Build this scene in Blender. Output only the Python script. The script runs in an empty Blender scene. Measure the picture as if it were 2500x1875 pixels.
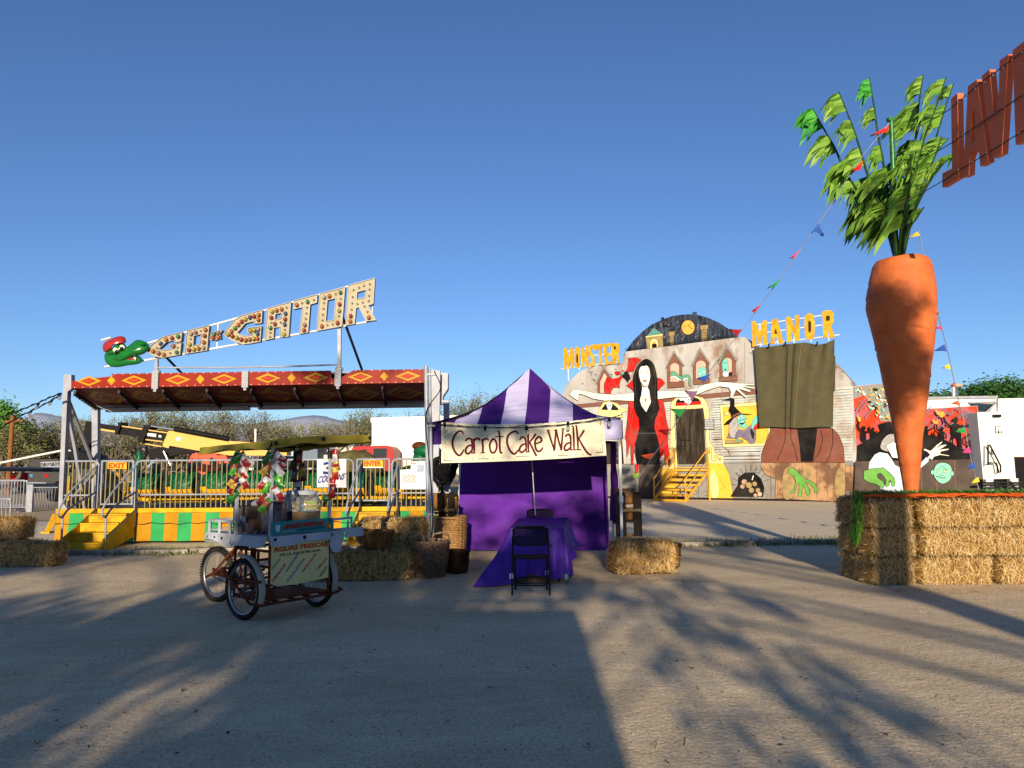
import bpy, bmesh, math, random
from math import sin, cos, pi, radians, sqrt, atan2
from mathutils import Vector as V, Matrix, noise
from mathutils.geometry import tessellate_polygon

sc = bpy.context.scene
COL = sc.collection
# ------------------------------------------------------------------ camera, sky, sun, exposure
F, CX, CY, EYE = 1878.0, 1250.0, 937.5, 1.6
PITCH, ROLL = radians(5.943), radians(-0.4)
cam_data = bpy.data.cameras.new('camera')
cam = bpy.data.objects.new('camera', cam_data); COL.objects.link(cam)
cam_data.sensor_width = 36.0; cam_data.lens = F / 2500 * 36
cam_data.clip_start = 0.05; cam_data.clip_end = 30000
CR = Matrix.Rotation(pi / 2 + PITCH, 3, 'X') @ Matrix.Rotation(ROLL, 3, 'Z')
CP = V((0, 0, EYE))
cam.matrix_world = Matrix.Translation(CP) @ CR.to_4x4()
sc.camera = cam

SUN_EL, SUN_AZ = radians(12.6), radians(1.2)      # sun stands behind the viewer, shadows run away from it
to_sun = V((-sin(SUN_AZ) * cos(SUN_EL), -cos(SUN_AZ) * cos(SUN_EL), sin(SUN_EL)))
world = bpy.data.worlds.new('World'); sc.world = world; world.use_nodes = True
wn = world.node_tree.nodes; wl = world.node_tree.links
bg = wn['Background']; bg.inputs[1].default_value = 0.084
sky = wn.new('ShaderNodeTexSky'); sky.sky_type = 'NISHITA'; sky.sun_disc = False
sky.sun_elevation = SUN_EL; sky.sun_rotation = pi + SUN_AZ
sky.altitude = 1200; sky.air_density = 1.0; sky.dust_density = 0.1; sky.ozone_density = 3.0
tint = wn.new('ShaderNodeMix'); tint.data_type = 'RGBA'; tint.blend_type = 'MULTIPLY'; tint.inputs[0].default_value = 1.0
tint.inputs[7].default_value = (0.76, 0.87, 1.09, 1)          # a clear, dry, deep blue sky
wl.new(sky.outputs[0], tint.inputs[6]); wl.new(tint.outputs[2], bg.inputs[0])
sun_data = bpy.data.lights.new('sun', 'SUN'); sun = bpy.data.objects.new('sun', sun_data); COL.objects.link(sun)
sun_data.energy = 4.9; sun_data.angle = radians(0.53); sun_data.color = (1.0, 0.85, 0.63)
sun.rotation_euler = to_sun.to_track_quat('Z', 'Y').to_euler()
sc.view_settings.view_transform = 'Standard'; sc.view_settings.look = 'None'
sc.view_settings.gamma = 1.0; sc.view_settings.exposure = 0.62
sc.cycles.max_bounces = 6; sc.cycles.transparent_max_bounces = 12
sc.cycles.use_denoising = True

# ------------------------------------------------------------------ pixels of the photograph to points of the place
def ray(px, py):
    return (CR @ V(((px - CX) / F, -(py - CY) / F, -1.0))).normalized()
def at(px, py, Y):
    d = ray(px, py); return CP + d * ((Y - CP.y) / d.y)
def atx(px, py, X):
    d = ray(px, py); return CP + d * ((X - CP.x) / d.x)
def gnd(px, py, z=0.0):
    d = ray(px, py); return CP + d * ((z - CP.z) / d.z)
class Plane:
    def __init__(s, p0, n): s.p0 = V(p0); s.n = V(n).normalized()
    def __call__(s, px, py, off=0.0):
        d = ray(px, py); p0 = s.p0 + s.n * off
        return CP + d * ((p0 - CP).dot(s.n) / d.dot(s.n))
class YPlane(Plane):
    def __init__(s, Y): Plane.__init__(s, (0, Y, 0), (0, -1, 0))
def zoom(x0, y0, k):
    """flat list of numbers read off an enlarged crop -> pixel points"""
    def f(*a):
        if len(a) == 1: a = a[0]
        return [(x0 + a[i] * k, y0 + a[i + 1] * k) for i in range(0, len(a), 2)]
    return f

# ------------------------------------------------------------------ materials
def lin(c):
    if isinstance(c, str):
        c = c.lstrip('#'); c = [int(c[i:i + 2], 16) / 255 for i in (0, 2, 4)]
        return tuple(x / 12.92 if x <= .04045 else ((x + .055) / 1.055) ** 2.4 for x in c)
    return tuple(c)
MATS = {}
def mat(name, color, rough=.6, metal=0.0, var=.15, scale=6.0, bump=0.0, bscale=60.0, spec=.12, color2=None, island=None,
        stain=None, stain_scale=2.0, stain_amt=.5, lo=.46, hi=.66, trans=0.0, alpha=1.0, ior=1.45, stretch=(1, 1, 1), detail=4):
    if name in MATS: return MATS[name]
    m = bpy.data.materials.new(name); m.use_nodes = True
    n, l = m.node_tree.nodes, m.node_tree.links
    b = n['Principled BSDF']
    c = lin(color); c2 = lin(color2) if color2 else tuple(x * (1 - var * 2.2) for x in c)
    b.inputs['Roughness'].default_value = rough; b.inputs['Metallic'].default_value = metal
    b.inputs['Specular IOR Level'].default_value = spec; b.inputs['IOR'].default_value = ior
    if trans: b.inputs['Transmission Weight'].default_value = trans
    tc = n.new('ShaderNodeTexCoord'); mp = n.new('ShaderNodeMapping'); mp.inputs['Scale'].default_value = stretch
    l.new(tc.outputs['Object'], mp.inputs[0])
    nz = n.new('ShaderNodeTexNoise'); nz.inputs['Scale'].default_value = scale; nz.inputs['Detail'].default_value = detail
    l.new(mp.outputs[0], nz.inputs['Vector'])
    cr = n.new('ShaderNodeValToRGB'); cr.color_ramp.elements[0].position = .3; cr.color_ramp.elements[1].position = .7
    cr.color_ramp.elements[0].color = (*c2, 1); cr.color_ramp.elements[1].color = (*c, 1)
    l.new(nz.outputs['Fac'], cr.inputs[0]); out = cr.outputs[0]
    if island:                                   # each blade, leaf or pebble gets its own tone
        g = n.new('ShaderNodeNewGeometry'); ir = n.new('ShaderNodeValToRGB'); els = ir.color_ramp.elements
        while len(els) < len(island): els.new(.5)
        for i, cc in enumerate(island): els[i].position = i / max(1, len(island) - 1); els[i].color = (*lin(cc), 1)
        l.new(g.outputs['Random Per Island'], ir.inputs[0])
        mx = n.new('ShaderNodeMix'); mx.data_type = 'RGBA'; mx.inputs[0].default_value = .75
        l.new(out, mx.inputs[6]); l.new(ir.outputs[0], mx.inputs[7]); out = mx.outputs[2]
    if stain:
        n2 = n.new('ShaderNodeTexNoise'); n2.inputs['Scale'].default_value = stain_scale; n2.inputs['Detail'].default_value = 8
        n2.inputs['Roughness'].default_value = .65; l.new(mp.outputs[0], n2.inputs['Vector'])
        r2 = n.new('ShaderNodeValToRGB'); r2.color_ramp.elements[0].position = lo; r2.color_ramp.elements[1].position = hi
        r2.color_ramp.elements[0].color = (0, 0, 0, 1); r2.color_ramp.elements[1].color = (stain_amt,) * 3 + (1,)
        l.new(n2.outputs['Fac'], r2.inputs[0])
        mx = n.new('ShaderNodeMix'); mx.data_type = 'RGBA'; l.new(r2.outputs[0], mx.inputs[0])
        l.new(out, mx.inputs[6]); mx.inputs[7].default_value = (*lin(stain), 1); out = mx.outputs[2]
    l.new(out, b.inputs['Base Color'])
    if bump:
        n3 = n.new('ShaderNodeTexNoise'); n3.inputs['Scale'].default_value = bscale; n3.inputs['Detail'].default_value = 5
        l.new(mp.outputs[0], n3.inputs['Vector'])
        bp = n.new('ShaderNodeBump'); bp.inputs['Strength'].default_value = bump; bp.inputs['Distance'].default_value = .02
        l.new(n3.outputs['Fac'], bp.inputs['Height']); l.new(bp.outputs[0], b.inputs['Normal'])
    MATS[name] = m
    return m

# ------------------------------------------------------------------ mesh builder
def catmull(pts, closed=False, k=6):
    n = len(pts); out = []
    rng = range(n) if closed else range(n - 1)
    P = [V(p) for p in pts]
    for i in rng:
        p1, p2 = P[i % n], P[(i + 1) % n]
        p0 = P[(i - 1) % n] if closed or i > 0 else p1 * 2 - p2
        p3 = P[(i + 2) % n] if closed or i + 2 < n else p2 * 2 - p1
        for j in range(k):
            t = j / k
            out.append(.5 * ((2 * p1) + (p2 - p0) * t + (2 * p0 - 5 * p1 + 4 * p2 - p3) * t * t + (3 * p1 - p0 - 3 * p2 + p3) * t ** 3))
    if not closed: out.append(P[-1])
    return out
def basis(d, up=(0, 0, 1)):
    d = V(d).normalized(); u = V(up)
    if abs(d.dot(u)) > .98: u = V((1, 0, 0)) if abs(d.x) < .9 else V((0, 1, 0))
    x = d.cross(u).normalized(); return x, d.cross(x).normalized(), d
class MB:
    def __init__(s): s.v = []; s.f = []; s.mi = []; s.sm = []; s.m = 0
    def add(s, vs, fs, m=None, smooth=False):
        o = len(s.v); s.v += [tuple(v) for v in vs]
        m = s.m if m is None else m
        for f in fs: s.f.append([i + o for i in f]); s.mi.append(m); s.sm.append(smooth)
        return s
    def box(s, c, d, R=None, m=None, bev=0.0):
        c = V(c); h = V(d) / 2
        if bev > 0:
            b = min(bev, min(h) * .9); vs = []; 
            for sx in (-1, 1):
                for sy in (-1, 1):
                    for sz in (-1, 1):
                        for k in range(3):
                            q = V((sx * h.x, sy * h.y, sz * h.z))
                            for a in range(3):
                                if a != k: q[a] -= (1 if q[a] > 0 else -1) * b
                            vs.append(q)
            bm = bmesh.new(); [bm.verts.new(q) for q in vs]
            r = bmesh.ops.convex_hull(bm, input=bm.verts); bm.verts.index_update()
            bmesh.ops.dissolve_limit(bm, angle_limit=.05, verts=bm.verts, edges=bm.edges); bm.verts.index_update()
            vs = [v.co.copy() for v in bm.verts]; fs = [[v.index for v in f.verts] for f in bm.faces]; bm.free()
        else:
            vs = [V((x * h.x, y * h.y, z * h.z)) for x in (-1, 1) for y in (-1, 1) for z in (-1, 1)]
            fs = [(0, 1, 3, 2), (4, 6, 7, 5), (0, 4, 5, 1), (2, 3, 7, 6), (0, 2, 6, 4), (1, 5, 7, 3)]
        if R is not None: vs = [R @ v for v in vs]
        return s.add([v + c for v in vs], fs, m)
    def beam(s, p, q, w, h=None, up=(0, 0, 1), m=None):
        p, q = V(p), V(q); h = w if h is None else h
        x, y, d = basis(q - p, up); vs = []
        for e in (p, q): vs += [e - x * w / 2 - y * h / 2, e + x * w / 2 - y * h / 2, e + x * w / 2 + y * h / 2, e - x * w / 2 + y * h / 2]
        return s.add(vs, [(3, 2, 1, 0), (4, 5, 6, 7), (0, 1, 5, 4), (1, 2, 6, 5), (2, 3, 7, 6), (3, 0, 4, 7)], m)
    def tube(s, pts, r, n=8, closed=False, m=None, smooth=True, cap=True):
        P = [V(p) for p in pts]; N = len(P); vs = []; fs = []
        rr = r if isinstance(r, (list, tuple)) else [r] * N
        x0 = None
        for i in range(N):
            if closed: d = P[(i + 1) % N] - P[i - 1]
            else: d = P[min(i + 1, N - 1)] - P[max(i - 1, 0)]
            if d.length < 1e-9: d = V((0, 0, 1))
            d.normalize()
            if x0 is None: x, y, d = basis(d)
            else:
                x = x0 - d * x0.dot(d)
                if x.length < 1e-6: x = basis(d)[0]
                x.normalize(); y = d.cross(x)
            x0 = x
            for j in range(n):
                a = 2 * pi * j / n; vs.append(P[i] + (x * cos(a) + y * sin(a)) * rr[i])
        for i in range(N if closed else N - 1):
            k = (i + 1) % N
            for j in range(n): fs.append((i * n + j, i * n + (j + 1) % n, k * n + (j + 1) % n, k * n + j))
        s.add(vs, fs, m, smooth)
        if cap and not closed:
            s.add(vs[:n], [tuple(reversed(range(n)))], m); s.add(vs[-n:], [tuple(range(n))], m)
        return s
    def lathe(s, prof, n=24, c=(0, 0, 0), m=None, smooth=True, axis=None, fn=None):
        c = V(c); vs = []; fs = []
        if axis is None: X, Y, Z = V((1, 0, 0)), V((0, 1, 0)), V((0, 0, 1))
        else: X, Y, Z = basis(axis)
        for r, z in prof:
            for j in range(n):
                a = 2 * pi * j / n; q = r if fn is None else fn(r, z, a)
                vs.append(c + (X * cos(a) + Y * sin(a)) * q + Z * z)
        for i in range(len(prof) - 1):
            for j in range(n): fs.append((i * n + j, i * n + (j + 1) % n, (i + 1) * n + (j + 1) % n, (i + 1) * n + j))
        return s.add(vs, fs, m, smooth)
    def ell(s, c, r, n=16, k=10, R=None, m=None):
        c = V(c); vs = []; fs = []
        if not isinstance(r, (tuple, list)): r = (r, r, r)
        for i in range(k + 1):
            t = pi * i / k
            for j in range(n):
                a = 2 * pi * j / n; q = V((r[0] * sin(t) * cos(a), r[1] * sin(t) * sin(a), r[2] * cos(t)))
                vs.append(c + (R @ q if R is not None else q))
        for i in range(k):
            for j in range(n): fs.append((i * n + j, (i + 1) * n + j, (i + 1) * n + (j + 1) % n, i * n + (j + 1) % n))
        return s.add(vs, fs, m, True)
    def sheet(s, loops, m=None):
        """flat polygon (first loop outer, others holes) of 3-D points"""
        if not isinstance(loops[0], (list,)): loops = [loops]
        L = [[V(p) for p in lp] for lp in loops]; flat = [p for lp in L for p in lp]
        tr = tessellate_polygon(L)
        fs = []
        for t in tr:
            a, b, c = (flat[i] for i in t)
            nn = (b - a).cross(c - a)
            if nn.length < 1e-12: continue
            fs.append(tuple(t) if nn.dot(a - CP) < 0 else tuple(reversed(t)))
        return s.add(flat, fs, m)
    def prism(s, loops, ext, m=None, mside=None):
        """sheet + the same moved by ext + walls between"""
        if not isinstance(loops[0], (list,)): loops = [loops]
        ext = V(ext); s.sheet(loops, m); s.sheet([[V(p) + ext for p in lp] for lp in loops], m if mside is None else mside)
        for lp in loops:
            n = len(lp); vs = [V(p) for p in lp] + [V(p) + ext for p in lp]
            s.add(vs, [(i, (i + 1) % n, n + (i + 1) % n, n + i) for i in range(n)], m if mside is None else mside)
        return s
    def grid(s, fn, nu, nv, m=None, smooth=True, mfn=None):
        vs = [fn(i / nu, j / nv) for j in range(nv + 1) for i in range(nu + 1)]
        o = len(s.v); s.v += [tuple(v) for v in vs]; w = nu + 1
        for j in range(nv):
            for i in range(nu):
                s.f.append([o + j * w + i, o + j * w + i + 1, o + (j + 1) * w + i + 1, o + (j + 1) * w + i])
                s.mi.append(mfn((i + .5) / nu, (j + .5) / nv) if mfn else (s.m if m is None else m)); s.sm.append(smooth)
        return s
    def ribbon(s, pts, w, fn, m=None):
        """stroke of pixel width w along pixel points, put on a surface by fn(px, py)"""
        P = [V((p[0], p[1])) for p in pts]; N = len(P); vs = []
        ww = w if isinstance(w, (list, tuple)) else [w] * N
        for i in range(N):
            d = P[min(i + 1, N - 1)] - P[max(i - 1, 0)]
            if d.length < 1e-9: d = V((1, 0))
            d.normalize(); q = V((-d.y, d.x)) * ww[i] / 2
            vs += [fn(*(P[i] + q)), fn(*(P[i] - q))]
        return s.add(vs, [(2 * i, 2 * i + 1, 2 * i + 3, 2 * i + 2) for i in range(N - 1)], m)
    def text(s, body, corners, m=None, bold=0.0, shear=0.0, ext=0.0, res=3):
        """writing stretched into the 3-D quadrilateral top-left, top-right, bottom-right, bottom-left"""
        cu = bpy.data.curves.new('writing', 'FONT'); cu.body = body; cu.offset = bold; cu.shear = shear; cu.resolution_u = res
        ob = bpy.data.objects.new('writing', cu); COL.objects.link(ob)
        dg = bpy.context.evaluated_depsgraph_get(); me = bpy.data.meshes.new_from_object(ob.evaluated_get(dg))
        vs = [v.co.copy() for v in me.vertices]; fs = [list(p.vertices) for p in me.polygons]
        bpy.data.objects.remove(ob); bpy.data.curves.remove(cu); bpy.data.meshes.remove(me)
        if not vs: return s
        x0, x1 = min(v.x for v in vs), max(v.x for v in vs); y0, y1 = min(v.y for v in vs), max(v.y for v in vs)
        A, B, C, D = (V(q) for q in corners); out = []
        for v in vs:
            u = (v.x - x0) / (x1 - x0); t = (v.y - y0) / (y1 - y0)
            out.append((D.lerp(C, u)).lerp(A.lerp(B, u), t))
        return s.add(out, fs, m)
    def build(s, name, mats, parent=None, local=False):
        me = bpy.data.meshes.new(name)
        vs = s.v
        if parent is not None and not local:
            W = wm(parent).inverted(); vs = [tuple(W @ V(v)) for v in vs]
        me.from_pydata(vs, [], s.f)
        if not isinstance(mats, (list, tuple)): mats = [mats]
        for q in mats: me.materials.append(q)
        me.polygons.foreach_set('material_index', s.mi); me.polygons.foreach_set('use_smooth', s.sm)
        me.update()
        o = bpy.data.objects.new(name, me); COL.objects.link(o)
        if parent is not None: o.parent = parent
        return o
def wm(o):
    m = Matrix.Translation(o.location) @ o.rotation_euler.to_matrix().to_4x4() @ Matrix.Diagonal((*o.scale, 1))
    return wm(o.parent) @ m if o.parent else m
def tag(o, label=None, cat=None, group=None, kind=None):
    if label: o['label'] = label
    if cat: o['category'] = cat
    if group: o['group'] = group
    if kind: o['kind'] = kind
    return o
def thing(name, label, cat, loc=(0, 0, 0), rz=0.0, group=None):
    o = bpy.data.objects.new(name, None); COL.objects.link(o); o.empty_display_size = .2
    o.location = loc; o.rotation_euler = (0, 0, rz)
    return tag(o, label, cat, group)
def part(name, mats, parent, fn, local=False):
    b = MB(); fn(b); return b.build(name, mats, parent, local)
def dup(root, loc=None, rz=None, label=None, group=None, scale=None, parent=None):
    c = root.copy(); COL.objects.link(c)
    if parent is not None: c.parent = parent
    if loc is not None: c.location = loc
    if rz is not None: c.rotation_euler = (0, 0, rz)
    if scale is not None: c.scale = scale if isinstance(scale, (tuple, list)) else (scale,) * 3
    if label: c['label'] = label
    if group: c['group'] = group
    for ch in list(root.children): dup(ch, parent=c)
    return c
def lerp(a, b, t): return a + (b - a) * t
# ------------------------------------------------------------------ ground, pavement, kerb, hills
R = random.Random(7)
def ground_mat(name, ca, cb, cc, fine=1.0):
    m = bpy.data.materials.new(name); m.use_nodes = True
    n, l = m.node_tree.nodes, m.node_tree.links; b = n['Principled BSDF']
    b.inputs['Roughness'].default_value = .95; b.inputs['Specular IOR Level'].default_value = .1
    tc = n.new('ShaderNodeTexCoord')
    def nz(sc_, det=5, rough=.6, st=(1, 1, 1)):
        mp = n.new('ShaderNodeMapping'); mp.inputs['Scale'].default_value = st; l.new(tc.outputs['Object'], mp.inputs[0])
        q = n.new('ShaderNodeTexNoise'); q.inputs['Scale'].default_value = sc_; q.inputs['Detail'].default_value = det
        q.inputs['Roughness'].default_value = rough; l.new(mp.outputs[0], q.inputs['Vector']); return q.outputs['Fac']
    def ramp(f, p0, c0, p1, c1):
        r = n.new('ShaderNodeValToRGB'); e = r.color_ramp.elements
        e[0].position = p0; e[1].position = p1; e[0].color = (*lin(c0), 1); e[1].color = (*lin(c1), 1); l.new(f, r.inputs[0]); return r.outputs[0]
    def mix(f, a, bb):
        x = n.new('ShaderNodeMix'); x.data_type = 'RGBA'
        if isinstance(f, float): x.inputs[0].default_value = f
        else: l.new(f, x.inputs[0])
        l.new(a, x.inputs[6]); l.new(bb, x.inputs[7]); return x.outputs[2]
    base = ramp(nz(.45, 6, .6, (1, 2.2, 1)), .35, ca, .65, cb)
    mid = ramp(nz(5, 6, .7, (.6, 1.6, 1)), .35, cc, .7, cb)
    c = mix(.4, base, mid)
    speck = ramp(nz(38 * fine, 5, .8), .41, '#5f564e', .56, '#ffffff')
    x = n.new('ShaderNodeMix'); x.data_type = 'RGBA'; x.blend_type = 'MULTIPLY'; x.inputs[0].default_value = .38
    l.new(c, x.inputs[6]); l.new(speck, x.inputs[7])
    l.new(x.outputs[2], b.inputs['Base Color'])
    add = None; nrm = None
    for sc_, det, d, st in ((1.6, 4, .02, (1, 1, 1)), (8, 5, .010, (1, 1, 1)), (26, 5, .013, (1, 1, 1)), (80, 3, .007, (1, 1, 1))):
        bp = n.new('ShaderNodeBump'); bp.inputs['Strength'].default_value = .8; bp.inputs['Distance'].default_value = d * fine
        l.new(nz(sc_, det, .6, st), bp.inputs['Height'])
        if nrm is not None: l.new(nrm, bp.inputs['Normal'])
        nrm = bp.outputs[0]
    l.new(nrm, b.inputs['Normal'])
    return m
m_dirt = ground_mat('packed_dirt', '#d3bc98', '#f0dab6', '#bfa783')
m_pave = ground_mat('worn_pavement', '#e6d2b2', '#f2e0c2', '#d6c09f', .5)
m_lot = ground_mat('pale_lot', '#b9a184', '#c9b08f', '#a8917a', .6)
g = MB(); g.sheet([[V((-6000, -200, 0)), V((6000, -200, 0)), V((6000, 9000, 0)), V((-6000, 9000, 0))]])
tag(g.build('ground', m_dirt), kind='structure')
def kerb_y(x): return 14.95 + .072 * x
g = MB(); g.sheet([[V((-45, kerb_y(-45) + .1, .004)), V((45, kerb_y(45) + .1, .004)), V((45, 60, .004)), V((-45, 60, .004))]])
tag(g.build('pavement', m_pave), kind='structure')
g = MB(); g.sheet([[V((-60, 23, .008)), V((-2, 23, .008)), V((2, 70, .008)), V((-80, 70, .008))]])
tag(g.build('dirt_road', m_lot), kind='structure')
m_conc = mat('kerb_concrete', '#a89f93', .9, var=.2, scale=9, bump=.4, bscale=70, stain='#5c5348', stain_scale=3, stain_amt=.6)
b = MB()
for i in range(22):                               # kerb stones, each a little out of line
    x0 = -22 + i * 2.0; z = .085 + R.uniform(-.012, .012); dy = R.uniform(-.02, .02)
    b.beam((x0 + .01, kerb_y(x0) + dy, z / 2 - .02), (x0 + 1.99, kerb_y(x0 + 2) + dy, z / 2 - .02), .16, z + .04)
tag(b.build('kerb_strip', m_conc), kind='structure')
# weeds and grass on the strip behind and before the kerb
m_grass = mat('weed_green', '#4d5f2c', .8, island=['#2f3d1b', '#566a2e', '#7c7f45', '#9c8f5c'], var=.2)
def blade(b, p, d, L, w, m=None):
    x = V((-d.y, d.x, 0)); x = x.normalized() if x.length > 1e-6 else V((1, 0, 0))
    q = p + d * L; mid = p + d * L * .55 + V((0, 0, L * .12))
    b.add([p - x * w, p + x * w, mid + x * w * .8, mid - x * w * .8, q], [(0, 1, 2, 3), (3, 2, 4)], m)
b = MB()
for i in range(15000):
    x = R.uniform(-9.8, 8.5)
    k = noise.noise(V((x * .55, 3.1, 0))) + .35 * noise.noise(V((x * 2.1, 9, 0)))
    lush = 1.15 if x > 2.4 else (.85 if x < -3.5 else .25)
    if R.random() > .25 * lush + .75 * max(0, k) * lush: continue
    y = kerb_y(x) + (R.gauss(.42, .28) if R.random() < .62 else R.gauss(-.2, .12))
    d = V((R.gauss(0, .55), R.gauss(0, .55), 1)).normalized()
    blade(b, V((x, y, 0)), d, R.uniform(.03, .11) * (1.3 if x > 2.4 else 1), R.uniform(.004, .010))
tag(b.build('grass_tufts', m_grass), kind='stuff')
# pebbles and loose straw on the dirt
m_peb = mat('pebble', '#8d8076', .9, island=['#4d443d', '#8b7d70', '#b5a696', '#5d534b'])
b = MB()
for i in range(5200):
    d = 2.6 + 11.5 * R.random() ** 1.35; x = R.uniform(-.78, .78) * d
    r = R.uniform(.003, .008) * (1.7 if R.random() < .06 else 1); p = V((x, d, r * .3))
    q = [p + V((R.uniform(.7, 1.2) * r * cos(a), R.uniform(.7, 1.2) * r * sin(a), 0)) for a in (0, 1.57, 3.14, 4.71)]
    b.add(q + [p + V((0, 0, r * R.uniform(.5, .9)))], [(0, 1, 4), (1, 2, 4), (2, 3, 4), (3, 0, 4)])
tag(b.build('pebbles', m_peb), kind='stuff')
STRAW = ['#6b4a22', '#a67c3f', '#c39a58', '#d9b878', '#e8cf98']
m_straw = mat('straw', '#c49a58', .75, island=STRAW, var=.12, scale=3, spec=.3)
b = MB()
for i in range(1700):
    if R.random() < .68:
        cx, cy, s_ = R.choice([(4.7, 9.8, .5), (5.6, 9.75, .6), (2.2, 10.7, .5), (-1.9, 10.2, .6), (-2.6, 10.2, .5), (-7.8, 13.0, .8), (1.5, 10.7, .4)])
        x, y = R.gauss(cx, s_), R.gauss(cy, s_ * .35)
    else:
        y = 3 + 11 * R.random() ** 1.2; x = R.uniform(-.75, .75) * y
    a = R.uniform(0, pi); L = R.uniform(.02, .09); d = V((cos(a), sin(a), 0)); n_ = V((-d.y, d.x, 0)) * R.uniform(.002, .004)
    p = V((x, y, .006)); q = p + d * L + V((0, 0, R.uniform(0, .012)))
    b.add([p - n_, p + n_, q + n_, q - n_], [(0, 1, 2, 3)])
tag(b.build('loose_straw', m_straw), kind='stuff')
m_lit = mat('dry_leaf', '#3a2a1c', .9, island=['#1d1611', '#4a3522', '#6b4d2e', '#2a211a'])
b = MB()
for i in range(420):                              # dry leaves, twigs and crumbs of dirt
    y = 3 + 11.5 * R.random() ** 1.15; x = R.uniform(-.75, .75) * y; a = R.uniform(0, 2 * pi); L = R.uniform(.008, .026); d = V((cos(a), sin(a), 0)); n_ = V((-d.y, d.x, 0)) * L * R.uniform(.25, .5); p = V((x, y, .005))
    if R.random() < .18: L = R.uniform(.04, .12); n_ = n_.normalized() * .002
    b.add([p - d * L, p - n_ + V((0, 0, .006)), p + d * L + V((0, 0, R.uniform(0, .012))), p + n_ + V((0, 0, .004))], [(0, 1, 2, 3)])
tag(b.build('leaf_litter', m_lit), kind='stuff')
# far hills
m_hill = mat('hill_rock', '#9aa5bd', .95, var=.10, scale=.004, stain='#b3a394', stain_scale=.003, stain_amt=.6)  # blue distance haze and tan sunlit patches are put into the colour
def hill(name, x0, x1, Y, prof, seed):
    b = MB(); n = 60
    def h(t):
        i = min(int(t * (len(prof) - 1)), len(prof) - 2); f = t * (len(prof) - 1) - i; f = f * f * (3 - 2 * f)
        return prof[i] + (prof[i + 1] - prof[i]) * f
    def fn(u, v):
        z = h(u) * (1 - abs(v * 2 - 1)) ** .7 if 0 < v < 1 else -5
        return V((lerp(x0, x1, u), Y + (v - .5) * 1600, max(-5, z + 14 * noise.fractal(V((u * 14, v * 6, seed)), 1, 2, 4) * (z > 0))))
    b.grid(fn, 90, 16); tag(b.build(name, m_hill), kind='structure')
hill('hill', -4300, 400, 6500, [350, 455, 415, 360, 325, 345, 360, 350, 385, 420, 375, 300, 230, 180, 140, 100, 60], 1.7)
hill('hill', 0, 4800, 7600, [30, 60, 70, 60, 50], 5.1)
# ------------------------------------------------------------------ the small coaster and its station
YR = 16.3; PR = YPlane(YR)
m_alu = mat('aluminium', '#9c9ea8', .5, .1, var=.10, scale=5, stain='#7d7a78', stain_amt=.35)
m_galv = mat('galvanised_tube', '#959aa5', .45, .15, var=.12, scale=8)
m_plate = mat('tread_plate', '#a9aaae', .45, .3, var=.2, scale=60, bump=.5, bscale=120)
m_fred = mat('fascia_red', '#8c2414', .45, var=.12, scale=2.5, stain='#7c2013', stain_scale=1.5, stain_amt=.5)
m_fyel = mat('fascia_yellow', '#bb881b', .45, var=.08, scale=3)
m_fwht = mat('bolt_white', '#e8e3da', .5)
m_soff = mat('soffit_maroon', '#84241a', .5, var=.18, scale=2)
m_soffy = mat('soffit_yellow', '#a87f1f', .5, var=.15, scale=3)
m_dark = mat('dark_steel', '#26262a', .5, .3, var=.2, scale=9)
m_yel = mat('ride_yellow', '#d9a81f', .5, var=.15, scale=4, stain='#6b4c1c', stain_scale=3.5, stain_amt=.6)
m_skY = mat('skirt_yellow', '#b98418', .7, var=.12, scale=2.2, stain='#8f5f18', stain_scale=2.4, stain_amt=.45, bump=.25, bscale=7)
m_skG = mat('skirt_green', '#339a56', .7, var=.12, scale=2.2, stain='#2a6b40', stain_scale=2.4, stain_amt=.4, bump=.25, bscale=7)
m_deck = mat('deck_plank', '#7d7467', .8, var=.25, scale=5, stretch=(1, 8, 1))
m_fbar = mat('rail_bar_cream', '#948a60', .5, var=.12, scale=12)
m_white = mat('white_paint', '#d9d7d2', .5, var=.06, scale=5, stain='#8f8b84', stain_amt=.3)
zA = zoom(120, 650, .27125); zB = zoom(620, 650, .27130); zC = zoom(0, 900, .30139); zD = zoom(400, 1000, .33149)
zE = zoom(820, 1080, .21700); zG = zoom(530, 660, .18535)
DECK = .66; XL = at(140, 1246, YR).x; XRr = at(1100, 1240, YR).x; YB = YR + 2.35

ride = thing('ride_station', 'small coaster station with red and yellow canopy and a green and yellow striped skirt', 'ride station', (XL, YR, 0))
part('deck', m_deck, ride, lambda b: b.box(((XL + XRr) / 2, YR + 2.6, DECK - .05), (XRr - XL, 5.1, .1)))
def skirt(b):
    n = 29; w = (XRr - XL) / n
    for i in range(n):
        a, c = XL + i * w, XL + (i + 1) * w; ph = i * 1.7
        f = lambda u, v: V((lerp(a, c, u), YR - .03 - .035 * v + .022 * sin((lerp(a, c, u)) * 5 + 1.5 * v) * v + .014 * sin(lerp(a, c, u) * 13), lerp(DECK - .02, .06, v)))
        b.grid(f, 4, 5, m=i % 2)
part('skirt', [m_skY, m_skG], ride, skirt)
def cord(b):
    pts = [(lerp(XL, XRr, i / 150), YR - .075, .42 + .012 * sin(i * .9) + .008 * sin(i * .37)) for i in range(151)]
    b.tube(pts, .006, 4)
part('cord', m_dark, ride, cord)
part('edge_beam', m_yel, ride, lambda b: b.beam((XL, YR - .02, DECK + .03), (XRr, YR - .02, DECK + .03), .09, .09))
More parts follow.
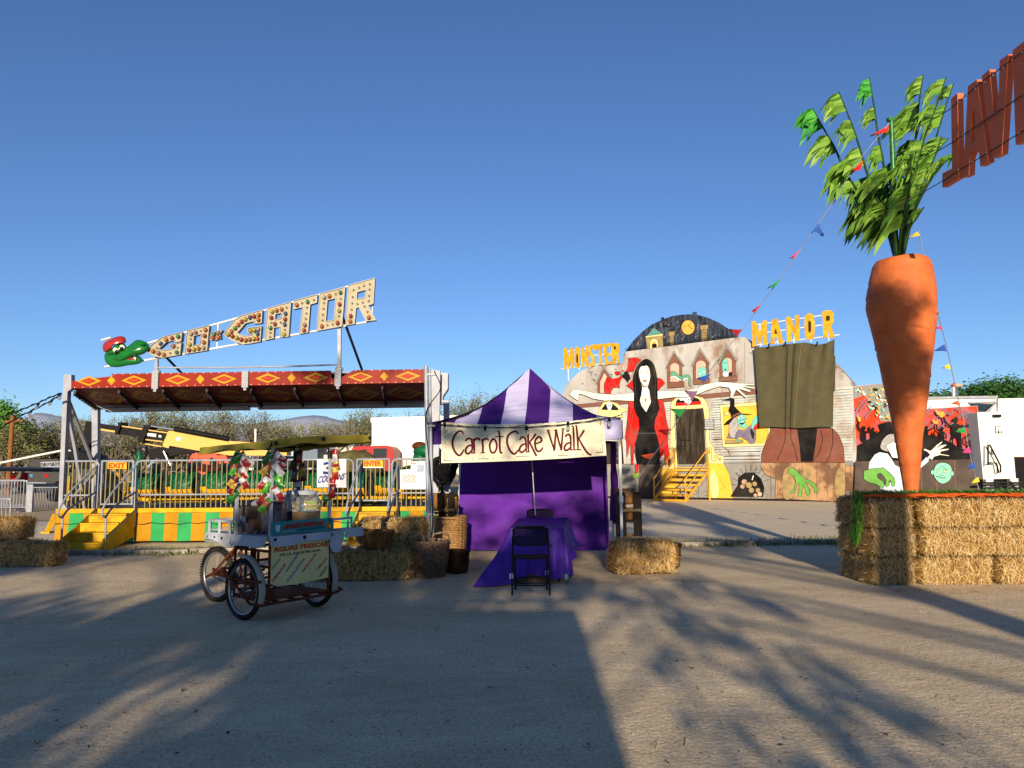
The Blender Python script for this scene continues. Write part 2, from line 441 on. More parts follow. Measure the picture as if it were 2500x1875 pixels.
# canopy: fascia follows the photograph's slight tilt
FT0, FT1 = at(174, 914, YR), at(1036, 901, YR); FB0, FB1 = at(174, 948, YR), at(1036, 934, YR)
nrm = V((0, -1, 0))
def fx(u, v, off=0.0):                       # u along, v from top to bottom
    p = FT0.lerp(FT1, u).lerp(FB0.lerp(FB1, u), v); return V((p.x, YR - off, p.z))
TORN = [(.0, .0), (.0, 1), (1, 1), (1, 0), (.785, .0), (.762, .62), (.738, .55), (.735, 0), (.255, 0.0), (.243, .10), (.12, .20), (.05, .42), (.028, .55), (.02, .1)]
def fascia(b):
    b.prism([[fx(u, v) for u, v in ((.0, .48), (.0, 1), (1, 1), (1, 0), (.8, 0), (.757, .62), (.738, .6), (.734, 0), (.112, 0), (.118, .16), (.055, .34), (.02, .5))]], (0, .05, 0), 0)
    def dia(uc, hw, hh, off, m): b.sheet([[fx(uc - hw, .5, off), fx(uc, .5 + hh, off), fx(uc + hw, .5, off), fx(uc, .5 - hh, off)]], m)
    for px, big in ((217, 1), (272, 0), (327, 1), (434, 1), (489, 0), (547, 1), (654, 1), (712, 0), (771, 1), (880, 1), (938, 0), (996, 1)):
        u = (px - 174) / 862
        if big: dia(u, .036, .36, .004, 1); dia(u, .0225, .21, .008, 0); dia(u, .016, .13, .012, 2)
        else: dia(u, .012, .34, .004, 1); dia(u, .008, .22, .008, 3)
    for i in range(44):
        u = .01 + i / 44
        for v in (.04, .94):
            if v < .5 and (u < .11 or .735 < u < .8): continue
            p = fx(u, v, .006); b.sheet([[p + V((dx, 0, dz)) * .011 for dx, dz in ((-1, 0), (0, -1), (1, 0), (0, 1))]], 4)
part('fascia', [m_fred, m_fyel, mat('fascia_orange', '#c93d1c', .45), mat('fascia_gold', '#d99a1b', .45), m_fwht], ride, fascia)
def fbracket(px):
    def f(b):
        c = fx((px - 174) / 862, .5)
        b.box((c.x, YR - .035, c.z - .015), (.135, .05, .36))
        b.box((c.x, YR - .02, c.z - .22), (.06, .06, .07))
    return f
for px in (381, 600, 826): part('canopy_bracket', m_plate, ride, fbracket(px))
SB0, SB1 = at(236, 990, YB), at(1040, 979, YB)
SF0, SF1 = FB0 + V((0, .06, 0)), FB1 + V((0, .06, 0))
def sof(u, v, off=0.0): return SF0.lerp(SF1, u).lerp(SB0.lerp(SB1, u), v) - V((0, 0, off))
def soffit(b):
    b.prism([[sof(0, 0), sof(1, 0), sof(1, 1), sof(0, 1)]], (0, 0, .05), 0)
    n = 8
    for i in range(n):
        c = (i + .5) / n; w = .5 / n
        out = [sof(c - w * .92, .5, .004), sof(c - w * .2, .12, .004), sof(c + w * .92, .5, .004), sof(c + w * .2, .9, .004)]
        inn = [sof(c - w * .62, .5, .004), sof(c - w * .12, .24, .004), sof(c + w * .62, .5, .004), sof(c + w * .12, .78, .004)]
        b.sheet([out, inn], 1)
        q = lambda k, o: [sof(c - w * k, .5, o), sof(c - w * k * .2, .5 - k * .42, o), sof(c + w * k, .5, o), sof(c + w * k * .2, .5 + k * .42, o)]
        b.sheet([q(.42, .004), q(.3, .004)], 1)
part('soffit', [m_soff, m_soffy], ride, soffit)
def roof(b):
    z0, z1 = FT0.z, FT1.z
    b.prism([[V((FT0.x + .6, YR + .06, z0 - .1)), V((FT1.x, YR + .06, z1 - .04)), V((SB1.x, YB, SB1.z + .1)), V((SB0.x + .5, YB, SB0.z + .1))]], (0, 0, .03))
part('roof_sheet', m_alu, ride, roof)
m_glass_bulb = mat('clear_bulb', '#e8ecf0', .05, var=.02, trans=.85, spec=.5)
for i in range(8):                            # bulb bars across the soffit
    u = i / 8 + .004
    def f(b, u=u):
        p, q = sof(u, .03, .07), sof(u, .98, .07); b.beam(p, q, .05, .06)
        for k in range(11): b.tube([p.lerp(q, k / 10) - V((0, 0, .03)), p.lerp(q, k / 10) - V((0, 0, .085))], .026, 6)
    part('light_bar', m_dark, ride, f)
def backbeam(b):
    b.beam(SB0 + V((-.15, .02, -.03)), SB1 + V((.1, .02, -.03)), .16, .13)
    b.beam(SB0 + V((.35, -.15, -.13)), SB0.lerp(SB1, .47) + V((0, -.15, -.13)), .2, .09)
    b.beam(SB0.lerp(SB1, .5) + V((0, -.15, -.12)), SB1 + V((-.02, -.15, -.12)), .2, .09)
part('back_beam', m_alu, ride, backbeam)
# posts
def post_front(b):
    t = YR - .02; A = [at(x, y, t) for x, y in zC(515, 48, 577, 48, 577, 165, 547, 185, 505, 1080, 552, 1148, 470, 1148)]
    b.prism([A], (0, .14, 0))
part('front_post', m_alu, ride, post_front)
for px in (235, 1090):
    part('back_post', m_alu, ride, lambda b: b.beam(at(px, 985, YB), V((at(px, 1231, YB).x, YB, .6)), .14, .14, (0, 1, 0)))
def rpost(b):
    b.beam(at(1064, 905, YR), V((at(1058, 1240, YR).x, YR, .6)), .2, .14, (0, 1, 0))
    A = [at(x, y, YR + .3) for x, y in zB(1590, 920, 1640, 940, 1700, 960, 1745, 960, 1745, 1100, 1700, 1170, 1700, 1240, 1640, 1240, 1590, 1120)]
    b.prism([A], (0, .3, 0))
    b.beam(at(1078, 980, YR + .3), at(1096, 980, YR + .3), .08, .05)
part('tower_post', m_alu, ride, rpost)
br = [((545, 235), (745, 740)), ((545, 300), (690, 1140))]
part('brace', m_alu, ride, lambda b: b.beam(at(*zC(545, 235)[0], YR + .1), at(*zC(755, 770)[0], YB), .06, .08))
part('brace', m_alu, ride, lambda b: b.beam(at(*zC(543, 240)[0], YR + .1), at(*zC(690, 1140)[0], YR + 1.2), .06, .08))
part('brace', m_alu, ride, lambda b: b.beam(at(*zC(800, 800)[0], YB), at(*zC(560, 1090)[0], YR + .3), .06, .08))
part('outrigger', m_yel, ride, lambda b: (b.beam(at(*zC(450, 1180)[0], YR + .2), at(*zC(385, 1320)[0], YR + .1), .09), b.box(at(*zC(385, 1325)[0], YR + .1), (.18, .18, .04))))

# railing panels, each bolted on but a thing of its own
def railing(name, label, cat, x0, x1, y, z0, z1, nb, mid=None, round0=False, round1=False, gate=False):
    t = thing(name, label, cat, ((x0 + x1) / 2, y, z0))
    def fr(b):
        r = .022; c = .1; P = []
        P = [(x0, y, z0)]
        if round0: P += [(x0, y, z1 - c), (x0 + c * .3, y, z1 - c * .3), (x0 + c, y, z1)]
        else: P += [(x0, y, z1 - .004), (x0 + .004, y, z1)]
        if round1: P += [(x1 - c, y, z1), (x1 - c * .3, y, z1 - c * .3), (x1, y, z1 - c)]
        else: P += [(x1 - .004, y, z1), (x1, y, z1 - .004)]
        P += [(x1, y, z0)]
        b.tube(P, r, 7)
        zb = z0 + (.02 if gate else .27); b.tube([(x0, y, zb), (x1, y, zb)], r * .9, 7)
    part('frame', m_galv, t, fr)
    def bars(b):
        zl = z0 + (.02 if gate else 0)
        for i in range(1, nb): 
            x = lerp(x0, x1, i / nb); b.tube([(x, y, zl), (x, y, z1)], .0115, 6)
    part('infill', m_fbar, t, bars)
    return t
yq = YR + .04; zt = at(400, 1124.5, yq).z; zb_ = DECK + .08
X = lambda px: at(px, 1180, yq).x
railing('railing', 'short railing with rounded right corner beside the tall left canopy post', 'railing', X(155), X(240), yq, zb_, zt, 8, round1=True)
railing('railing_gate', 'railing gate carrying the EXIT sign at the head of the left steps', 'gate', X(247), X(324), yq, DECK + .14, zt, 7, gate=True)
railing('railing', 'longest railing of many cream bars in front of the green train', 'railing', X(331), X(862), yq, zb_, zt, 43, round0=True, round1=True)
railing('railing_gate', 'railing gate carrying the ENTER sign above the right steps', 'gate', X(871), X(950), yq, zb_ + .1, zt, 7, gate=True)
railing('railing', 'railing behind the white notice, next to the tent', 'railing', X(957), X(1098), yq, zb_, zt, 12, round0=True)
# steps
def steps(name, label, x0, x1, ysill, y0, n, handr=True):
    t = thing(name, label, 'steps', ((x0 + x1) / 2, y0, 0))
    run = (ysill - y0) / n; rise = DECK / (n + .0)
    for i in range(n):
        z = rise * (i + 1) - .03
        def f(b, i=i, z=z):
            b.box(((x0 + x1) / 2, y0 + run * (i + .5), z), (x1 - x0 - .012, run, .03)); b.box(((x0 + x1) / 2, y0 + run * i + .012, z - rise / 2 - .006), (x1 - x0 - .014, .02, rise - .03))
        part('step', m_yel, t, f)
    for x in (x0 - .015, x1 + .015):
        part('side_panel', m_yel, t, lambda b: b.prism([[V((x, y0 - .03, .0)), V((x, y0 - .03, rise + .05)), V((x, ysill - .02, DECK + .05)), V((x, ysill - .02, DECK - .5)), V((x, y0 + .3, 0))]], (.025, 0, 0)))
    for x in (x0 - .03, x1 + .03):
        def h(b, x=x):
            zt_ = DECK + .98; yb = y0 + .12; zbm = .62
            P = catmull([V((x, ysill, zt_)), V((x, y0 + .35, 1.16)), V((x, y0 + .02, .90)), V((x, y0 - .1, .72)), V((x, y0 + .04, .64)), V((x, y0 + .3, .80)), V((x, ysill, DECK + .42))], k=5)
            b.tube(P, .021, 7)
            b.tube([(x, yb - .06, .0), (x, yb - .06, .68)], .021, 7); b.tube([(x, ysill, DECK - .3), (x, ysill, DECK + .98)], .021, 7)
            b.tube([(x, yb - .06, .2), (x, ysill, DECK + .05)], .017, 7)
        part('handrail', m_galv, t, h)
    return t
steps('exit_steps', 'yellow metal steps with grey handrails below the EXIT sign', -8.68, -7.90, YR - .08, YR - 1.3, 4)
steps('entry_steps', 'yellow metal steps with grey handrails below the ENTER sign, half hidden by hay', at(866, 1270, YR).x + .15, at(955, 1270, YR).x + .12, YR - .08, YR - 1.3, 4)
# signs on the railing
m_sgnY = mat('sign_gold', '#e0a52c', .5, var=.05); m_sgnR = mat('sign_red', '#b5241a', .5, var=.05); m_sgnW = mat('sign_white', '#cfcfd2', .45, var=.04)
m_blue = mat('sign_blue', '#27338c', .5); m_blue2 = mat('sign_pale_blue', '#4f86b5', .5)
PS = YPlane(yq - .04)
def signboard(name, label, cat, quad, words, mats, thick=.012):
    c = [PS(*q) for q in quad]
    t = thing(name, label, cat, (sum((q for q in c), V()) / 4))
    part('board', mats[0], t, lambda b: b.prism([c], (0, thick, 0)))
    return t
t = signboard('exit_sign', 'gold sign reading EXIT in red on the gate over the left steps', 'sign', zC(872, 757, 1026, 759, 1026, 812, 872, 812), None, [m_sgnY])
part('lettering', m_sgnR, t, lambda b: b.text('EXIT', [PS(*q, .004) for q in zC(880, 765, 1014, 766, 1014, 806, 880, 806)], bold=.035))
t = signboard('enter_sign', 'gold sign reading ENTER in red on the gate over the right steps', 'sign', zE(312, 203, 530, 203, 530, 287, 308, 287), None, [m_sgnY])
part('lettering', m_sgnR, t, lambda b: b.text('ENTER', [PS(*q, .004) for q in zE(320, 212, 508, 210, 508, 266, 318, 266)], bold=.035))
part('lower_edge', m_sgnW, t, lambda b: b.sheet([[PS(*q, .004) for q in zE(310, 276, 530, 276, 530, 287, 308, 287)]]))
t = signboard('coupon_sign', 'white sign reading 3 COUPONS in blue on the long railing', 'sign', zD(1128, 365, 1344, 365, 1344, 575, 1128, 572), None, [m_sgnW])
part('lettering', [m_blue, m_blue2], t, lambda b: (b.text('3', [PS(*q, .004) for q in zD(1172, 388, 1262, 380, 1256, 470, 1172, 480)], 0, bold=.03),
     b.text('COUPONS', [PS(*q, .004) for q in zD(1140, 490, 1342, 466, 1330, 515, 1132, 545)], 0, bold=.035, shear=.25)))
t = signboard('notice_board', 'white notice of round ban symbols with a notched top edge on the right railing', 'sign', zE(715, 310, 840, 300, 850, 215, 1060, 205, 1060, 528, 706, 528), None, [m_sgnW])
def ban(b):
    for r_ in range(2):
        for c_ in range(3):
            cx, cy = 773 + c_ * 51, 384 + r_ * 51
            ring = [(cx + 21 * cos(a), cy + 21 * sin(a)) for a in [i * pi / 10 for i in range(21)]]
            b.ribbon(zE([q for p in ring for q in p]), .9, lambda x, y: PS(x, y, .004))
            b.ribbon(zE([cx - 13, cy - 15, cx + 13, cy + 15]), 1.2, lambda x, y: PS(x, y, .008), 1)
    b.ribbon(zE([842, 240, 860, 230, 880, 240, 903, 234]), 2.0, lambda x, y: PS(x, y, .004))
    b.sheet([[PS(*q, .004) for q in zE(912, 250, 990, 247, 990, 330, 912, 335)]], 2)
part('print', [mat('print_red', '#a0443f', .6), mat('print_dark', '#4a3a3a', .6), mat('print_blue_grey', '#9fa9be', .6)], t, ban)

# ------------------------------------------------------------------ the lit letter sign on the roof
YS = YR - .05; PG = YPlane(YS)
sgn = thing('roof_sign', 'tilted white bulb letters reading GO-GATOR with a green alligator head on the canopy', 'sign', at(600, 915, YS))
m_let = mat('letter_cream', '#a69d85', .5, var=.06, scale=4, stain='#8a7850', stain_scale=3, stain_amt=.45)
m_lete = mat('letter_rim', '#8d8e92', .5, .3, var=.1)
BULB = {k: mat('bulb_' + k, c, .18, spec=.6, var=.05) for k, c in dict(red='#853527', orange='#995628', yellow='#948639', green='#3e6f44', blue='#3b496d', pink='#855c60', clear='#8f8477', brown='#6c492d').items()}
m_sock = mat('socket_grey', '#6b675c', .6)
LET = [('G', zA, [888, 765, 920, 715, 1010, 645, 1080, 622, 1200, 593, 1190, 675, 1130, 688, 1133, 668, 1062, 680, 985, 748, 1040, 757, 1128, 740, 1092, 738, 1096, 708, 1192, 688, 1180, 796, 1020, 824, 930, 806], None,
        'o935765 p983782 o1032797 b1004697 o1053662 r1106648 g1160632 p1118717 g1147775 .972737 .1092783 .1157733'),
       ('O', zA, [1245, 580, 1443, 533, 1423, 757, 1225, 790], [1305, 628, 1371, 610, 1361, 705, 1298, 717],
        'c1276608 p1318597 o1406572 r1399626 o1392684 c1388733 o1344740 y1301749 r1258754 y1264704 .1275656 .1366583'),
       ('-', zA, [1460, 600, 1562, 576, 1540, 605, 1546, 655, 1450, 667], None, 'g1484611 p1521600 r1478646 o1524640'),
       ('G', zG, [95, 850, 130, 785, 240, 650, 320, 600, 598, 522, 590, 692, 482, 706, 498, 668, 375, 698, 268, 825, 350, 865, 468, 850, 472, 828, 404, 828, 412, 762, 586, 735, 572, 937, 450, 962, 340, 975, 200, 925], None,
        'y141845 o188803 g237762 o279718 r323675 y372642 b432620 r487606 o548586 o543650 r200865 y257887 r315910 o374920 p428910 y481902 o531896 y437795 y488788 c541774 b532833'),
       ('A', zG, [666, 500, 975, 418, 942, 872, 832, 882, 832, 745, 750, 757, 745, 897, 635, 922], [768, 580, 853, 558, 846, 632, 763, 656],
        'y724544 o783527 o848510 b901569 r896644 b890713 y882845 g702757 r715623 r761707 .918492 .716693 .840688 .893783 .704822 .700880'),
       ('T', zG, [1020, 400, 1322, 318, 1316, 425, 1228, 450, 1199, 817, 1088, 837, 1130, 485, 1008, 512], None,
        'o1051456 g1191413 p1155719 r1146792 .1122433 .1276391 .1185491 .1178568 .1170640'),
       ('O', zG, [1356, 310, 1687, 220, 1646, 737, 1318, 797], [1455, 393, 1563, 367, 1541, 655, 1432, 675],
        'c1410355 o1479338 g1625291 r1613448 y1608530 r1587693 o1380736 .1564315 .1629377 .1411432 .1403508 .1397583 .1391659 .1456723 .1524712 .1605603'),
       ('R', zG, [1731, 200, 2079, 103, 2058, 440, 1990, 463, 2091, 656, 1966, 669, 1873, 485, 1830, 497, 1812, 707, 1696, 722], [1845, 290, 1966, 253, 1946, 360, 1838, 382],
        'r1759600 o1754674 o1998620 .2013184 .1936205 .1872229 .1799260 .1788354 .1782435 .1774520 .2010253 .2003337 .2000404 .1920425 .1944478 .1982547 .1850445')]
kk = dict(r='red', o='orange', y='yellow', g='green', b='brown', p='pink', c='clear')
kk['b'] = 'blue'
bulbs = {}
for ch, zf, out, hole, bl in LET:
    def f(b):
        lp = [[PG(*q) for q in zf(out)]] + ([[PG(*q) for q in zf(hole)]] if hole else [])
        b.prism(lp, (0, .12, 0), 0, 1)
        for L in lp:                         # raised rim round the face
            n = len(L)
            for i in range(n): b.beam(L[i] - V((0, .012, 0)), L[(i + 1) % n] - V((0, .012, 0)), .012, .03, (0, 1, 0), 1)
        for tok in bl.split():
            if tok[0] == '.':
                k = 3 if len(tok[1:]) == 6 else (4 if len(tok[1:]) > 6 else 3); k = len(tok[1:]) - 3
                p = PG(*zf(int(tok[1:1 + k]), int(tok[1 + k:]))[0], .003); b.tube([p + V((0, .01, 0)), p - V((0, .02, 0))], .024, 7, m=2)
    L = part('letter', [m_let, m_lete, m_sock], sgn, f)
    for tok in bl.split():
        if tok[0] == '.': continue
        k = len(tok[1:]) - 3; p = PG(*zf(int(tok[1:1 + k]), int(tok[1 + k:]))[0], .03); key = kk[tok[0]]
        if key not in bulbs:
            bulbs[key] = part('bulb', BULB[key], L, lambda b: (b.ell((0, 0, 0), (.043, .06, .05), 10, 7)), local=True); o = bulbs[key]
        else: o = bulbs[key].copy(); COL.objects.link(o); o.parent = L
        o.location = wm(L).inverted() @ p
PG2 = YPlane(YS + .1)
def gl(*a): return [PG2(*q) for q in a]
part('sign_rail', m_white, sgn, lambda b: b.tube(gl(*zA(470, 665), *zA(560, 640)), .02, 6))
part('sign_rail', m_white, sgn, lambda b: b.tube(gl(*zA(880, 695), *zA(1210, 600), *zA(1640, 482), *zG(1800, 190)), .022, 6))
part('sign_rail', m_white, sgn, lambda b: b.tube(gl(*zA(500, 905), *zA(840, 850), *zA(1180, 795), *zA(1640, 712), *zG(1100, 833), *zG(2090, 658)), .024, 6))
part('sign_rail', m_white, sgn, lambda b: b.tube(gl(*zA(1522, 515), *zA(1510, 730)), .016, 6))
part('sign_rail', m_white, sgn, lambda b: b.tube(gl(*zG(2050, 440), *zG(2040, 600)), .012, 6))
part('sign_post', m_alu, sgn, lambda b: b.beam(PG2(*zA(969, 815)[0]), PG2(*zA(967, 968)[0]), .06))
part('sign_post', m_alu, sgn, lambda b: b.beam(PG2(*zB(770, 545)[0]), PG2(*zB(768, 930)[0]), .075))
for q in (zA(967, 950), zB(768, 925)): part('post_foot', m_alu, sgn, lambda b: b.box(PG2(*q[0]), (.16, .12, .1), bev=.03))
part('sign_brace', m_dark, sgn, lambda b: b.tube([PG2(*zA(1060, 825)[0]), at(*zA(1195, 965)[0], YR + .9)], .028, 6))
part('sign_brace', m_dark, sgn, lambda b: b.tube([PG2(*zB(800, 460)[0]), at(*zB(975, 940)[0], YR + .9)], .032, 6))
part('tie_rod', m_alu, sgn, lambda b: b.tube(gl(*zA(975, 912), *zA(1600, 912), *zB(300, 902), *zB(755, 886)), .02, 6))
# alligator head: moulded plastic relief, swollen from its traced outline
m_gat = mat('gator_green', '#186a2c', .25, var=.12, scale=4, spec=.4); m_gat2 = mat('gator_dark', '#0f4a22', .3)
m_cap = mat('cap_red', '#9c2a26', .25, var=.12, scale=4, spec=.6); m_eye = mat('eye_white', '#f2ead2', .25); m_blk = mat('gloss_black', '#0c0c0d', .25)
zH = zoom(230, 780, .17631)
def puff(b, outline, depth, base=0.0, m=0, rings=5):
    """pillow-like relief over a traced outline"""
    P = catmull([V((x, y, 0)) for x, y in outline], True, 5); n = len(P); c = sum(P, V()) / n
    rows = []
    for k in range(rings + 1):
        t = k / rings; s_ = cos(t * pi / 2); h = sin(t * pi / 2)
        rows.append([PG(c.x + (p.x - c.x) * max(s_, .001), c.y + (p.y - c.y) * max(s_, .001), base + depth * h) for p in P])
    back = [PG(p.x, p.y, -.06) for p in P]
    rows = [back] + rows; vs = [v for r_ in rows for v in r_]; fs = []
    for i in range(len(rows) - 1):
        for j in range(n): fs.append((i * n + j, i * n + (j + 1) % n, (i + 1) * n + (j + 1) % n, (i + 1) * n + j))
    b.add(vs, fs, m, True)
def head(b):
    puff(b, zH(150, 470, 200, 445, 300, 470, 380, 520, 480, 560, 600, 500, 660, 540, 655, 590, 590, 620, 470, 635, 330, 660, 230, 650, 165, 600, 140, 530), .10)   # lower jaw
    puff(b, zH(255, 545, 300, 480, 400, 415, 500, 345, 570, 290, 640, 285, 730, 320, 765, 375, 745, 430, 680, 480, 560, 510, 430, 565, 320, 585), .17, .04)        # snout
    puff(b, zH(240, 400, 270, 365, 340, 330, 420, 335, 440, 390, 400, 430, 330, 480, 250, 490, 160, 500, 170, 460), .13, .02)
hd = part('gator_head', [m_gat], sgn, head)
part('cap', m_cap, hd, lambda b: puff(b, zH(115, 370, 150, 310, 250, 260, 340, 232, 420, 245, 438, 320, 340, 330, 260, 360, 220, 430, 150, 452, 120, 420), .16, .03))
for o_, p_ in (([255, 420, 280, 385, 320, 400, 345, 450, 320, 475, 280, 460], [308, 448]), ([350, 380, 375, 350, 410, 360, 428, 395, 405, 420, 365, 410], [380, 402])):
    ey = part('eye', m_eye, hd, lambda b: puff(b, zH(o_), .05, .13))
    part('pupil', m_blk, hd, lambda b: b.ell(PG(*zH(p_)[0], .18), (.042, .02, .042), 10, 6))
part('tongue', m_cap, hd, lambda b: puff(b, zH(440, 545, 500, 525, 545, 535, 560, 555, 500, 558), .03, .09))
part('tooth', m_eye, hd, lambda b: puff(b, zH(545, 520, 575, 525, 582, 555, 560, 558), .03, .1))
for q in ((568, 405), (672, 350)): part('nostril', m_gat2, hd, lambda b: b.ell(PG(*zH(*q)[0], .19), (.05, .02, .022), 8, 6))

# ------------------------------------------------------------------ track and train
YT = YR + 1.15
tr = thing('coaster_track', 'yellow tubular coaster track running behind the railing', 'track', (-6, YT, DECK))
for dy in (-.28, .28):
    part('rail', m_yel, tr, lambda b: b.tube(catmull([V((-10.4, YT + dy + 3, 1.55)), V((-9.2, YT + dy + 1.2, 1.25)), V((-8.2, YT + dy, DECK + .22)), V((-5, YT + dy, DECK + .22)), V((-1.2, YT + dy, DECK + .22))], k=8), .045, 7))
part('ties', m_yel, tr, lambda b: [b.beam((x, YT - .3, DECK + .16), (x, YT + .3, DECK + .16), .07, .05) for x in [-8 + .55 * i for i in range(13)]])
part('support', m_yel, tr, lambda b: [b.beam((x, YT, .0), (x, YT, z), .1) for x, z in ((-9.3, 1.2), (-10, 1.4))])
m_tg = mat('train_green', '#106038', .4, var=.2, scale=10, spec=.25); m_ty = mat('train_yellow', '#e0a219', .4, var=.1, scale=5); m_td = mat('train_seat', '#2c4a48', .6, var=.2)
def car(label):
    t = thing('train_car', label, 'train car', (0, 0, 0), group='train cars in the station')
    def body(b):
        L, n = .74, 12
        prof = [(.03, .26), (.10, .33), (.28, .36), (.46, .36), (.64, .35), (.71, .31)]
        def ring(x, r, lo, hi):
            vs = []
            for i in range(n + 1):
                a = lerp(lo, hi, i / n); vs.append(V((x, -cos(a) * r * 1.0, .36 + sin(a) * r * .92 + (.0))))
            return vs
        rows = [ring(x, r, -.25, pi + .25) for x, r in prof]
        vs = [v for r_ in rows for v in r_]; w = n + 1
        b.add(vs, [(i * w + j, i * w + j + 1, (i + 1) * w + j + 1, (i + 1) * w + j) for i in range(len(prof) - 1) for j in range(n) if not (i in (1, 2, 3) and 4 <= j <= 7)], 0, True)
        for x, r in (prof[0], prof[-1]):
            R_ = ring(x, r, -.25, pi + .25); b.add(R_, [tuple(range(len(R_)))], 0)
        for i in range(5):                       # raised scales
            for j in range(3):
                x = .12 + i * .125; a = .12 + j * .36 + (i % 2) * .16; p = V((x, -cos(a) * .372, .36 + sin(a) * .345))
                b.tube([p + V((.05 * cos(k), 0, .05 * sin(k) if k else 0)) for k in [pi + q * pi / 6 for q in range(7)]], .008, 4, m=1)
    part('body', [m_tg, m_gat2], t, body, local=True)
    def belly(b):
        vs = []; n = 10
        for x, r in ((.04, .30), (.12, .345), (.62, .345), (.70, .32)):
            for i in range(n + 1):
                a = lerp(pi - .1, 2 * pi + .1, i / n); vs.append(V((x, -cos(a) * r, .31 + sin(a) * r * .62)))
        w = n + 1
        b.add(vs, [(i * w + j, i * w + j + 1, (i + 1) * w + j + 1, (i + 1) * w + j) for i in range(3) for j in range(n)], 0, True)
        b.add(vs[:w], [tuple(range(w))]); b.add(vs[-w:], [tuple(range(w))])
    part('belly', m_ty, t, belly, local=True)
    part('seat_back', m_td, t, lambda b: b.box((.5, 0, .68), (.1, .5, .34), bev=.05), local=True)
    part('coupling', m_dark, t, lambda b: b.box((.77, 0, .3), (.18, .3, .42), bev=.04), local=True)
    for x in (.16, .58): part('wheel', m_dark, t, lambda b: b.lathe([(0, -.02), (.07, -.02), (.07, .02), (0, .02)], 10, (x, -.28, .06), axis=(0, 1, 0)), local=True)
    return t
x0 = at(331, 1170, YT).x; pitch_ = (at(1000, 1170, YT).x - x0) / 8.0
c0 = None
names = ['green and yellow coaster car at the tail end, nearest the EXIT gate', 'second green and yellow coaster car from the EXIT gate', 'third green and yellow coaster car from the EXIT gate', 'green and yellow coaster car in front of the orange cab',
         'green and yellow coaster car behind the left strings of snack bags', 'green and yellow coaster car beside the coupon sign', 'green and yellow coaster car behind the coupon sign', 'green and yellow coaster car behind the ENTER gate']
for i in range(8):
    if c0 is None: c0 = car(names[0]); o = c0
    else: o = dup(c0, label=names[i])
    o.location = (x0 + pitch_ * i, YT, DECK + .16); o.scale = (pitch_ / .86, 1.02, 1.0)
tl = part('tail', m_tg, c0, lambda b: b.tube(catmull([V((.05, 0, .5)), V((.0, 0, .75)), V((.08, 0, .95)), V((.06, 0, 1.12))], k=5), [.16 - .0065 * i for i in range(16)], 8), local=True)
hx = at(1022, 1150, YT).x
lead = thing('gator_lead_car', 'green lead car with an upright alligator head and orange cap behind the notice', 'train car', (hx, YT, DECK + .16))
part('body', m_tg, lead, lambda b: (b.ell((-.15, 0, .38), (.45, .38, .4), 16, 10), b.ell((.05, 0, .78), (.2, .24, .42), 14, 10)), local=True)
part('head', m_tg, lead, lambda b: (b.ell((.2, -.05, 1.08), (.32, .24, .17), 16, 10), b.ell((.45, -.05, 1.02), (.2, .17, .11), 14, 8)), local=True)
part('cap', mat('cap_orange', '#5e3020', .5), lead, lambda b: b.ell((.02, -.05, 1.2), (.17, .17, .10), 16, 8), local=True)
part('belly', m_ty, lead, lambda b: b.ell((-.15, -.05, .2), (.42, .36, .18), 16, 8), local=True)
# ------------------------------------------------------------------ painted haunted-house facade
PM = Plane((9.66, 33.0, 0), (-.5, -.866, 0)); NM = PM.n
z7 = zoom(1350, 730, .31348); z8 = zoom(1750, 730, .31348); w4 = zoom(1520, 840, .10850); w5 = zoom(1740, 960, .16279); w6 = zoom(2070, 920, .18079); w7 = zoom(1360, 840, .09646); s3 = zoom(1580, 1060, .10850)
def pm(name, c, **k):
    k.setdefault('rough', .65); k.setdefault('var', .06); k.setdefault('scale', 2.0); k.setdefault('stain', '#8a7d70'); k.setdefault('stain_scale', 1.1); k.setdefault('stain_amt', .22)
    return mat('paint_' + name, c, **k)
p_grey = pm('wall_grey', '#b7b3ae', var=.14, scale=.9, stain='#7b573d', stain_scale=.8, stain_amt=.8, lo=.48, hi=.62, stretch=(1, 1, .55))
p_sid = pm('siding', '#b9bbb6', var=.12, scale=1.5, stain='#93704f', stain_scale=1.1, stain_amt=.7, lo=.5, hi=.64)
p_blk = pm('black', '#0f0f11', stain_amt=.08); p_line = pm('line', '#1b1614', stain_amt=.05)
p_red = pm('red', '#c41a16', var=.12, scale=4); p_skin = pm('pale', '#efe6d2', stain_amt=.12); p_brn = pm('brown', '#7b4f3f')
p_pink = pm('pink', '#dcaa98'); p_grn = pm('green', '#5a9a78'); p_aqua = pm('aqua', '#6cc0b4'); p_yel = pm('yellow', '#e9b53f', stain='#c08a45', stain_amt=.4)
p_cream = pm('cream', '#ecd08e', stain_amt=.15); p_night = pm('night', '#2b3240', var=.3, scale=3, stretch=(3, 1, .6), stain='#59606e', stain_scale=2.5, stain_amt=.6)
p_moon = pm('moon', '#e8a74a'); p_door = pm('door', '#33291f', var=.3, scale=5, stretch=(6, 6, .8)); p_stone = pm('stone', '#8f8d88', var=.12, scale=1.5, stain='#6c5a48', stain_amt=.5)
p_mud = pm('mud_brown', '#7a5b45', var=.2, scale=1.5, stain='#b08c66', stain_scale=.8, stain_amt=.8, lo=.47, hi=.56); p_skirt = pm('maroon_brown', '#7a4638', var=.08)
p_lav = pm('lavender', '#7d7489', var=.2, scale=6); p_hair = pm('hair_grey', '#b4b0ac', var=.25, scale=9, stretch=(5, 5, 1)); p_sky = pm('sunset_red', '#cf4322', var=.14, scale=2.2, stain='#8d6f86', stain_scale=1.4, stain_amt=.75, stretch=(1.4, 1, 1.2))
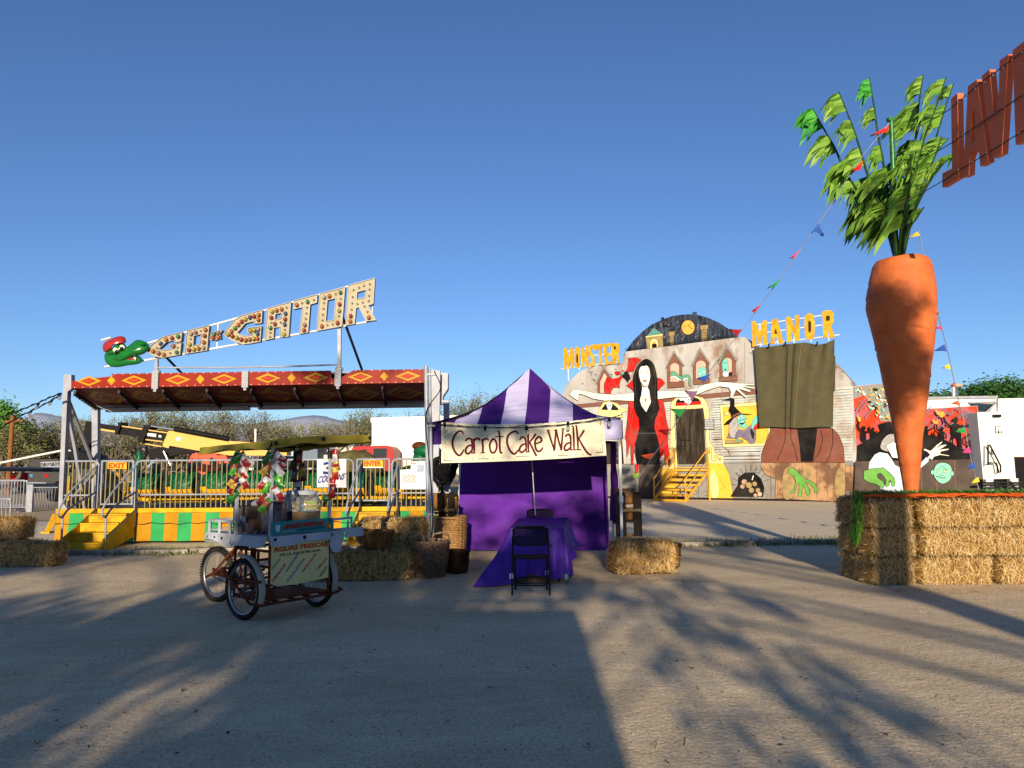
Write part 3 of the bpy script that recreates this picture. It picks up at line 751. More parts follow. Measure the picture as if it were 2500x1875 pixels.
p_flame = pm('flame', '#f0a531', var=.1); p_white = pm('white', '#e8e8ea', stain_amt=.1); p_lgrn = pm('leaf_green', '#6aa64a', var=.15); p_mint = pm('mint', '#86cdb0'); p_slate = pm('slate', '#8a8984')
p_teal = pm('teal', '#4b8a83'); p_tan = pm('tan', '#a58d5d', var=.2, scale=5); p_bone = pm('bone_pink', '#c99f86', var=.3, scale=7); p_shirt = pm('shirt', '#c3cfdc'); p_char = pm('charcoal', '#5d5048', var=.2, scale=2, stain='#3a2f2a', stain_amt=.5)
MP = [p_grey, p_sid, p_blk, p_line, p_red, p_skin, p_brn, p_pink, p_grn, p_aqua, p_yel, p_cream, p_night, p_moon, p_door, p_stone, p_mud, p_skirt, p_lav, p_hair, p_sky, p_flame, p_white, p_lgrn, p_mint, p_slate, p_teal, p_tan, p_bone, p_shirt, p_char]
IX = {m.name[6:]: i for i, m in enumerate(MP)}
class Paint(MB):
    """coats of paint on the facade, each a few millimetres over the last"""
    def __init__(s, o0=.004, P=PM): MB.__init__(s); s.o = o0; s.P = P
    def up(s, k=1): s.o += .004 * k; return s
    def shape(s, pts, col, curve=False, hole=None, out=0.0, ocol='line'):
        q = [(v.x, v.y) for v in catmull([V((x, y, 0)) for x, y in pts], True, 5)] if curve else pts
        if out:
            s.ribbon(q + [q[0], q[1]], out, lambda x, y: s.P(x, y, s.o + .0015), IX[ocol])
        lp = [[s.P(x, y, s.o) for x, y in q]] + ([[s.P(x, y, s.o) for x, y in hole]] if hole else [])
        s.sheet(lp, IX[col]); s.o += .0015 if not out else .003
        return s
    def line(s, pts, w=1.0, col='line', curve=False):
        q = [(v.x, v.y) for v in catmull([V((x, y, 0)) for x, y in pts], False, 4)] if curve else pts
        s.ribbon(q, w, lambda x, y: s.P(x, y, s.o), IX[col]); s.o += .00005; return s
    def disc(s, c, r, col, ry=None, n=14, **k):
        ry = r if ry is None else ry; return s.shape([(c[0] + r * cos(2 * pi * i / n), c[1] + ry * sin(2 * pi * i / n)) for i in range(n)], col, **k)
    def go(s, name, parent): return s.build(name, MP, parent)
def base_px(px):                                     # foot of the facade under a column of pixels
    lo, hi = 1150, 1300
    for _ in range(40):
        mid = (lo + hi) / 2
        if PM(px, mid).z > .06: lo = mid
        else: hi = mid
    return (px, lo)
hh = thing('haunted_house', 'grey painted haunted house front with a vampire woman, a night sky dome and yellow doorways', 'funhouse', (8.5, 33.7, 0))
def slab(b, pts, d0, thick, m=0, off=0.0): b.prism([[PM(x, y, off) for x, y in pts]], -NM * thick, m)
# main wall: grey upper part, wooden siding below, stone panels at the foot
top = z7(60, 760, 85, 715, 100, 680, 130, 640, 160, 610, 200, 570, 250, 545, 300, 522, 400, 512, 540, 500, 565, 410, 1470, 294, 1500, 300, 1570, 380) + z8(290, 375, 600, 400, 915, 488, 1040, 632, 1045, 676, 1057, 676)
XR = 2082
def wall(b):
    bl, br_ = base_px(top[0][0]), base_px(XR)
    slab(b, [(x, y) for x, y in top] + [(XR, br_[1]), bl], 0, 2.1)
part('wall', MP[0:1], hh, wall)
P_ = Paint()
SEAM0, SEAM1 = z7(400, 1287)[0], z8(1095, 1266)[0]
def seam(px): return lerp(SEAM0[1], SEAM1[1], (px - SEAM0[0]) / (SEAM1[0] - SEAM0[0]))
CT0, CT1 = z7(250, 815)[0], z8(300, 705)[0]
def corn(px): return lerp(CT0[1], CT1[1], (px - CT0[0]) / (CT1[0] - CT0[0]))
xl = 1372
P_.shape([(xl, corn(xl) + 10), (XR, corn(XR) + 12), (XR, seam(XR)), (xl, seam(xl))], 'siding')
P_.shape([(xl, seam(xl)), (XR, seam(XR)), base_px(XR), base_px(xl)], 'stone')
rr = random.Random(3)
for k in range(26):                                   # siding boards: ragged dark lines
    f = (k + .6) / 26
    segs = [(1372, 1440), (1640, 1655), (1735, 1766), (1745, 1900), (2030, 2080), (1610, 1650)]
    x0 = 1372; y0 = lerp(corn(x0) + 14, seam(x0), f); y1 = lerp(corn(XR) + 14, seam(XR), f)
    for sx0, sx1 in segs:
        n = 7; pts = []
        for i in range(n + 1):
            x = lerp(sx0, sx1, i / n); pts.append((x, lerp(y0, y1, (x - x0) / (XR - x0)) + rr.uniform(-.5, .5)))
        P_.line(pts, rr.choice([.5, .7, 1.0]))
P_.up()
for sx in (1440, 1500, 1575, 1640, 1705, 1752, 1836, 1990): P_.line([(sx, seam(sx)), base_px(sx)], .6)
P_.line([(xl, seam(xl)), (XR, seam(XR))], 1.0)
P_.up().shape([(xl, corn(xl)), (1540, corn(1540)), (1540, corn(1540) + 9), (xl, corn(xl) + 9)], 'brown', out=.6)
P_.shape([(1600, corn(1600) + 2), (1850, corn(1850)), (1850, corn(1850) + 11), (1600, corn(1600) + 12)], 'brown', out=.6)
for x, y, l in [(1434, 905, 16), (1446, 925, 9), (1450, 912, 10), (1462, 946, 6), (1420, 935, 5), (1500, 900, 6), (1468, 893, 5), (1490, 912, 7), (1830, 860, 7), (2055, 905, 6), (2040, 895, 5), (1680, 935, 4), (1628, 955, 4)]:
    P_.line([(x, y), (x + l * .5, y + l * .3), (x + l * .7, y + l * .75)], .8); P_.line([(x + l * .5, y + l * .3), (x + l * .9, y + l * .1)], .7)
for sx in (1527, 1585, 1660, 1710, 1762, 1818): P_.line([(sx, 868 - (sx - 1527) * .127 + 4), (sx + 1, 985)], .45, 'slate')
P_.go('siding', hh)
# stones drawn at the foot
P_ = Paint(.03)
for i in range(70):
    x = rr.choice([rr.uniform(1510, 1600), rr.uniform(1790, 1870), rr.uniform(2005, 2080), rr.uniform(1655, 1728)]); y = rr.uniform(1140, 1212); w, h = rr.uniform(6, 13), rr.uniform(5, 10)
    P_.line([(x, y), (x + w, y + rr.uniform(-2, 2)), (x + w + rr.uniform(-2, 1), y + h), (x, y + h)], .5)
P_.shape(z8(105, 1540, 165, 1450, 168, 1390, 220, 1352, 290, 1352, 345, 1400, 370, 1470, 360, 1540), 'black', out=.8)
for cx, cy, r in ((215, 1425, 35), (250, 1450, 38), (295, 1440, 30), (200, 1460, 28), (270, 1490, 34), (320, 1490, 30), (335, 1520, 28), (300, 1530, 26)):
    q = z8(cx, cy)[0]; P_.disc(q, r * .2, rr.choice(['bone_pink', 'tan', 'bone_pink', 'pink']), out=.5)
P_.line(z8(275, 1410, 285, 1375), 2.2, 'white')
for i in range(10):
    a0 = pi * (1.02 + i * .098); c = z8(262, 1455)[0]; P_.line([(c[0] + 33 * cos(a0), c[1] + 36 * sin(a0)), (c[0] + 47 * cos(a0), c[1] + 52 * sin(a0))], .7)
P_.go('stone_pattern', hh)
# dark base strip
part('base_strip', [p_blk], hh, lambda b: b.prism([[PM(*base_px(1371), .02) - V((0, 0, .06)), PM(*base_px(2400), .02) - V((0, 0, .06)), PM(*base_px(2400), .02) + V((0, 0, .03)), PM(*base_px(1371), .02) + V((0, 0, .03))]], -NM * .3))
# dome of night sky behind the parapet
dome = z7(548, 440, 575, 395, 620, 330, 700, 250, 770, 198, 850, 160, 930, 133, 1000, 122, 1060, 119, 1120, 122, 1200, 143, 1290, 182, 1360, 228, 1420, 280, 1450, 320, 1440, 340)
nd = part('night_dome', [p_night], hh, lambda b: slab(b, dome, 0, .12, 0, -.25))
part('dome_lug', [p_night], hh, lambda b: slab(b, z7(838, 148, 860, 140, 866, 165, 845, 170), 0, .08, 0, -.26))
part('dome_lug', [p_night], hh, lambda b: slab(b, z7(1088, 100, 1116, 100, 1114, 130, 1086, 130), 0, .08, 0, -.26))
P_ = Paint(-.244)
for i in range(170):
    x, y = rr.uniform(600, 1420), rr.uniform(130, 380)
    t = (x - 1010) / 430; 
    if y < 130 + 250 * t * t + 12 or y > 395 - (x - 565) * .13 - 12: continue
    l = rr.uniform(10, 32); P_.line(z7(x, y, x - l * .5, y + l), rr.choice([.5, .9, 1.3]), rr.choice(['slate', 'slate', 'black', 'brown', 'lavender', 'night']))
P_.up().disc(z7(1052, 221)[0], 15.6, 'moon', ry=17.2, n=24)
P_.line(z7(1010, 240, 1030, 215, 1070, 195, 1085, 165), .8, 'black'); P_.line(z7(1030, 215, 1010, 195), .8, 'black'); P_.line(z7(1055, 205, 1075, 230, 1090, 228), 1.6, 'black')
P_.shape(z7(853, 200, 865, 208, 880, 200, 893, 208, 910, 205, 900, 222, 880, 214, 862, 220), 'black')
P_.shape(z7(722, 298, 855, 280, 858, 370, 735, 388), 'tan', out=.8); P_.shape(z7(720, 298, 785, 222, 856, 274), 'teal', out=1.0); P_.shape(z7(722, 290, 856, 272, 856, 284, 722, 300), 'cream', out=.5)
P_.shape(z7(755, 385, 757, 335, 770, 312, 790, 308, 810, 318, 818, 340, 818, 375), 'cream', out=.6); P_.shape(z7(768, 383, 768, 345, 785, 330, 800, 335, 808, 350, 808, 377), 'moon'); P_.disc(z7(790, 366)[0], 6.5, 'black')
for cx, y0, y1, w in ((925, 245, 360, 17), (1178, 195, 328, 23)):
    P_.shape(z7(cx - w, y0 + 30, cx + w, y0 + 26, cx + w, y1 - 6, cx - w, y1), 'tan', out=.8); P_.shape(z7(cx - w - 8, y0 + 10, cx + w + 8, y0 + 4, cx + w + 6, y0 + 40, cx - w - 6, y0 + 46), 'tan', out=.9)
    for j in range(6): P_.line(z7(cx - w, y0 + 55 + j * 12, cx + w, y0 + 52 + j * 12), .7)
    for dx in (-12, 0, 12): P_.line(z7(cx + dx, y0 + 8, cx + dx, y0 - 12), 2.0)
P_.go('night_print', hh)
def cresting(b):                                     # little iron fence on the parapet
    for i in range(64):
        f = i / 63; x, y = lerp(566, 1440, f), lerp(408, 297, f)
        if 728 < x < 862: continue
        q = z7(x, y, x, y - 26 - 6 * (i % 2)); b.ribbon(q, .8, lambda a, c: PM(a, c, -.03)); q = z7(x - 5, y - 20, x + 5, y - 20); b.ribbon(q, .9, lambda a, c: PM(a, c, -.034))
    for dy in (4, 14):
        b.ribbon(z7(566, 408 - dy, 722, 388 - dy), .9, lambda a, c: PM(a, c, -.03)); b.ribbon(z7(864, 370 - dy, 1440, 297 - dy), .9, lambda a, c: PM(a, c, -.03))
part('cresting', [p_blk], hh, cresting)
# attic windows
def attic(name, zf, frame, roof_, arch, sill, extra=None):
    P_ = Paint(.03)
    P_.shape(zf(frame), 'brown', out=.7); P_.shape(zf(roof_), 'slate', out=.8); P_.shape(zf(arch), 'pink', out=.6); 
    if extra: extra(P_)
    if sill: P_.shape(zf(sill), 'brown', out=.9)
    P_.go(name, hh)
def arch(x0, x1, ytop, ybot): 
    r = (x1 - x0) / 2; c = (x0 + x1) / 2
    return [q for p in [(x1, ybot)] + [(c + r * cos(a), ytop + r * .9 - r * .9 * sin(a)) for a in [i * pi / 8 for i in range(9)]] + [(x0, ybot)] for q in p]
def tentacle(P_):
    P_.shape(w4(1075, 620, 1130, 603, 1200, 625, 1260, 690, 1315, 735, 1370, 710, 1430, 685, 1490, 700, 1530, 750, 1535, 830, 1510, 900, 1545, 965, 1500, 940, 1480, 880, 1495, 800, 1470, 750, 1420, 750, 1370, 790, 1320, 790, 1250, 760, 1200, 720, 1140, 705, 1085, 735), 'green', out=.7)
    P_.shape(w4(1085, 745, 1140, 712, 1200, 728, 1260, 775, 1330, 810, 1300, 820, 1230, 790, 1190, 745, 1140, 728, 1088, 765), 'white'); P_.shape(w4(1350, 815, 1400, 765, 1460, 755, 1490, 790, 1465, 775, 1410, 785, 1370, 820), 'white')
attic('attic_window', w4, [1010, 880, 1005, 490, 1150, 205, 1335, 480, 1345, 850], [975, 560, 965, 540, 1150, 150, 1400, 490, 1370, 515, 1155, 205], arch(1070, 1275, 425, 850), [1003, 862, 1388, 842, 1390, 962, 1012, 992], tentacle)
def skullface(P_):
    P_.shape(w4(1690, 660, 1720, 560, 1790, 510, 1850, 520, 1880, 560, 1880, 700, 1800, 735, 1720, 745, 1700, 700), 'aqua', True, out=.6); P_.disc(w4(1825, 630)[0], 2.8, 'white', out=.6); P_.disc(w4(1740, 680)[0], 2.8, 'white', out=.6); P_.line(w4(1770, 690, 1790, 720), .7)
attic('attic_window', w4, [1590, 820, 1590, 470, 1740, 140, 1935, 440, 1940, 800], [1545, 490, 1735, 80, 1970, 430, 1955, 460, 1740, 150, 1580, 515], arch(1650, 1872, 368, 800), [1592, 808, 1960, 772, 1965, 890, 1600, 912], skullface)
def oldface(P_):
    P_.shape(z7(1320, 490, 1345, 458, 1362, 490, 1368, 540, 1355, 575, 1330, 580, 1320, 545), 'aqua', True, out=.6); P_.shape(z7(1325, 575, 1368, 570, 1372, 602, 1330, 604), 'white'); P_.shape(z7(1366, 575, 1392, 565, 1395, 600, 1366, 602), 'black'); P_.disc(z7(1342, 550)[0], 2.4, 'black'); P_.line(z7(1328, 500, 1340, 498), 1); P_.line(z7(1345, 498, 1358, 496), 1)
attic('attic_window', z7, [1300, 615, 1298, 480, 1355, 375, 1420, 470, 1425, 600], [1282, 505, 1354, 355, 1440, 480, 1430, 492, 1356, 380, 1296, 506], arch(1322, 1394, 456, 600), [1292, 610, 1438, 597, 1438, 636, 1293, 645], oldface)
attic('attic_window', w7, [1028, 1235, 1028, 960, 1180, 600, 1370, 850, 1330, 900, 1200, 720, 1085, 960, 1085, 1235], [985, 1010, 1175, 565, 1390, 850, 1375, 875, 1185, 620, 1015, 1012], [1085, 1235, 1085, 960, 1195, 725, 1275, 830, 1190, 1000, 1190, 1250], None)
# red bat
P_ = Paint(.05)
P_.shape(w7(1215, 1265, 1185, 1100, 1195, 1000, 1260, 840, 1350, 875, 1450, 880, 1560, 850, 1620, 790, 1655, 830, 1600, 930, 1580, 1040, 1590, 1110, 1500, 1090, 1420, 1110, 1375, 1180, 1355, 1260), 'red', out=.8)
for q in ((1265, 845, 1275, 1000, 1300, 1130, 1350, 1250), (1300, 900, 1370, 1010, 1470, 1080)): P_.line(w7(*q), .8)
P_.shape(w7(1740, 690, 1790, 600, 1800, 480, 1810, 350) + w4(180, 310, 260, 300, 340, 310, 420, 350, 330, 430, 280, 540, 250, 600, 170, 620, 120, 640, 75, 610), 'red', out=.8)
P_.line(w4(130, 330, 200, 420, 220, 600), .8); P_.line(w4(140, 330, 260, 380, 330, 440), .8)
P_.shape(w7(1740, 700, 1830, 760, 1870, 900, 1840, 880, 1790, 980, 1740, 900, 1700, 870, 1640, 820, 1700, 700), 'black'); P_.shape(w7(1455, 695, 1600, 695, 1600, 760, 1520, 790, 1475, 760), 'red', out=.7); P_.shape(w7(1650, 670, 1650, 580, 1665, 490, 1715, 560, 1700, 660), 'pink', out=.7)
P_.disc(w7(1650, 725)[0], 5.4, 'slate', out=.7)
P_.go('painted_bat', hh)
# vampire woman
P_ = Paint(.09)
P_.shape(z7(590, 790, 640, 790, 830, 780, 855, 790, 870, 850, 885, 950, 900, 1010, 895, 1120, 905, 1200, 915, 1285, 905, 1310, 895, 1250, 880, 1290, 870, 1290, 868, 1200, 800, 1285, 665, 1290, 655, 1200, 640, 1120, 628, 1200, 625, 1290, 610, 1290, 605, 1130, 590, 1170, 575, 1235, 572, 1100, 562, 1080, 575, 980, 585, 880), 'red', out=.8)
P_.shape(w4(90, 930, 220, 810, 260, 830, 270, 1090, 200, 1000), 'red', out=.8); P_.shape(w4(790, 755, 880, 790, 955, 875, 870, 960, 800, 1050, 770, 900), 'red', out=.8)
P_.shape(z7(128, 742, 160, 708, 190, 705, 340, 735, 470, 745, 635, 730, 640, 795, 500, 788, 400, 792, 310, 775, 230, 742, 200, 740, 195, 790, 160, 770), 'pale', out=.8)
P_.shape(z7(815, 715, 900, 713, 1015, 715, 1100, 700, 1180, 665, 1280, 645, 1350, 648, 1420, 655, 1560, 662, 1575, 672, 1480, 672, 1560, 690, 1570, 700, 1470, 682, 1540, 715, 1530, 725, 1440, 695, 1510, 760, 1500, 768, 1425, 705, 1410, 740, 1395, 772, 1382, 768, 1385, 720, 1370, 690, 1300, 680, 1200, 710, 1120, 745, 1040, 765, 940, 765, 815, 780), 'pale', out=.8)
P_.shape(z7(630, 780, 640, 760, 815, 760, 830, 850, 815, 900, 795, 940, 790, 1010, 810, 1060, 832, 1150, 834, 1230, 828, 1285, 655, 1287, 642, 1220, 640, 1130, 660, 1050, 672, 1000, 668, 930, 650, 900, 630, 850), 'black')
P_.shape(z7(670, 765, 690, 760, 690, 690, 750, 690, 752, 745, 768, 772, 760, 810, 725, 880, 690, 830), 'pale')
P_.line(z7(712, 815, 716, 845, 724, 858), .8); P_.line(z7(730, 815, 728, 845), .8)
P_.shape(z7(740, 468, 700, 475, 660, 515, 635, 570, 622, 640, 630, 720, 632, 800, 672, 800, 685, 750, 695, 690, 672, 620, 668, 560, 690, 530, 712, 518, 740, 530, 755, 570, 752, 640, 740, 690, 752, 720, 765, 800, 812, 790, 815, 700, 812, 620, 800, 550, 780, 500), 'black', True)
P_.shape(z7(671, 575, 680, 535, 700, 522, 713, 525, 726, 518, 742, 530, 752, 555, 757, 600, 750, 640, 738, 665, 715, 680, 695, 660, 680, 630), 'pale', True)
for x0, x1, y in ((676, 698, 576), (727, 752, 570)): P_.shape(z7(x0, y, (x0 + x1) / 2, y - 9, x1, y - 2, (x0 + x1) / 2, y + 7), 'white', out=.5); P_.disc(z7((x0 + x1) / 2, y - 1)[0], 1.3, 'black'); P_.line(z7(x0 - 2, y - 12, (x0 + x1) / 2, y - 20, x1 + 2, y - 16), .7)
P_.line(z7(722, 600, 719, 615, 706, 618), .6, 'slate')
P_.shape(z7(700, 633, 716, 627, 732, 632, 726, 645, 716, 650, 706, 645), 'red', out=.5); P_.disc(z7(717, 639)[0], 1.8, 'black'); P_.line(z7(712, 634, 713, 644), .8, 'white'); P_.line(z7(721, 634, 721, 644), .8, 'white')
P_.shape(z7(714, 775, 728, 773, 726, 800, 720, 803), 'slate', out=.6)
P_.line(z7(640, 1046, 808, 1044), .5, 'slate')
for q in ((660, 540, 640, 620, 645, 720, 655, 790), (790, 540, 800, 620, 795, 720, 800, 780), (700, 485, 670, 520, 655, 570), (770, 500, 785, 540, 788, 600)): P_.line(z7(*q), .8, 'charcoal', True)
for q in ((610, 860, 590, 980, 600, 1100), (640, 1020, 625, 1120, 640, 1200), (850, 850, 870, 960, 880, 1080), (840, 1020, 850, 1130, 890, 1240), (620, 900, 605, 1010, 588, 1100)): P_.line(z7(*q), 1.6, 'maroon_brown', True)
for q in ((205, 718, 330, 750, 460, 765, 620, 762), (840, 735, 1000, 738, 1120, 720, 1250, 672)): P_.line(z7(*q), .5, 'slate', True)
P_.shape(z7(675, 1290, 760, 1288, 762, 1548, 665, 1545), 'charcoal'); P_.shape(z7(765, 1288, 840, 1286, 842, 1550, 766, 1548), 'charcoal'); P_.shape(z7(640, 1290, 670, 1290, 660, 1370, 642, 1350), 'red')
P_.go('painted_woman', hh)
# doorways
P_ = Paint(.03)
P_.shape([z7(917, 830)[0]] + z7(925, 800, 960, 765, 1030, 750, 1100, 750, 1170, 770, 1200, 810, 1215, 860, 1218, 1100, 1240, 1142, 1252, 1150, 1262, 1200, 1300, 1218, 1330, 1222, 1330, 1282, 1372, 1360, 1395, 1470, 1402, 1552, 1205, 1550, 1198, 1285, 1190, 1000, 1170, 850, 945, 868, 948, 1000, 970, 1285, 965, 1545, 840, 1545, 850, 1300, 880, 1285, 905, 1225, 912, 1180, 915, 1000), 'cream', out=.9)
P_.shape(z7(1205, 1282, 1330, 1282, 1372, 1360, 1395, 1470, 1402, 1552, 1208, 1550), 'yellow', out=.6); P_.shape(z7(850, 1320, 966, 1320, 965, 1545, 840, 1545), 'yellow')
P_.shape(z7(1232, 1340, 1255, 1345, 1280, 1400, 1290, 1480, 1280, 1540, 1240, 1540, 1225, 1440), 'cream', True); P_.line(z7(1300, 1400, 1330, 1450, 1345, 1460, 1310, 1480), .7)
P_.shape(z7(955, 832, 962, 795, 985, 772, 1050, 762, 1100, 765, 1135, 780, 1150, 800, 1155, 820), 'black', out=.8); P_.shape(z7(958, 830, 965, 808, 1150, 795, 1155, 820), 'red')
P_.shape(z7(978, 770, 1020, 765, 1075, 762, 1080, 800, 1060, 822, 1045, 822, 1030, 808, 1020, 790, 990, 792), 'white', out=.7)
for x, y in ((1035, 785), (1058, 783)): P_.disc(z7(x, y)[0], 1.6, 'black')
P_.line(z7(1035, 808, 1048, 815, 1062, 806), 1.2)
def spiral(cx, cy, r, t, d=1): return [v for i in range(26) for v in (cx + d * r * (1 - i / 30) * cos(t + i * .42), cy + r * (1 - i / 30) * sin(t + i * .42))]
for cx, cy, r, t, d in ((1222, 1170, 20, 1.5, 1), (1270, 1235, 22, 3, 1), (1300, 1245, 13, 0, 1), (925, 1165, 15, 1, -1), (1215, 1195, 10, 2, -1)): P_.line(z7(spiral(cx, cy, r, t, d)), .9)
P_.line(z7(1238, 1180, 1235, 1210, 1235, 1245, 1250, 1262, 1275, 1258), 1.0, curve=True)
P_.go('door_surround', hh)
def door(b): slab(b, z7(955, 862, 1170, 850, 1190, 1282, 972, 1285), 0, .06, 0, .07)
dr = part('door', [p_door], hh, door)
P_ = Paint(.075); P_.line(z7(1066, 860, 1080, 1284), 1.0); P_.line(z7(962, 1148, 1185, 1145), 1.0)
for i in range(26):
    x, y = rr.uniform(970, 1160), rr.uniform(880, 1230); P_.line(z7(x, y, x + rr.uniform(-3, 3), y + rr.uniform(15, 50)), .5, 'charcoal')
P_.line(z7(1000, 1100, 1075, 1100), 2, 'black'); P_.go('door_boards', dr)
P_ = Paint(.034)                                         # left doorway, mostly behind the tent
P_.shape(z7(355, 860, 395, 800, 440, 795, 500, 812, 545, 850, 575, 850, 575, 870, 530, 890, 545, 920, 350, 920), 'cream', out=.9); P_.shape(z7(375, 862, 405, 822, 440, 805, 470, 818, 510, 855, 508, 866), 'black', out=.5)
P_.shape(z7(418, 825, 428, 808, 452, 808, 462, 825, 455, 848, 448, 862, 430, 862, 425, 848), 'white', True); P_.disc(z7(432, 830)[0], 1.5, 'black'); P_.disc(z7(449, 830)[0], 1.5, 'black'); P_.line(z7(432, 848, 448, 848), 1.2)
P_.shape(z7(330, 920, 530, 920, 555, 1285, 470, 1290, 330, 1295), 'door', out=1.0, ocol='cream')
for k in range(5): P_.line(z7(470, 1060 + k * 42, 500, 1075 + k * 42, 535, 1058 + k * 42), .9, 'slate')
P_.go('side_doorway', hh)
# ticket sign by the door
PT = lambda q, o: PM(q[0], q[1], o)
ts = part('ticket_sign', [pm('sign_board', '#50524f')], hh, lambda b: slab(b, z7(1178, 935, 1252, 935, 1257, 1015, 1182, 1018), 0, .04, 0, .08))
def tick(b):
    for i, wd in enumerate(('ABSOLUTELY', 'NO REFUNDS', 'TICKETS', 'PERIOD!')):
        y = 940 + i * 19; b.text(wd, [PT(q, .085) for q in z7(1183, y, 1250, y - 1, 1251, y + 13, 1184, y + 14)], bold=.02)
part('lettering', [p_white], ts, tick)
# witch picture
P_ = Paint(.03)
P_.shape(w5(108, 175, 700, 125, 860, 120, 860, 620, 770, 790, 150, 810), 'cream', out=1.0); P_.shape(w5(152, 218, 700, 185, 840, 180, 830, 620, 770, 745, 183, 762), 'yellow', out=.9)
P_.shape(w5(210, 680, 240, 590, 260, 560, 380, 545, 480, 555, 560, 480, 590, 470, 650, 560, 648, 700, 620, 755, 560, 760, 510, 710, 400, 650, 380, 690, 270, 680), 'lavender', out=.8); P_.shape(w5(570, 520, 600, 560, 625, 600, 615, 700, 590, 670, 565, 590), 'black')
P_.shape(w5(570, 520, 600, 400, 660, 330, 700, 300, 705, 420, 640, 470, 600, 540), 'aqua', out=.7); P_.shape(w5(600, 530, 640, 480, 705, 420, 705, 520, 650, 550), 'red')
P_.shape(w5(350, 400, 375, 340, 430, 315, 470, 320, 480, 355, 525, 390, 480, 400, 500, 440, 515, 500, 480, 535, 430, 510, 385, 470), 'aqua', out=.8)
P_.shape(w5(240, 570, 240, 480, 270, 400, 340, 360, 365, 380, 380, 460, 395, 540, 350, 600, 330, 680, 270, 660), 'hair_grey', out=.7)
P_.shape(w5(135, 108, 260, 72, 325, 80, 330, 200, 420, 290, 300, 350, 275, 370, 270, 320, 232, 260, 258, 190, 265, 110, 200, 110), 'black'); P_.shape(w5(155, 485, 210, 420, 275, 372, 420, 300, 610, 318, 520, 328, 420, 318, 320, 370, 240, 470), 'black'); P_.shape(w5(290, 360, 300, 330, 380, 295, 425, 285, 425, 305, 360, 330, 295, 368), 'brown')
for x, y in ((390, 365), (430, 345)): P_.disc(w5(x, y)[0], 2.6, 'white', ry=3.3, out=.7); P_.disc(w5(x + 5, y - 3)[0], 1.0, 'black')
P_.shape(w5(400, 440, 450, 430, 490, 425, 470, 455, 440, 475, 415, 462), 'black'); P_.line(w5(420, 440, 470, 432), 1.2, 'white'); P_.line(w5(380, 415, 430, 400, 500, 385), .7)
P_.shape(w5(190, 755, 200, 700, 330, 705, 370, 690, 460, 700, 460, 735, 380, 750), 'tan', out=.7); P_.disc(w5(372, 705)[0], 4, 'green'); P_.line(w5(230, 300, 190, 300, 165, 295), .9); P_.disc(w5(212, 305)[0], 5, 'cream', out=.6)
for q in ((170, 810, 240, 860, 260, 930), (160, 880, 720, 870), (170, 940, 720, 930), (170, 995, 720, 990), (0, 690, 130, 685)): P_.line(w5(*q), .9)
P_.go('painted_witch', hh)
# brown robe under the tarp, with the hand below it
P_ = Paint(.03)
P_.shape(z8(425, 1005, 900, 1005, 950, 1060, 985, 1150, 998, 1275, 345, 1278, 350, 1210, 385, 1100, 410, 1040), 'maroon_brown', out=1.4)
P_.shape(z8(345, 1275, 1000, 1275, 1005, 1300, 1095, 1300, 1095, 1480, 990, 1500, 960, 1580, 930, 1578, 455, 1555, 460, 1400, 385, 1370, 345, 1320), 'mud_brown', out=.8)
P_.shape(z8(625, 1010, 782, 1010, 770, 1130, 748, 1268, 655, 1268, 645, 1150), 'black')
for q in ((535, 1010, 530, 1110, 500, 1190, 470, 1255), (580, 1010, 575, 1080, 605, 1160, 630, 1265), (810, 1020, 825, 1100, 800, 1190, 750, 1265), (900, 1010, 905, 1120, 880, 1220, 850, 1270)): P_.line(z8(*q), 1.5)
for x in (420, 470, 605, 665, 775, 860, 905, 1000, 1040): P_.line(z8(x, 1290, x + 4, 1550), 1.0, 'maroon_brown')
for x0 in (680, 940, 530): P_.shape(z8(x0, 1330, x0 + 45, 1320, x0 + 60, 1440, x0 + 45, 1550, x0 - 5, 1548, x0 - 20, 1430), 'tan', True)
P_.shape(z8(560, 1320, 585, 1310, 620, 1335, 665, 1380, 690, 1400, 740, 1420, 775, 1450, 785, 1490, 775, 1515, 760, 1505, 755, 1470, 715, 1430, 690, 1425, 720, 1480, 725, 1520, 705, 1535, 690, 1490, 672, 1440, 665, 1490, 655, 1540, 632, 1540, 640, 1480, 640, 1430, 625, 1450, 605, 1505, 580, 1520, 572, 1500, 600, 1480, 615, 1420, 600, 1380, 562, 1360), 'leaf_green', out=1.0)
P_.go('painted_robe', hh)
# side wing: burning hill and white-haired man
wing = [(XR + 1, w6(60, 130)[0][1]), w6(470, 90)[0], w6(640, 140)[0], w6(760, 460)[0]] + w6(1040, 432, 1752, 388) + [w6(1820, 1110)[0]] + [base_px(2405)] + [base_px(XR + 1)]
wing[0] = w6(60, 128)[0]
part('side_wing', MP[0:1], hh, lambda b: slab(b, wing, 0, .5, 0, .0))
P_ = Paint(.006)
P_.shape([w6(66, 135)[0], w6(470, 96)[0], w6(640, 145)[0], w6(760, 465)[0]] + w6(1040, 438, 1748, 394, 1812, 1105, 130, 1140), 'sunset_red')
P_.shape(w6(66, 140, 470, 98, 640, 150, 740, 460, 720, 600, 440, 600, 430, 520, 340, 410, 270, 350, 280, 300, 210, 250, 75, 300), 'slate')
rr2 = random.Random(11)
for i in range(110):
    x, y = rr2.uniform(90, 560), rr2.uniform(130, 560)
    if y > 140 + (x - 60) * .95 + 60 or (y > 260 and x < 240): continue
    l = rr2.uniform(18, 60); a = rr2.uniform(-.6, 1.0); P_.shape(w6(x, y, x + l, y + l * a, x + l * .6, y + l * a + 22, x + l * .1, y + 16), rr2.choice(['flame', 'flame', 'mint', 'white', 'black', 'cream']), True)
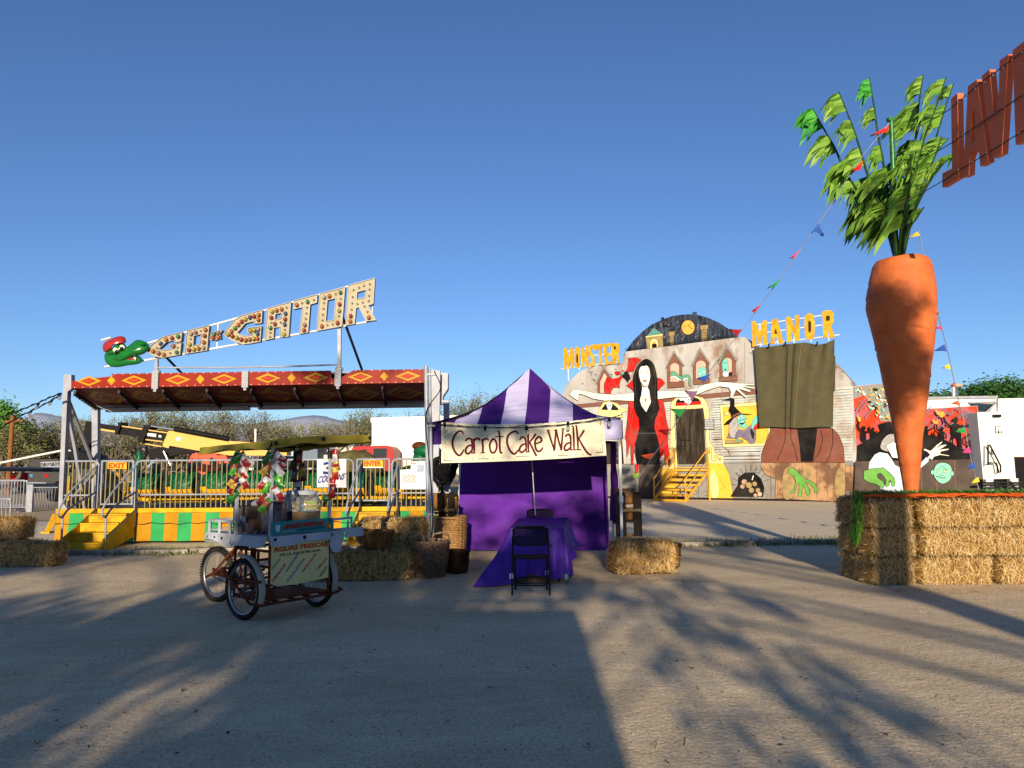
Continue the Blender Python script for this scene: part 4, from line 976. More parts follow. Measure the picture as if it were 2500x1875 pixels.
for i in range(26):
    x, y = rr2.uniform(1060, 1720), rr2.uniform(420, 640) if i % 2 else rr2.uniform(400, 520); l = rr2.uniform(50, 150); P_.line(w6(x, y, x - l * .8, y + l * .62), rr2.uniform(1.2, 4.5), 'lavender')
for x, y, l in ((230, 300, 150), (260, 330, 130), (330, 430, 120)): P_.line(w6(x, y, x - l * .8, y + l), 3, 'lavender')
P_.up().shape(w6(130, 1140, 140, 920, 200, 890, 300, 830, 380, 760, 450, 720, 415, 640, 560, 600, 700, 700, 1040, 790, 1150, 780, 1260, 830, 1400, 890, 1520, 970, 1700, 995, 1812, 1040, 1812, 1105), 'black')
def man(x, y, s_, arms):
    P_.shape(w6(x - 40 * s_, y + 130 * s_, x - 38 * s_, y + 40 * s_, x, y + 28 * s_, x + 42 * s_, y + 42 * s_, x + 30 * s_, y + 90 * s_, x + 40 * s_, y + 180 * s_, x - 20 * s_, y + 180 * s_), 'black'); P_.disc(w6(x, y + 5 * s_)[0], 4.2 * s_, 'black', ry=5 * s_)
    P_.line(w6(x - 36 * s_, y - 8 * s_, x + 36 * s_, y - 8 * s_), 1.8 * s_, 'black'); P_.shape(w6(x - 20 * s_, y - 8 * s_, x - 16 * s_, y - 34 * s_, x + 16 * s_, y - 34 * s_, x + 20 * s_, y - 8 * s_), 'black')
    for q in arms: P_.line(w6(*q), 4.2 * s_, 'black')
man(215, 695, 1.0, [(200, 745, 150, 690, 140, 640, 165, 590), (250, 745, 290, 740, 290, 670)]); man(340, 708, .75, [(335, 740, 300, 745), (360, 740, 385, 735, 370, 770)])
man(1060, 690, .8, [(1070, 720, 1120, 710, 1170, 680), (1050, 720, 1030, 710)]); man(1270, 705, .9, [(1260, 750, 1205, 715, 1195, 640), (1300, 760, 1330, 790, 1320, 840)]); man(1160, 755, .5, [])
man(1455, 590, 1.25, [(1450, 665, 1370, 660, 1310, 600, 1280, 520), (1490, 660, 1580, 665, 1680, 650, 1695, 560)]); P_.shape(w6(1430, 740, 1530, 740, 1535, 860, 1550, 990, 1510, 985, 1495, 850, 1470, 800, 1420, 850, 1425, 930, 1395, 920, 1405, 830), 'black')
man(1655, 880, .9, [(1640, 920, 1590, 890, 1580, 830, 1620, 790, 1710, 775), (1680, 920, 1730, 890, 1745, 850, 1790, 860)])
for q in ((130, 500, 150, 540, 180, 560, 165, 605, 140, 590), (1190, 440, 1230, 470, 1290, 470, 1305, 520, 1260, 550, 1230, 520, 1200, 500), (1150, 570, 1180, 600, 1215, 590, 1215, 630, 1180, 635, 1150, 610)): P_.shape(w6(*q), 'flame', True)
P_.up().shape(w6(100, 1140, 1815, 1108) + [base_px(2402)] + [base_px(XR + 3)], 'charcoal', out=.8)
for x in (985, 1190, 1440, 1740): P_.line([w6(x, 1125)[0], base_px(w6(x, 1125)[0][0] + 4)], 2.2, 'brown')
P_.shape(w6(440, 960, 460, 870, 530, 790, 600, 770, 660, 800, 660, 1010, 560, 1010, 500, 1000), 'hair_grey', True, out=.8); P_.shape(w6(520, 930, 560, 900, 610, 880, 690, 900, 690, 1100, 600, 1090, 560, 1010), 'pale', out=.8)
P_.shape(w6(275, 1240, 290, 1150, 360, 1050, 430, 1015, 540, 1035, 600, 1120, 640, 1190, 760, 1250, 760, 1545, 560, 1550, 430, 1500, 620, 1400, 500, 1300), 'shirt', out=.9)
P_.shape(w6(975, 1240, 985, 1160, 1060, 1080, 1100, 1110, 1085, 1150), 'shirt', out=.7)
P_.shape(w6(1075, 1090, 1110, 1050, 1070, 1010, 1015, 985, 1045, 970, 1110, 1000, 1140, 980, 1200, 920, 1270, 872, 1275, 885, 1195, 965, 1260, 925, 1330, 912, 1330, 925, 1225, 990, 1290, 975, 1362, 970, 1360, 985, 1250, 1010, 1250, 1040, 1370, 1060, 1365, 1070, 1245, 1055, 1160, 1080, 1140, 1120), 'pale', out=.7)
P_.shape(w6(215, 1270, 290, 1245, 480, 1225, 560, 1290, 625, 1360, 640, 1420, 630, 1480, 595, 1480, 580, 1400, 560, 1400, 560, 1470, 520, 1490, 505, 1470, 520, 1400, 480, 1340, 440, 1300, 400, 1310, 400, 1360, 470, 1410, 495, 1460, 480, 1510, 430, 1480, 380, 1450, 290, 1430, 215, 1380), 'leaf_green', out=1.0)
P_.shape(w6(1160, 1290, 1180, 1210, 1230, 1165, 1310, 1160, 1380, 1195, 1405, 1260, 1400, 1340, 1370, 1400, 1300, 1440, 1240, 1430, 1180, 1370), 'mint', True, out=.9); P_.disc(w6(1143, 1290)[0], 4, 'mint', ry=6, out=.7); P_.disc(w6(1410, 1305)[0], 4, 'mint', ry=6, out=.7)
P_.disc(w6(1220, 1283)[0], 3.6, 'cream', out=.8); P_.disc(w6(1310, 1280)[0], 3.8, 'cream', ry=2.6, out=.8); P_.disc(w6(1220, 1283)[0], 1.0, 'black'); P_.line(w6(1190, 1340, 1250, 1360, 1320, 1370, 1310, 1345), 1.4); P_.line(w6(1250, 1310, 1240, 1330, 1290, 1330), .9); P_.line(w6(1200, 1250, 1250, 1235), 1); P_.line(w6(1290, 1235, 1350, 1255), 1); P_.line(w6(1240, 1215, 1320, 1205), .7)
P_.go('painted_wing', hh)

# lettering boards on rails over the facade
m_gold = mat('board_gold', '#d9a528', .55, var=.2, scale=5, color2='#a8791c'); m_hole = mat('board_hole', '#3a2c17', .7)
def letters(label, zf, polys, rails, posts, off):
    c = PM(*zf(*polys[0][0][:2])[0], off); t = thing('letter_sign', label, 'sign', c)
    for r_ in rails:
        part('rail', m_white, t, lambda b: b.tube([PM(*q, off - .06) for q in zf(*r_)], .028, 6))
    for r_ in posts: part('post', m_white, t, lambda b: b.tube([PM(*q, off - .05) for q in zf(*r_)], .03, 6))
    for out, hole in polys:
        def f(b):
            b.prism([[PM(*q, off) for q in zf(out)]], -NM * .05)
            if hole: b.sheet([[PM(*q, off + .004) for q in zf(hole)]], 1)
        part('letter', [m_gold, m_hole], t, f)
letters('gold board letters reading MONSTER on white rails above the left shoulder of the facade', w7, [
  ([165, 100, 230, 95, 290, 330, 330, 95, 395, 85, 412, 590, 350, 595, 345, 380, 300, 620, 265, 620, 215, 400, 235, 640, 170, 640], None),
  ([440, 200, 470, 80, 510, 60, 550, 90, 575, 250, 575, 480, 555, 590, 510, 608, 460, 590, 435, 450], [485, 300, 500, 240, 525, 250, 535, 380, 525, 480, 505, 492, 488, 460]),
  ([600, 85, 655, 75, 730, 300, 720, 40, 780, 30, 795, 580, 745, 590, 665, 380, 680, 580, 615, 590], None),
  ([790, 200, 800, 70, 870, 15, 930, 20, 940, 100, 890, 90, 850, 110, 850, 210, 930, 280, 955, 400, 945, 540, 880, 572, 815, 550, 815, 460, 880, 480, 890, 400, 870, 330, 800, 290], None),
  ([880, 15, 1140, -10, 1150, 70, 1110, 90, 1140, 520, 1060, 540, 1055, 130, 960, 165, 900, 130], None),
  ([1160, 0, 1370, -30, 1375, 60, 1250, 80, 1255, 220, 1345, 225, 1345, 305, 1260, 315, 1265, 445, 1375, 430, 1370, 505, 1215, 525], None),
  ([1370, -20, 1540, -25, 1578, 60, 1575, 200, 1540, 250, 1590, 490, 1530, 500, 1480, 300, 1470, 490, 1395, 500], [1435, 60, 1480, 45, 1495, 100, 1470, 140, 1440, 135])],
  [(240, 190, 900, 90, 1560, 0), (900, 290, 1560, 235), (100, 630, 900, 530, 1590, 450)], [(280, 620, 290, 920), (555, 590, 562, 660), (820, 540, 835, 605), (255, 200, 285, 320)], .12)
letters('gold board letters reading MANOR on white rails above the olive tarpaulin', z8, [
  ([272, 173, 303, 172, 335, 262, 358, 165, 388, 165, 392, 355, 362, 360, 358, 270, 342, 345, 325, 348, 303, 270, 308, 365, 276, 372], None),
  ([430, 165, 455, 150, 472, 155, 520, 345, 485, 350, 472, 298, 448, 300, 450, 350, 416, 352, 425, 250], [447, 272, 458, 228, 472, 270]),
  ([540, 140, 572, 138, 612, 230, 608, 128, 640, 124, 646, 325, 618, 328, 580, 240, 582, 330, 548, 335], None),
  ([682, 180, 690, 125, 720, 110, 748, 120, 763, 180, 760, 290, 735, 318, 705, 318, 686, 285], [712, 180, 722, 165, 735, 180, 735, 245, 722, 266, 712, 250]),
  ([820, 100, 850, 88, 895, 88, 910, 115, 908, 180, 890, 210, 918, 300, 880, 304, 862, 230, 862, 300, 832, 302], [850, 135, 862, 126, 880, 132, 880, 165, 866, 172, 850, 168])],
  [(310, 200, 820, 128), (380, 262, 835, 200), (300, 360, 955, 279)], [(335, 200, 342, 370), (470, 320, 475, 350), (598, 235, 602, 345), (735, 318, 735, 335), (868, 300, 872, 325)], .16)
# olive tarpaulin clipped over the front
m_tarp = mat('tarp_olive', '#514c36', .85, var=.10, scale=3, spec=.15, bump=.15, bscale=30)
tarp = thing('tarpaulin', 'olive drab tarpaulin hung over the facade below the MANOR letters', 'tarpaulin', PM(*z8(600, 1000)[0], .3))
TL = [V((x, y, 0)) for x, y in z8(288, 378, 400, 372, 530, 352, 690, 338, 780, 356, 850, 345, 918, 312)]
def tz(u, v):
    k = u * (len(TL) - 1); i = min(int(k), len(TL) - 2); t = TL[i].lerp(TL[i + 1], k - i)
    bq = z8(lerp(332, 905, u), lerp(1000, 1000, u) - 5 * sin(u * 9))[0]
    x = lerp(t.x, bq[0], v ** .8); y = lerp(t.y, bq[1], v)
    fold = .035 * sin(u * 13 + 1.5 * sin(v * 2 + u * 3)) * (.3 + .5 * v) + .03 * noise.noise(V((u * 7, v * 1.6, 4.2))) + .10 * math.exp(-((u - .37) / .018) ** 2) * 1 - .10 * math.exp(-((u - .395) / .02) ** 2) + .03 * sin(u * 31 + 2 * v) * (1 - v) ** 2 + .05 * max(0, sin((u - .78 + .25 * v) * 16)) * (u > .7) * (1 - v)
    return PM(x, y, .24 + fold)
part('sheet', m_tarp, tarp, lambda b: b.grid(tz, 120, 30))
part('seam', mat('tarp_seam', '#8f7d5a', .8), tarp, lambda b: b.tube([tz(.47, v / 20) + NM * .012 for v in range(21)], .012, 4))
def flap(b): b.grid(lambda u, v: PM(*z8(lerp(912, 930 - 8 * v, u) - 6 * (1 - v) * u, lerp(440 + 0 * u, 716, v))[0], .10 + .10 * (1 - u)), 4, 8)
part('side_flap', m_tarp, tarp, flap)
for q in ((405, 362), (532, 347), (780, 350)): part('clip', m_dark, tarp, lambda b: b.beam(PM(*z8(q[0] + 4, q[1] - 18)[0], .34), PM(*z8(q[0] - 3, q[1] + 14)[0], .34), .09, .05))
# yellow steel stairs up to the door
st = thing('metal_stairs', 'yellow open-tread steel stairs leading up to the dark double door of the facade', 'stairs', (6.7, 32.3, 0))
A1, A2, B1, B2 = V((7.20, 34.30, 1.27)), V((8.50, 33.55, 1.27)), gnd(1594, 1224), gnd(1670, 1227)
m_sty = mat('stair_yellow', '#e8ad3c', .5, var=.12, scale=4, stain='#8a5d22', stain_amt=.4)
for i in range(7):
    f = i / 6.3 + .07; p, q = B1.lerp(A1, f), B2.lerp(A2, f); d = (A1 - B1); d.z = 0; d.normalize()
    part('tread', m_sty, st, lambda b: (b.beam(p + d * .12, q + d * .12, .26, .035, (0, 0, 1)), b.beam(p - d * .01 - V((0, 0, .03)), q - d * .01 - V((0, 0, .03)), .03, .085)))
for a, c in ((B1, A1), (B2, A2)): part('stringer', m_sty, st, lambda b: (b.beam(a, c, .05, .09), b.beam(a + (a - c) * .02 - V((0, 0, .0)), a + (c - a) * .12, .1, .06)))
for a, c in ((B1, A1), (B2, A2)):
    up = V((0, 0, .95)); s0 = a.lerp(c, .06)
    part('handrail', m_sty, st, lambda b: (b.tube([s0 + up * .9, c + up], .028, 6), b.tube([s0 + up * .45, c + up * .5], .022, 6), b.tube([s0, s0 + up * .95], .028, 6), b.tube([c, c + up * 1.05], .03, 6)))
part('landing_rail', m_sty, st, lambda b: (b.beam(A1 + V((0, 0, .0)), A2, .06), b.beam(A1 + V((.03, .02, .12)), A2 + V((.03, .02, .12)), .04), b.beam(A1 - V((0, 0, .0)), V((A1.x, A1.y, 0)), .05), b.beam(A2, V((A2.x, A2.y, 0)), .05)))
# ------------------------------------------------------------------ hay
def make_bale(seed, L, W, H, nb=2600, fly=.35):
    """compressed bale: lumpy core under a coat of straw blades, lying along local x, base at z=0"""
    rg = random.Random(seed); b = MB()
    def q(p):
        n_ = noise.fractal(V((p.x * 4 + seed, p.y * 4, p.z * 4)), 1, 2, 3) * .036
        c = V((0, 0, H / 2)); d = (p - c); e = V((abs(d.x) / (L / 2), abs(d.y) / (W / 2), abs(d.z) / (H / 2)))
        s_ = sorted((e.x, e.y, e.z)); rnd = 1 - .13 * (max(0, s_[1] - .66) / .34) ** 1.6
        g_ = 1 - .03 * math.exp(-((abs(p.x) - L * .2) / .03) ** 2)
        return c + V((d.x * rnd, d.y * rnd * g_, d.z * rnd * g_)) + d.normalized() * n_
    faces = [((0, 1, 2), (1, 0, 0), L, H), ]
    def face(o, u, v, nu, nv):
        b.grid(lambda a, c: q(V(o) + V(u) * a + V(v) * c), nu, nv, m=0)
    x, y, z = L / 2, W / 2, H
    face((-x, -y, 0), (L, 0, 0), (0, 0, z), 22, 10); face((x, y, 0), (-L, 0, 0), (0, 0, z), 22, 10)
    face((-x, y, 0), (0, -W, 0), (0, 0, z), 12, 10); face((x, -y, 0), (0, W, 0), (0, 0, z), 12, 10)
    face((-x, -y, z), (L, 0, 0), (0, W, 0), 22, 12); face((-x, y, 0), (L, 0, 0), (0, -W, 0), 8, 6)
    ar = [L * H, L * H, W * H, W * H, L * W]; nn = [V((0, -1, 0)), V((0, 1, 0)), V((-1, 0, 0)), V((1, 0, 0)), V((0, 0, 1))]
    for i in range(nb):
        k = rg.choices(range(5), ar)[0]; n_ = nn[k]
        u, w = rg.uniform(-.99, .99), rg.uniform(-.99, .99)
        if k < 2: p = V((u * x, -y if k == 0 else y, (w + 1) / 2 * z)); t1, t2 = V((1, 0, 0)), V((0, 0, 1))
        elif k < 4: p = V((-x if k == 2 else x, u * y, (w + 1) / 2 * z)); t1, t2 = V((0, 1, 0)), V((0, 0, 1))
        else: p = V((u * x, w * y, z)); t1, t2 = V((1, 0, 0)), V((0, 1, 0))
        p = q(p); a = rg.gauss(pi / 2, .6) if k != 4 else rg.uniform(0, 2 * pi)
        if rg.random() < .3: a = rg.uniform(0, 2 * pi)
        d = t1 * cos(a) + t2 * sin(a) * rg.choice((-1, 1)) + n_ * abs(rg.gauss(0, fly)) * (1 if rg.random() > .1 else 2.2); d.normalize()
        Lb = rg.uniform(.04, .13); wd = d.cross(n_); wd = wd.normalized() if wd.length > 1e-4 else t1
        wd *= rg.uniform(.0012, .0032); p += n_ * rg.uniform(-.004, .008); s_ = p - d * Lb * .3; e = p + d * Lb * .7 + n_ * rg.uniform(0, .02); md = (s_ + e) / 2 + n_ * .012
        if min(s_.z, e.z) < .004: s_.z = max(s_.z, .004); e.z = max(e.z, .004)
        b.add([s_ - wd, s_ + wd, md + wd, md - wd, e + wd * .5, e - wd * .5], [(0, 1, 2, 3), (3, 2, 4, 5)], 1)
    return b
m_core = mat('straw_core', '#a87f42', .9, var=.3, scale=22, stretch=(1, 1, 1), color2='#4d3517', bump=1.0, bscale=70)
m_blade = mat('straw_blade', '#c49a58', .6, island=['#5a4323', '#94743f', '#b5935a', '#c6a66e', '#d3b984', '#e4d2ae'], var=.1, scale=2, spec=.35)
BALES = {}
def bale(kind, loc, rz, label, group):
    """kind: (length, width, height, seed)"""
    if kind not in BALES:
        L, W, H, sd = kind; o = make_bale(sd, L, W, H).build('hay_bale', [m_core, m_blade]); BALES[kind] = o
    else: o = BALES[kind].copy(); COL.objects.link(o)
    o.location = loc; o.rotation_euler = (0, 0, rz)
    o['label'] = label; o['category'] = 'hay bale'; o['group'] = group
    return o
K1, K2, K3, K4 = (.95, .46, .38, 1), (.95, .46, .38, 2), (.60, .48, .40, 3), (.97, .48, .46, 4)
# left edge
p0 = gnd(128, 1385); p1 = at(70, 1300, p0.y + .75)
bale(K1, (p0.x - .475, p0.y + .25, 0), .05, 'ground-level hay bale at the left edge of the scene, under another bale', 'hay bales at the left edge')
bale(K2, (p1.x - .50, p0.y + .75, .0), .03, 'hay bale at the left edge lying just behind the front one', 'hay bales at the left edge')
bale(K2, (p1.x - .475, p0.y + .75, .38), .03, 'upper hay bale of the pair at the left edge', 'hay bales at the left edge')
# heap beside the cart
gp = 'hay bales heaped beside the drinks cart'
bl = gnd(870, 1422)
bale(K1, (bl.x - .18, bl.y + .30, 0), .04, 'shaded hay bale on the ground just right of the drinks cart', gp)
q = gnd(962, 1420)
bale(K3, (q.x - .07, q.y + .32, 0), -.03, 'small hay bale on the ground beside the big brown wicker basket', gp)
bale(K2, (bl.x + .25, bl.y + 1.25, 0), .02, 'bottom hay bale behind the dark bushel basket, under two others', gp)
bale(K2, (bl.x - .7, bl.y + .8, 0), .05, 'hay bale on the ground behind the cart shelf', gp)
u = at(918, 1300, bl.y + 1.05)
bale(K3, (u.x, bl.y + 1.25, .38), .25, 'upper hay bale right behind the dark bushel basket, tilted away', gp)
u = at(995, 1300, bl.y + .95)
bale(K3, (u.x - .02, bl.y + 1.15, .38), -.12, 'upper hay bale nearest the aluminium pole', gp)
# right of the tent
q0, q1 = gnd(1492, 1405), gnd(1656, 1400)
bale(K4, ((q0.x + q1.x) / 2, q0.y + .27, 0), .06, 'lone hay bale standing before the right tent leg', None) if False else None
o = make_bale(4, .95, .48, .47, 3600).build('hay_bale', [m_core, m_blade]); o.location = ((q0.x + q1.x) / 2, q0.y + .27, 0); o.rotation_euler = (0, 0, .06)
tag(o, 'lone hay bale on the ground in front of the right tent leg', 'hay bale')

# ------------------------------------------------------------------ baskets
m_wick = mat('wicker_brown', '#8d7660', .7, var=.35, scale=30, color2='#3f3026'); m_wickL = mat('wicker_pale', '#b98f5e', .65, var=.25, scale=25, color2='#7b5a36')
m_bush = mat('bushel_slat', '#4c3020', .6, var=.35, scale=9, stretch=(2, 2, .4), color2='#20130d'); m_bush2 = mat('bushel_warm', '#8a6038', .6, var=.3, scale=9, stretch=(2, 2, .4), color2='#3d2815')
def woven(name, label, loc, rt, rb, h, m, nst, nrow, rr_, handles=True, group=None, flat=1.0):
    t = thing(name, label, 'basket', loc, group=group)
    def rad(f): return lerp(rb, rt, f) + .02 * sin(pi * f)
    def body(b):
        for j in range(nrow):
            f = (j + .5) / nrow; pts = []
            for i in range(nst * 2):
                a = 2 * pi * i / (nst * 2); ph = 1 if (i + j) % 2 else -1
                r = rad(f) + ph * rr_ * .75; pts.append((r * cos(a), r * sin(a) * flat, f * h + .3 * rr_ * sin(3 * a + j)))
            b.tube(pts, rr_, 5, closed=True)
        for i in range(nst):
            a = 2 * pi * (i + .5) / nst; b.tube([(rad(f) * cos(a), rad(f) * sin(a) * flat, f * h) for f in (0, .25, .5, .75, 1.0)], rr_ * .8, 4)
        b.lathe([(0, .01), (rb * .97, .01), (rt * .95, h * .93)], 24, fn=lambda r, z, a: r * sqrt(cos(a) ** 2 + (flat * sin(a)) ** 2))
    part('weave', m, t, body, local=True)
    part('rim', m, t, lambda b: [b.tube([((rt + .012 * cos(k * 2.1 + 18 * a)) * cos(a), (rt + .012 * cos(k * 2.1 + 18 * a)) * sin(a) * flat, h + .012 * sin(k * 2.1 + 18 * a)) for a in [2 * pi * i / 90 for i in range(90)]], rr_ * 1.25, 5, closed=True) for k in range(3)], local=True)
    if handles:
        for s_ in (-1, 1):
            def hd_(b):
                for k in range(2):
                    P = catmull([V((s_ * rt * .72 - .13, -rt * .5, h - .02)), V((s_ * rt * .62 - .11, -rt * .5, h + .09)), V((s_ * rt * .62, -rt * .5, h + .125 + .01 * k)), V((s_ * rt * .62 + .11, -rt * .5, h + .09)), V((s_ * rt * .72 + .11, -rt * .5, h - .02))], k=5)
                    b.tube([p + V((.006 * cos(i * 1.3 + k * 3), .008 * sin(i * 1.3 + k * 3), 0)) for i, p in enumerate(P)], .011, 6)
            part('handle', m, t, hd_, local=True)
    return t
def bushel(label, loc, rt, rb, h, m, handle=True, group=None, rz=0):
    t = thing('bushel_basket', label, 'basket', loc, rz, group)
    def body(b):
        n = 22
        for i in range(n):
            a0, a1 = 2 * pi * (i + .04) / n, 2 * pi * (i + .96) / n; o = .004 * (i % 2)
            vs = []
            for f in (0, .15, .5, .8, 1):
                r = lerp(rb, rt, f ** .55) + o + (.0 if f else -.02)
                for a in (a0, (a0 + a1) / 2, a1): vs.append(V((r * cos(a), r * sin(a), f * h)))
            k = len(vs); vs += [v * V((1, 1, 1)).x - V((v.x, v.y, 0)).normalized() * .006 for v in vs]
            fs = []
            for r_ in range(4):
                for c_ in range(2):
                    q_ = r_ * 3 + c_; fs += [(q_, q_ + 1, q_ + 4, q_ + 3), (k + q_, k + q_ + 3, k + q_ + 4, k + q_ + 1)]
            b.add(vs, fs)
        b.lathe([(0, .012), (rb * .9, .012)], 16)
    part('slats', m, t, body, local=True)
    for f, w in ((.95, .035), (.52, .018)):
        part('hoop', m, t, lambda b: b.lathe([(lerp(rb, rt, f ** .55) + .008, f * h - w / 2), (lerp(rb, rt, f ** .55) + .013, f * h), (lerp(rb, rt, f ** .55) + .008, f * h + w / 2), (lerp(rb, rt, f ** .55) - .012, f * h + w / 2)], 28), local=True)
    if handle: part('handle', m_wick, t, lambda b: b.tube(catmull([V((-.06, -rt - .01, h * .72)), V((-.055, -rt - .03, h * .95)), V((0, -rt - .02, h * 1.08)), V((.055, -rt - .03, h * .95)), V((.06, -rt - .01, h * .72))], k=5), .007, 5), local=True)
    return t
q = gnd(1042, 1412); woven('wicker_basket', 'big dark brown wicker basket with two hoop handles at the foot of the aluminium pole', (q.x + .01, q.y + .20, 0), .285, .225, .50, m_wick, 26, 24, .0088)
q = gnd(1094, 1368); woven('wicker_basket', 'tall pale wicker basket with a ragged rim by the purple tent wall', (q.x, q.y + .30, 0), .285, .245, .70, m_wickL, 20, 26, .0095, handles=False)
q = gnd(1113, 1403); bushel('small dark bushel basket on the ground beside the brown wicker basket', (q.x, q.y + .2, 0), .185, .155, .33, m_bush, False)
q = at(917, 1342, bl.y + .22); bushel('dark round bushel basket with a wire handle standing on the hay bales', (q.x, bl.y + .38, .385),   .235, .14, .285, m_bush2, rz=.3)
q = gnd(1653, 1392); bushel('brown bushel basket half hidden behind the lone hay bale', (q.x - .05, q.y + .2, 0), .16, .12, .38, m_bush, False)

# ------------------------------------------------------------------ tent
TR, TB = V((.9965, -.083, 0)), V((.083, .9965, 0)); T0 = V((-1.318, 12.2, 0)); TS = 3.03
def tp(u, v, z): return T0 + TR * (u * TS) + TB * (v * TS) + V((0, 0, z))
m_pur = mat('tent_purple', '#3f1a6e', .75, var=.10, scale=2, spec=.2, bump=.2, bscale=14); m_wht = mat('tent_white', '#b9b2d6', .75, var=.06, scale=2, spec=.2, bump=.2, bscale=14)
m_wall = mat('drape_purple', '#551a8e', .7, var=.12, scale=1.5, spec=.3, bump=.3, bscale=9); m_tcl = mat('cloth_purple', '#4a1a9a', .55, var=.12, scale=3, spec=.35, bump=.25, bscale=18)
tent = thing('canopy_tent', 'purple and white striped pop-up tent with a purple back wall', 'tent', tp(.5, .5, 0))
EZ0, EZ1, PZ = 2.20, 2.27, 3.30
def ez(u): return lerp(EZ0, EZ1, u)
NS = 8
def roof_face(b, k):
    # k = 0 front, 1 right, 2 back, 3 left
    def cor(u, v):
        return [tp(u, 0, 0), tp(1, u, 0), tp(1 - u, 1, 0), tp(0, 1 - u, 0)][k] * (1 - v) + tp(.5, .5, 0) * v
    def fn(uu, vv):
        v = vv; lo, hi = v * .5, 1 - v * .5
        u = min(max(uu, lo), hi); f = (u - lo) / (hi - lo) if hi - lo > 1e-6 else .5
        p = cor(f, v); z = lerp(ez(f if k in (0, 2) else 1), PZ, v) - .20 * sin(pi * v) * (.75 + .25 * abs(2 * f - 1)) + .03 * sin(v * pi) * sin(f * pi) + .018 * noise.noise(V((u * 7, v * 5, k * 3.1))) + .010 * noise.noise(V((u * 3, v * 18, k)))
        return V((p.x, p.y, z))
    return fn
RF = []
for k in range(4):
    def f(b, k=k):
        fn = roof_face(b, k); n, mseg = NS, 6
        nu, nv = n * mseg, 22
        for i in range(nu):
            for j in range(nv):
                q_ = [fn(i / nu, j / nv), fn((i + 1) / nu, j / nv), fn((i + 1) / nu, (j + 1) / nv), fn(i / nu, (j + 1) / nv)]
                if (q_[0] - q_[1]).length < 1e-5 and (q_[2] - q_[3]).length < 1e-5: continue
                b.add(q_, [(0, 1, 2, 3)], (i // mseg) % 2, True)
        for i in range(nu):                      # valance
            u0, u1 = i / nu, (i + 1) / nu
            def vl(u, z):
                p = [tp(u, 0, 0), tp(1, u, 0), tp(1 - u, 1, 0), tp(0, 1 - u, 0)][k]; n_ = [-TB, TR, TB, -TR][k]
                e = ez(u) if k == 0 else EZ1
                return V((p.x, p.y, e - .29 * z)) + n_ * (.012 + .012 * z * sin(u * 40))
            b.add([vl(u0, 0), vl(u1, 0), vl(u1, 1), vl(u0, 1)], [(3, 2, 1, 0)], (i // mseg) % 2, True)
    part('canopy_panel', [m_pur, m_wht], tent, f)
for u, v in ((0, 0), (1, 0), (0, 1), (1, 1)):
    def f(b):
        p = tp(u + (.012 if u == 0 else -.012), v + (.012 if v == 0 else -.012), 0); b.beam(p, p + V((0, 0, 2.2)), .04, .04, TR); b.box(p + V((0, 0, .01)), (.1, .1, .02)); b.box(p + V((0, 0, 1.05)), (.06, .06, .1))
    part('leg', m_white, tent, f)
def truss(b):
    for (a, c) in (((0, 0), (1, 0)), ((1, 0), (1, 1)), ((0, 0), (0, 1))):
        for s_ in (0, 1): 
            p = tp(*a, 1.95 + .2 * s_).lerp(tp(.5, .5, 2.05), .02); q_ = tp(*c, 2.15 - .2 * s_).lerp(tp(.5, .5, 2.05), .02); b.beam(p, q_, .02, .03)
    b.beam(tp(.5, .5, 2.5), tp(.5, .5, 3.25), .03)
part('frame', m_white, tent, truss)
def wallf(u, v):
    x = lerp(.03, .955, u); z = lerp(2.2, .0, v) + (.05 + .05 * u) * v * 0 + .03 * v
    n_ = .03 * sin(u * 13 + 1.5 * sin(v * 4)) * v + .05 * noise.noise(V((u * 4, v * 3, 2))) + .02 * noise.noise(V((u * 11, v * 9, 5))) + .012 * abs(noise.noise(V((u * 6 + v * 5, v * 14 - u * 4, 8)))) + .035 * math.exp(-((u * .9 + v * .7 - 1.05) / .04) ** 2) - .03 * math.exp(-((u * .5 + v - .98) / .03) ** 2)
    return tp(x, .985, z) - TB * (n_ + .72 * v)
part('back_wall', m_wall, tent, lambda b: b.grid(wallf, 50, 40))
def sidef(u, v):
    n_ = .05 * sin(u * 9 + v * 2.5) + .04 * noise.noise(V((u * 3, v * 4, 7)))
    return tp(1.0, lerp(.62, .99, u), lerp(2.2, .52, v)) + TR * (n_ - .03)
part('side_wall', m_wall, tent, lambda b: b.grid(sidef, 20, 30))
cordp = thing('white_string', 'thin white cord hanging from the tent roof down to the table', 'cord', tp(.52, .5, 0))
part('strand', m_white, cordp, lambda b: b.tube([at(1298, 1110, 13.2), at(1302, 1180, 12.7), at(1307, 1258, 12.4)], .009, 5))
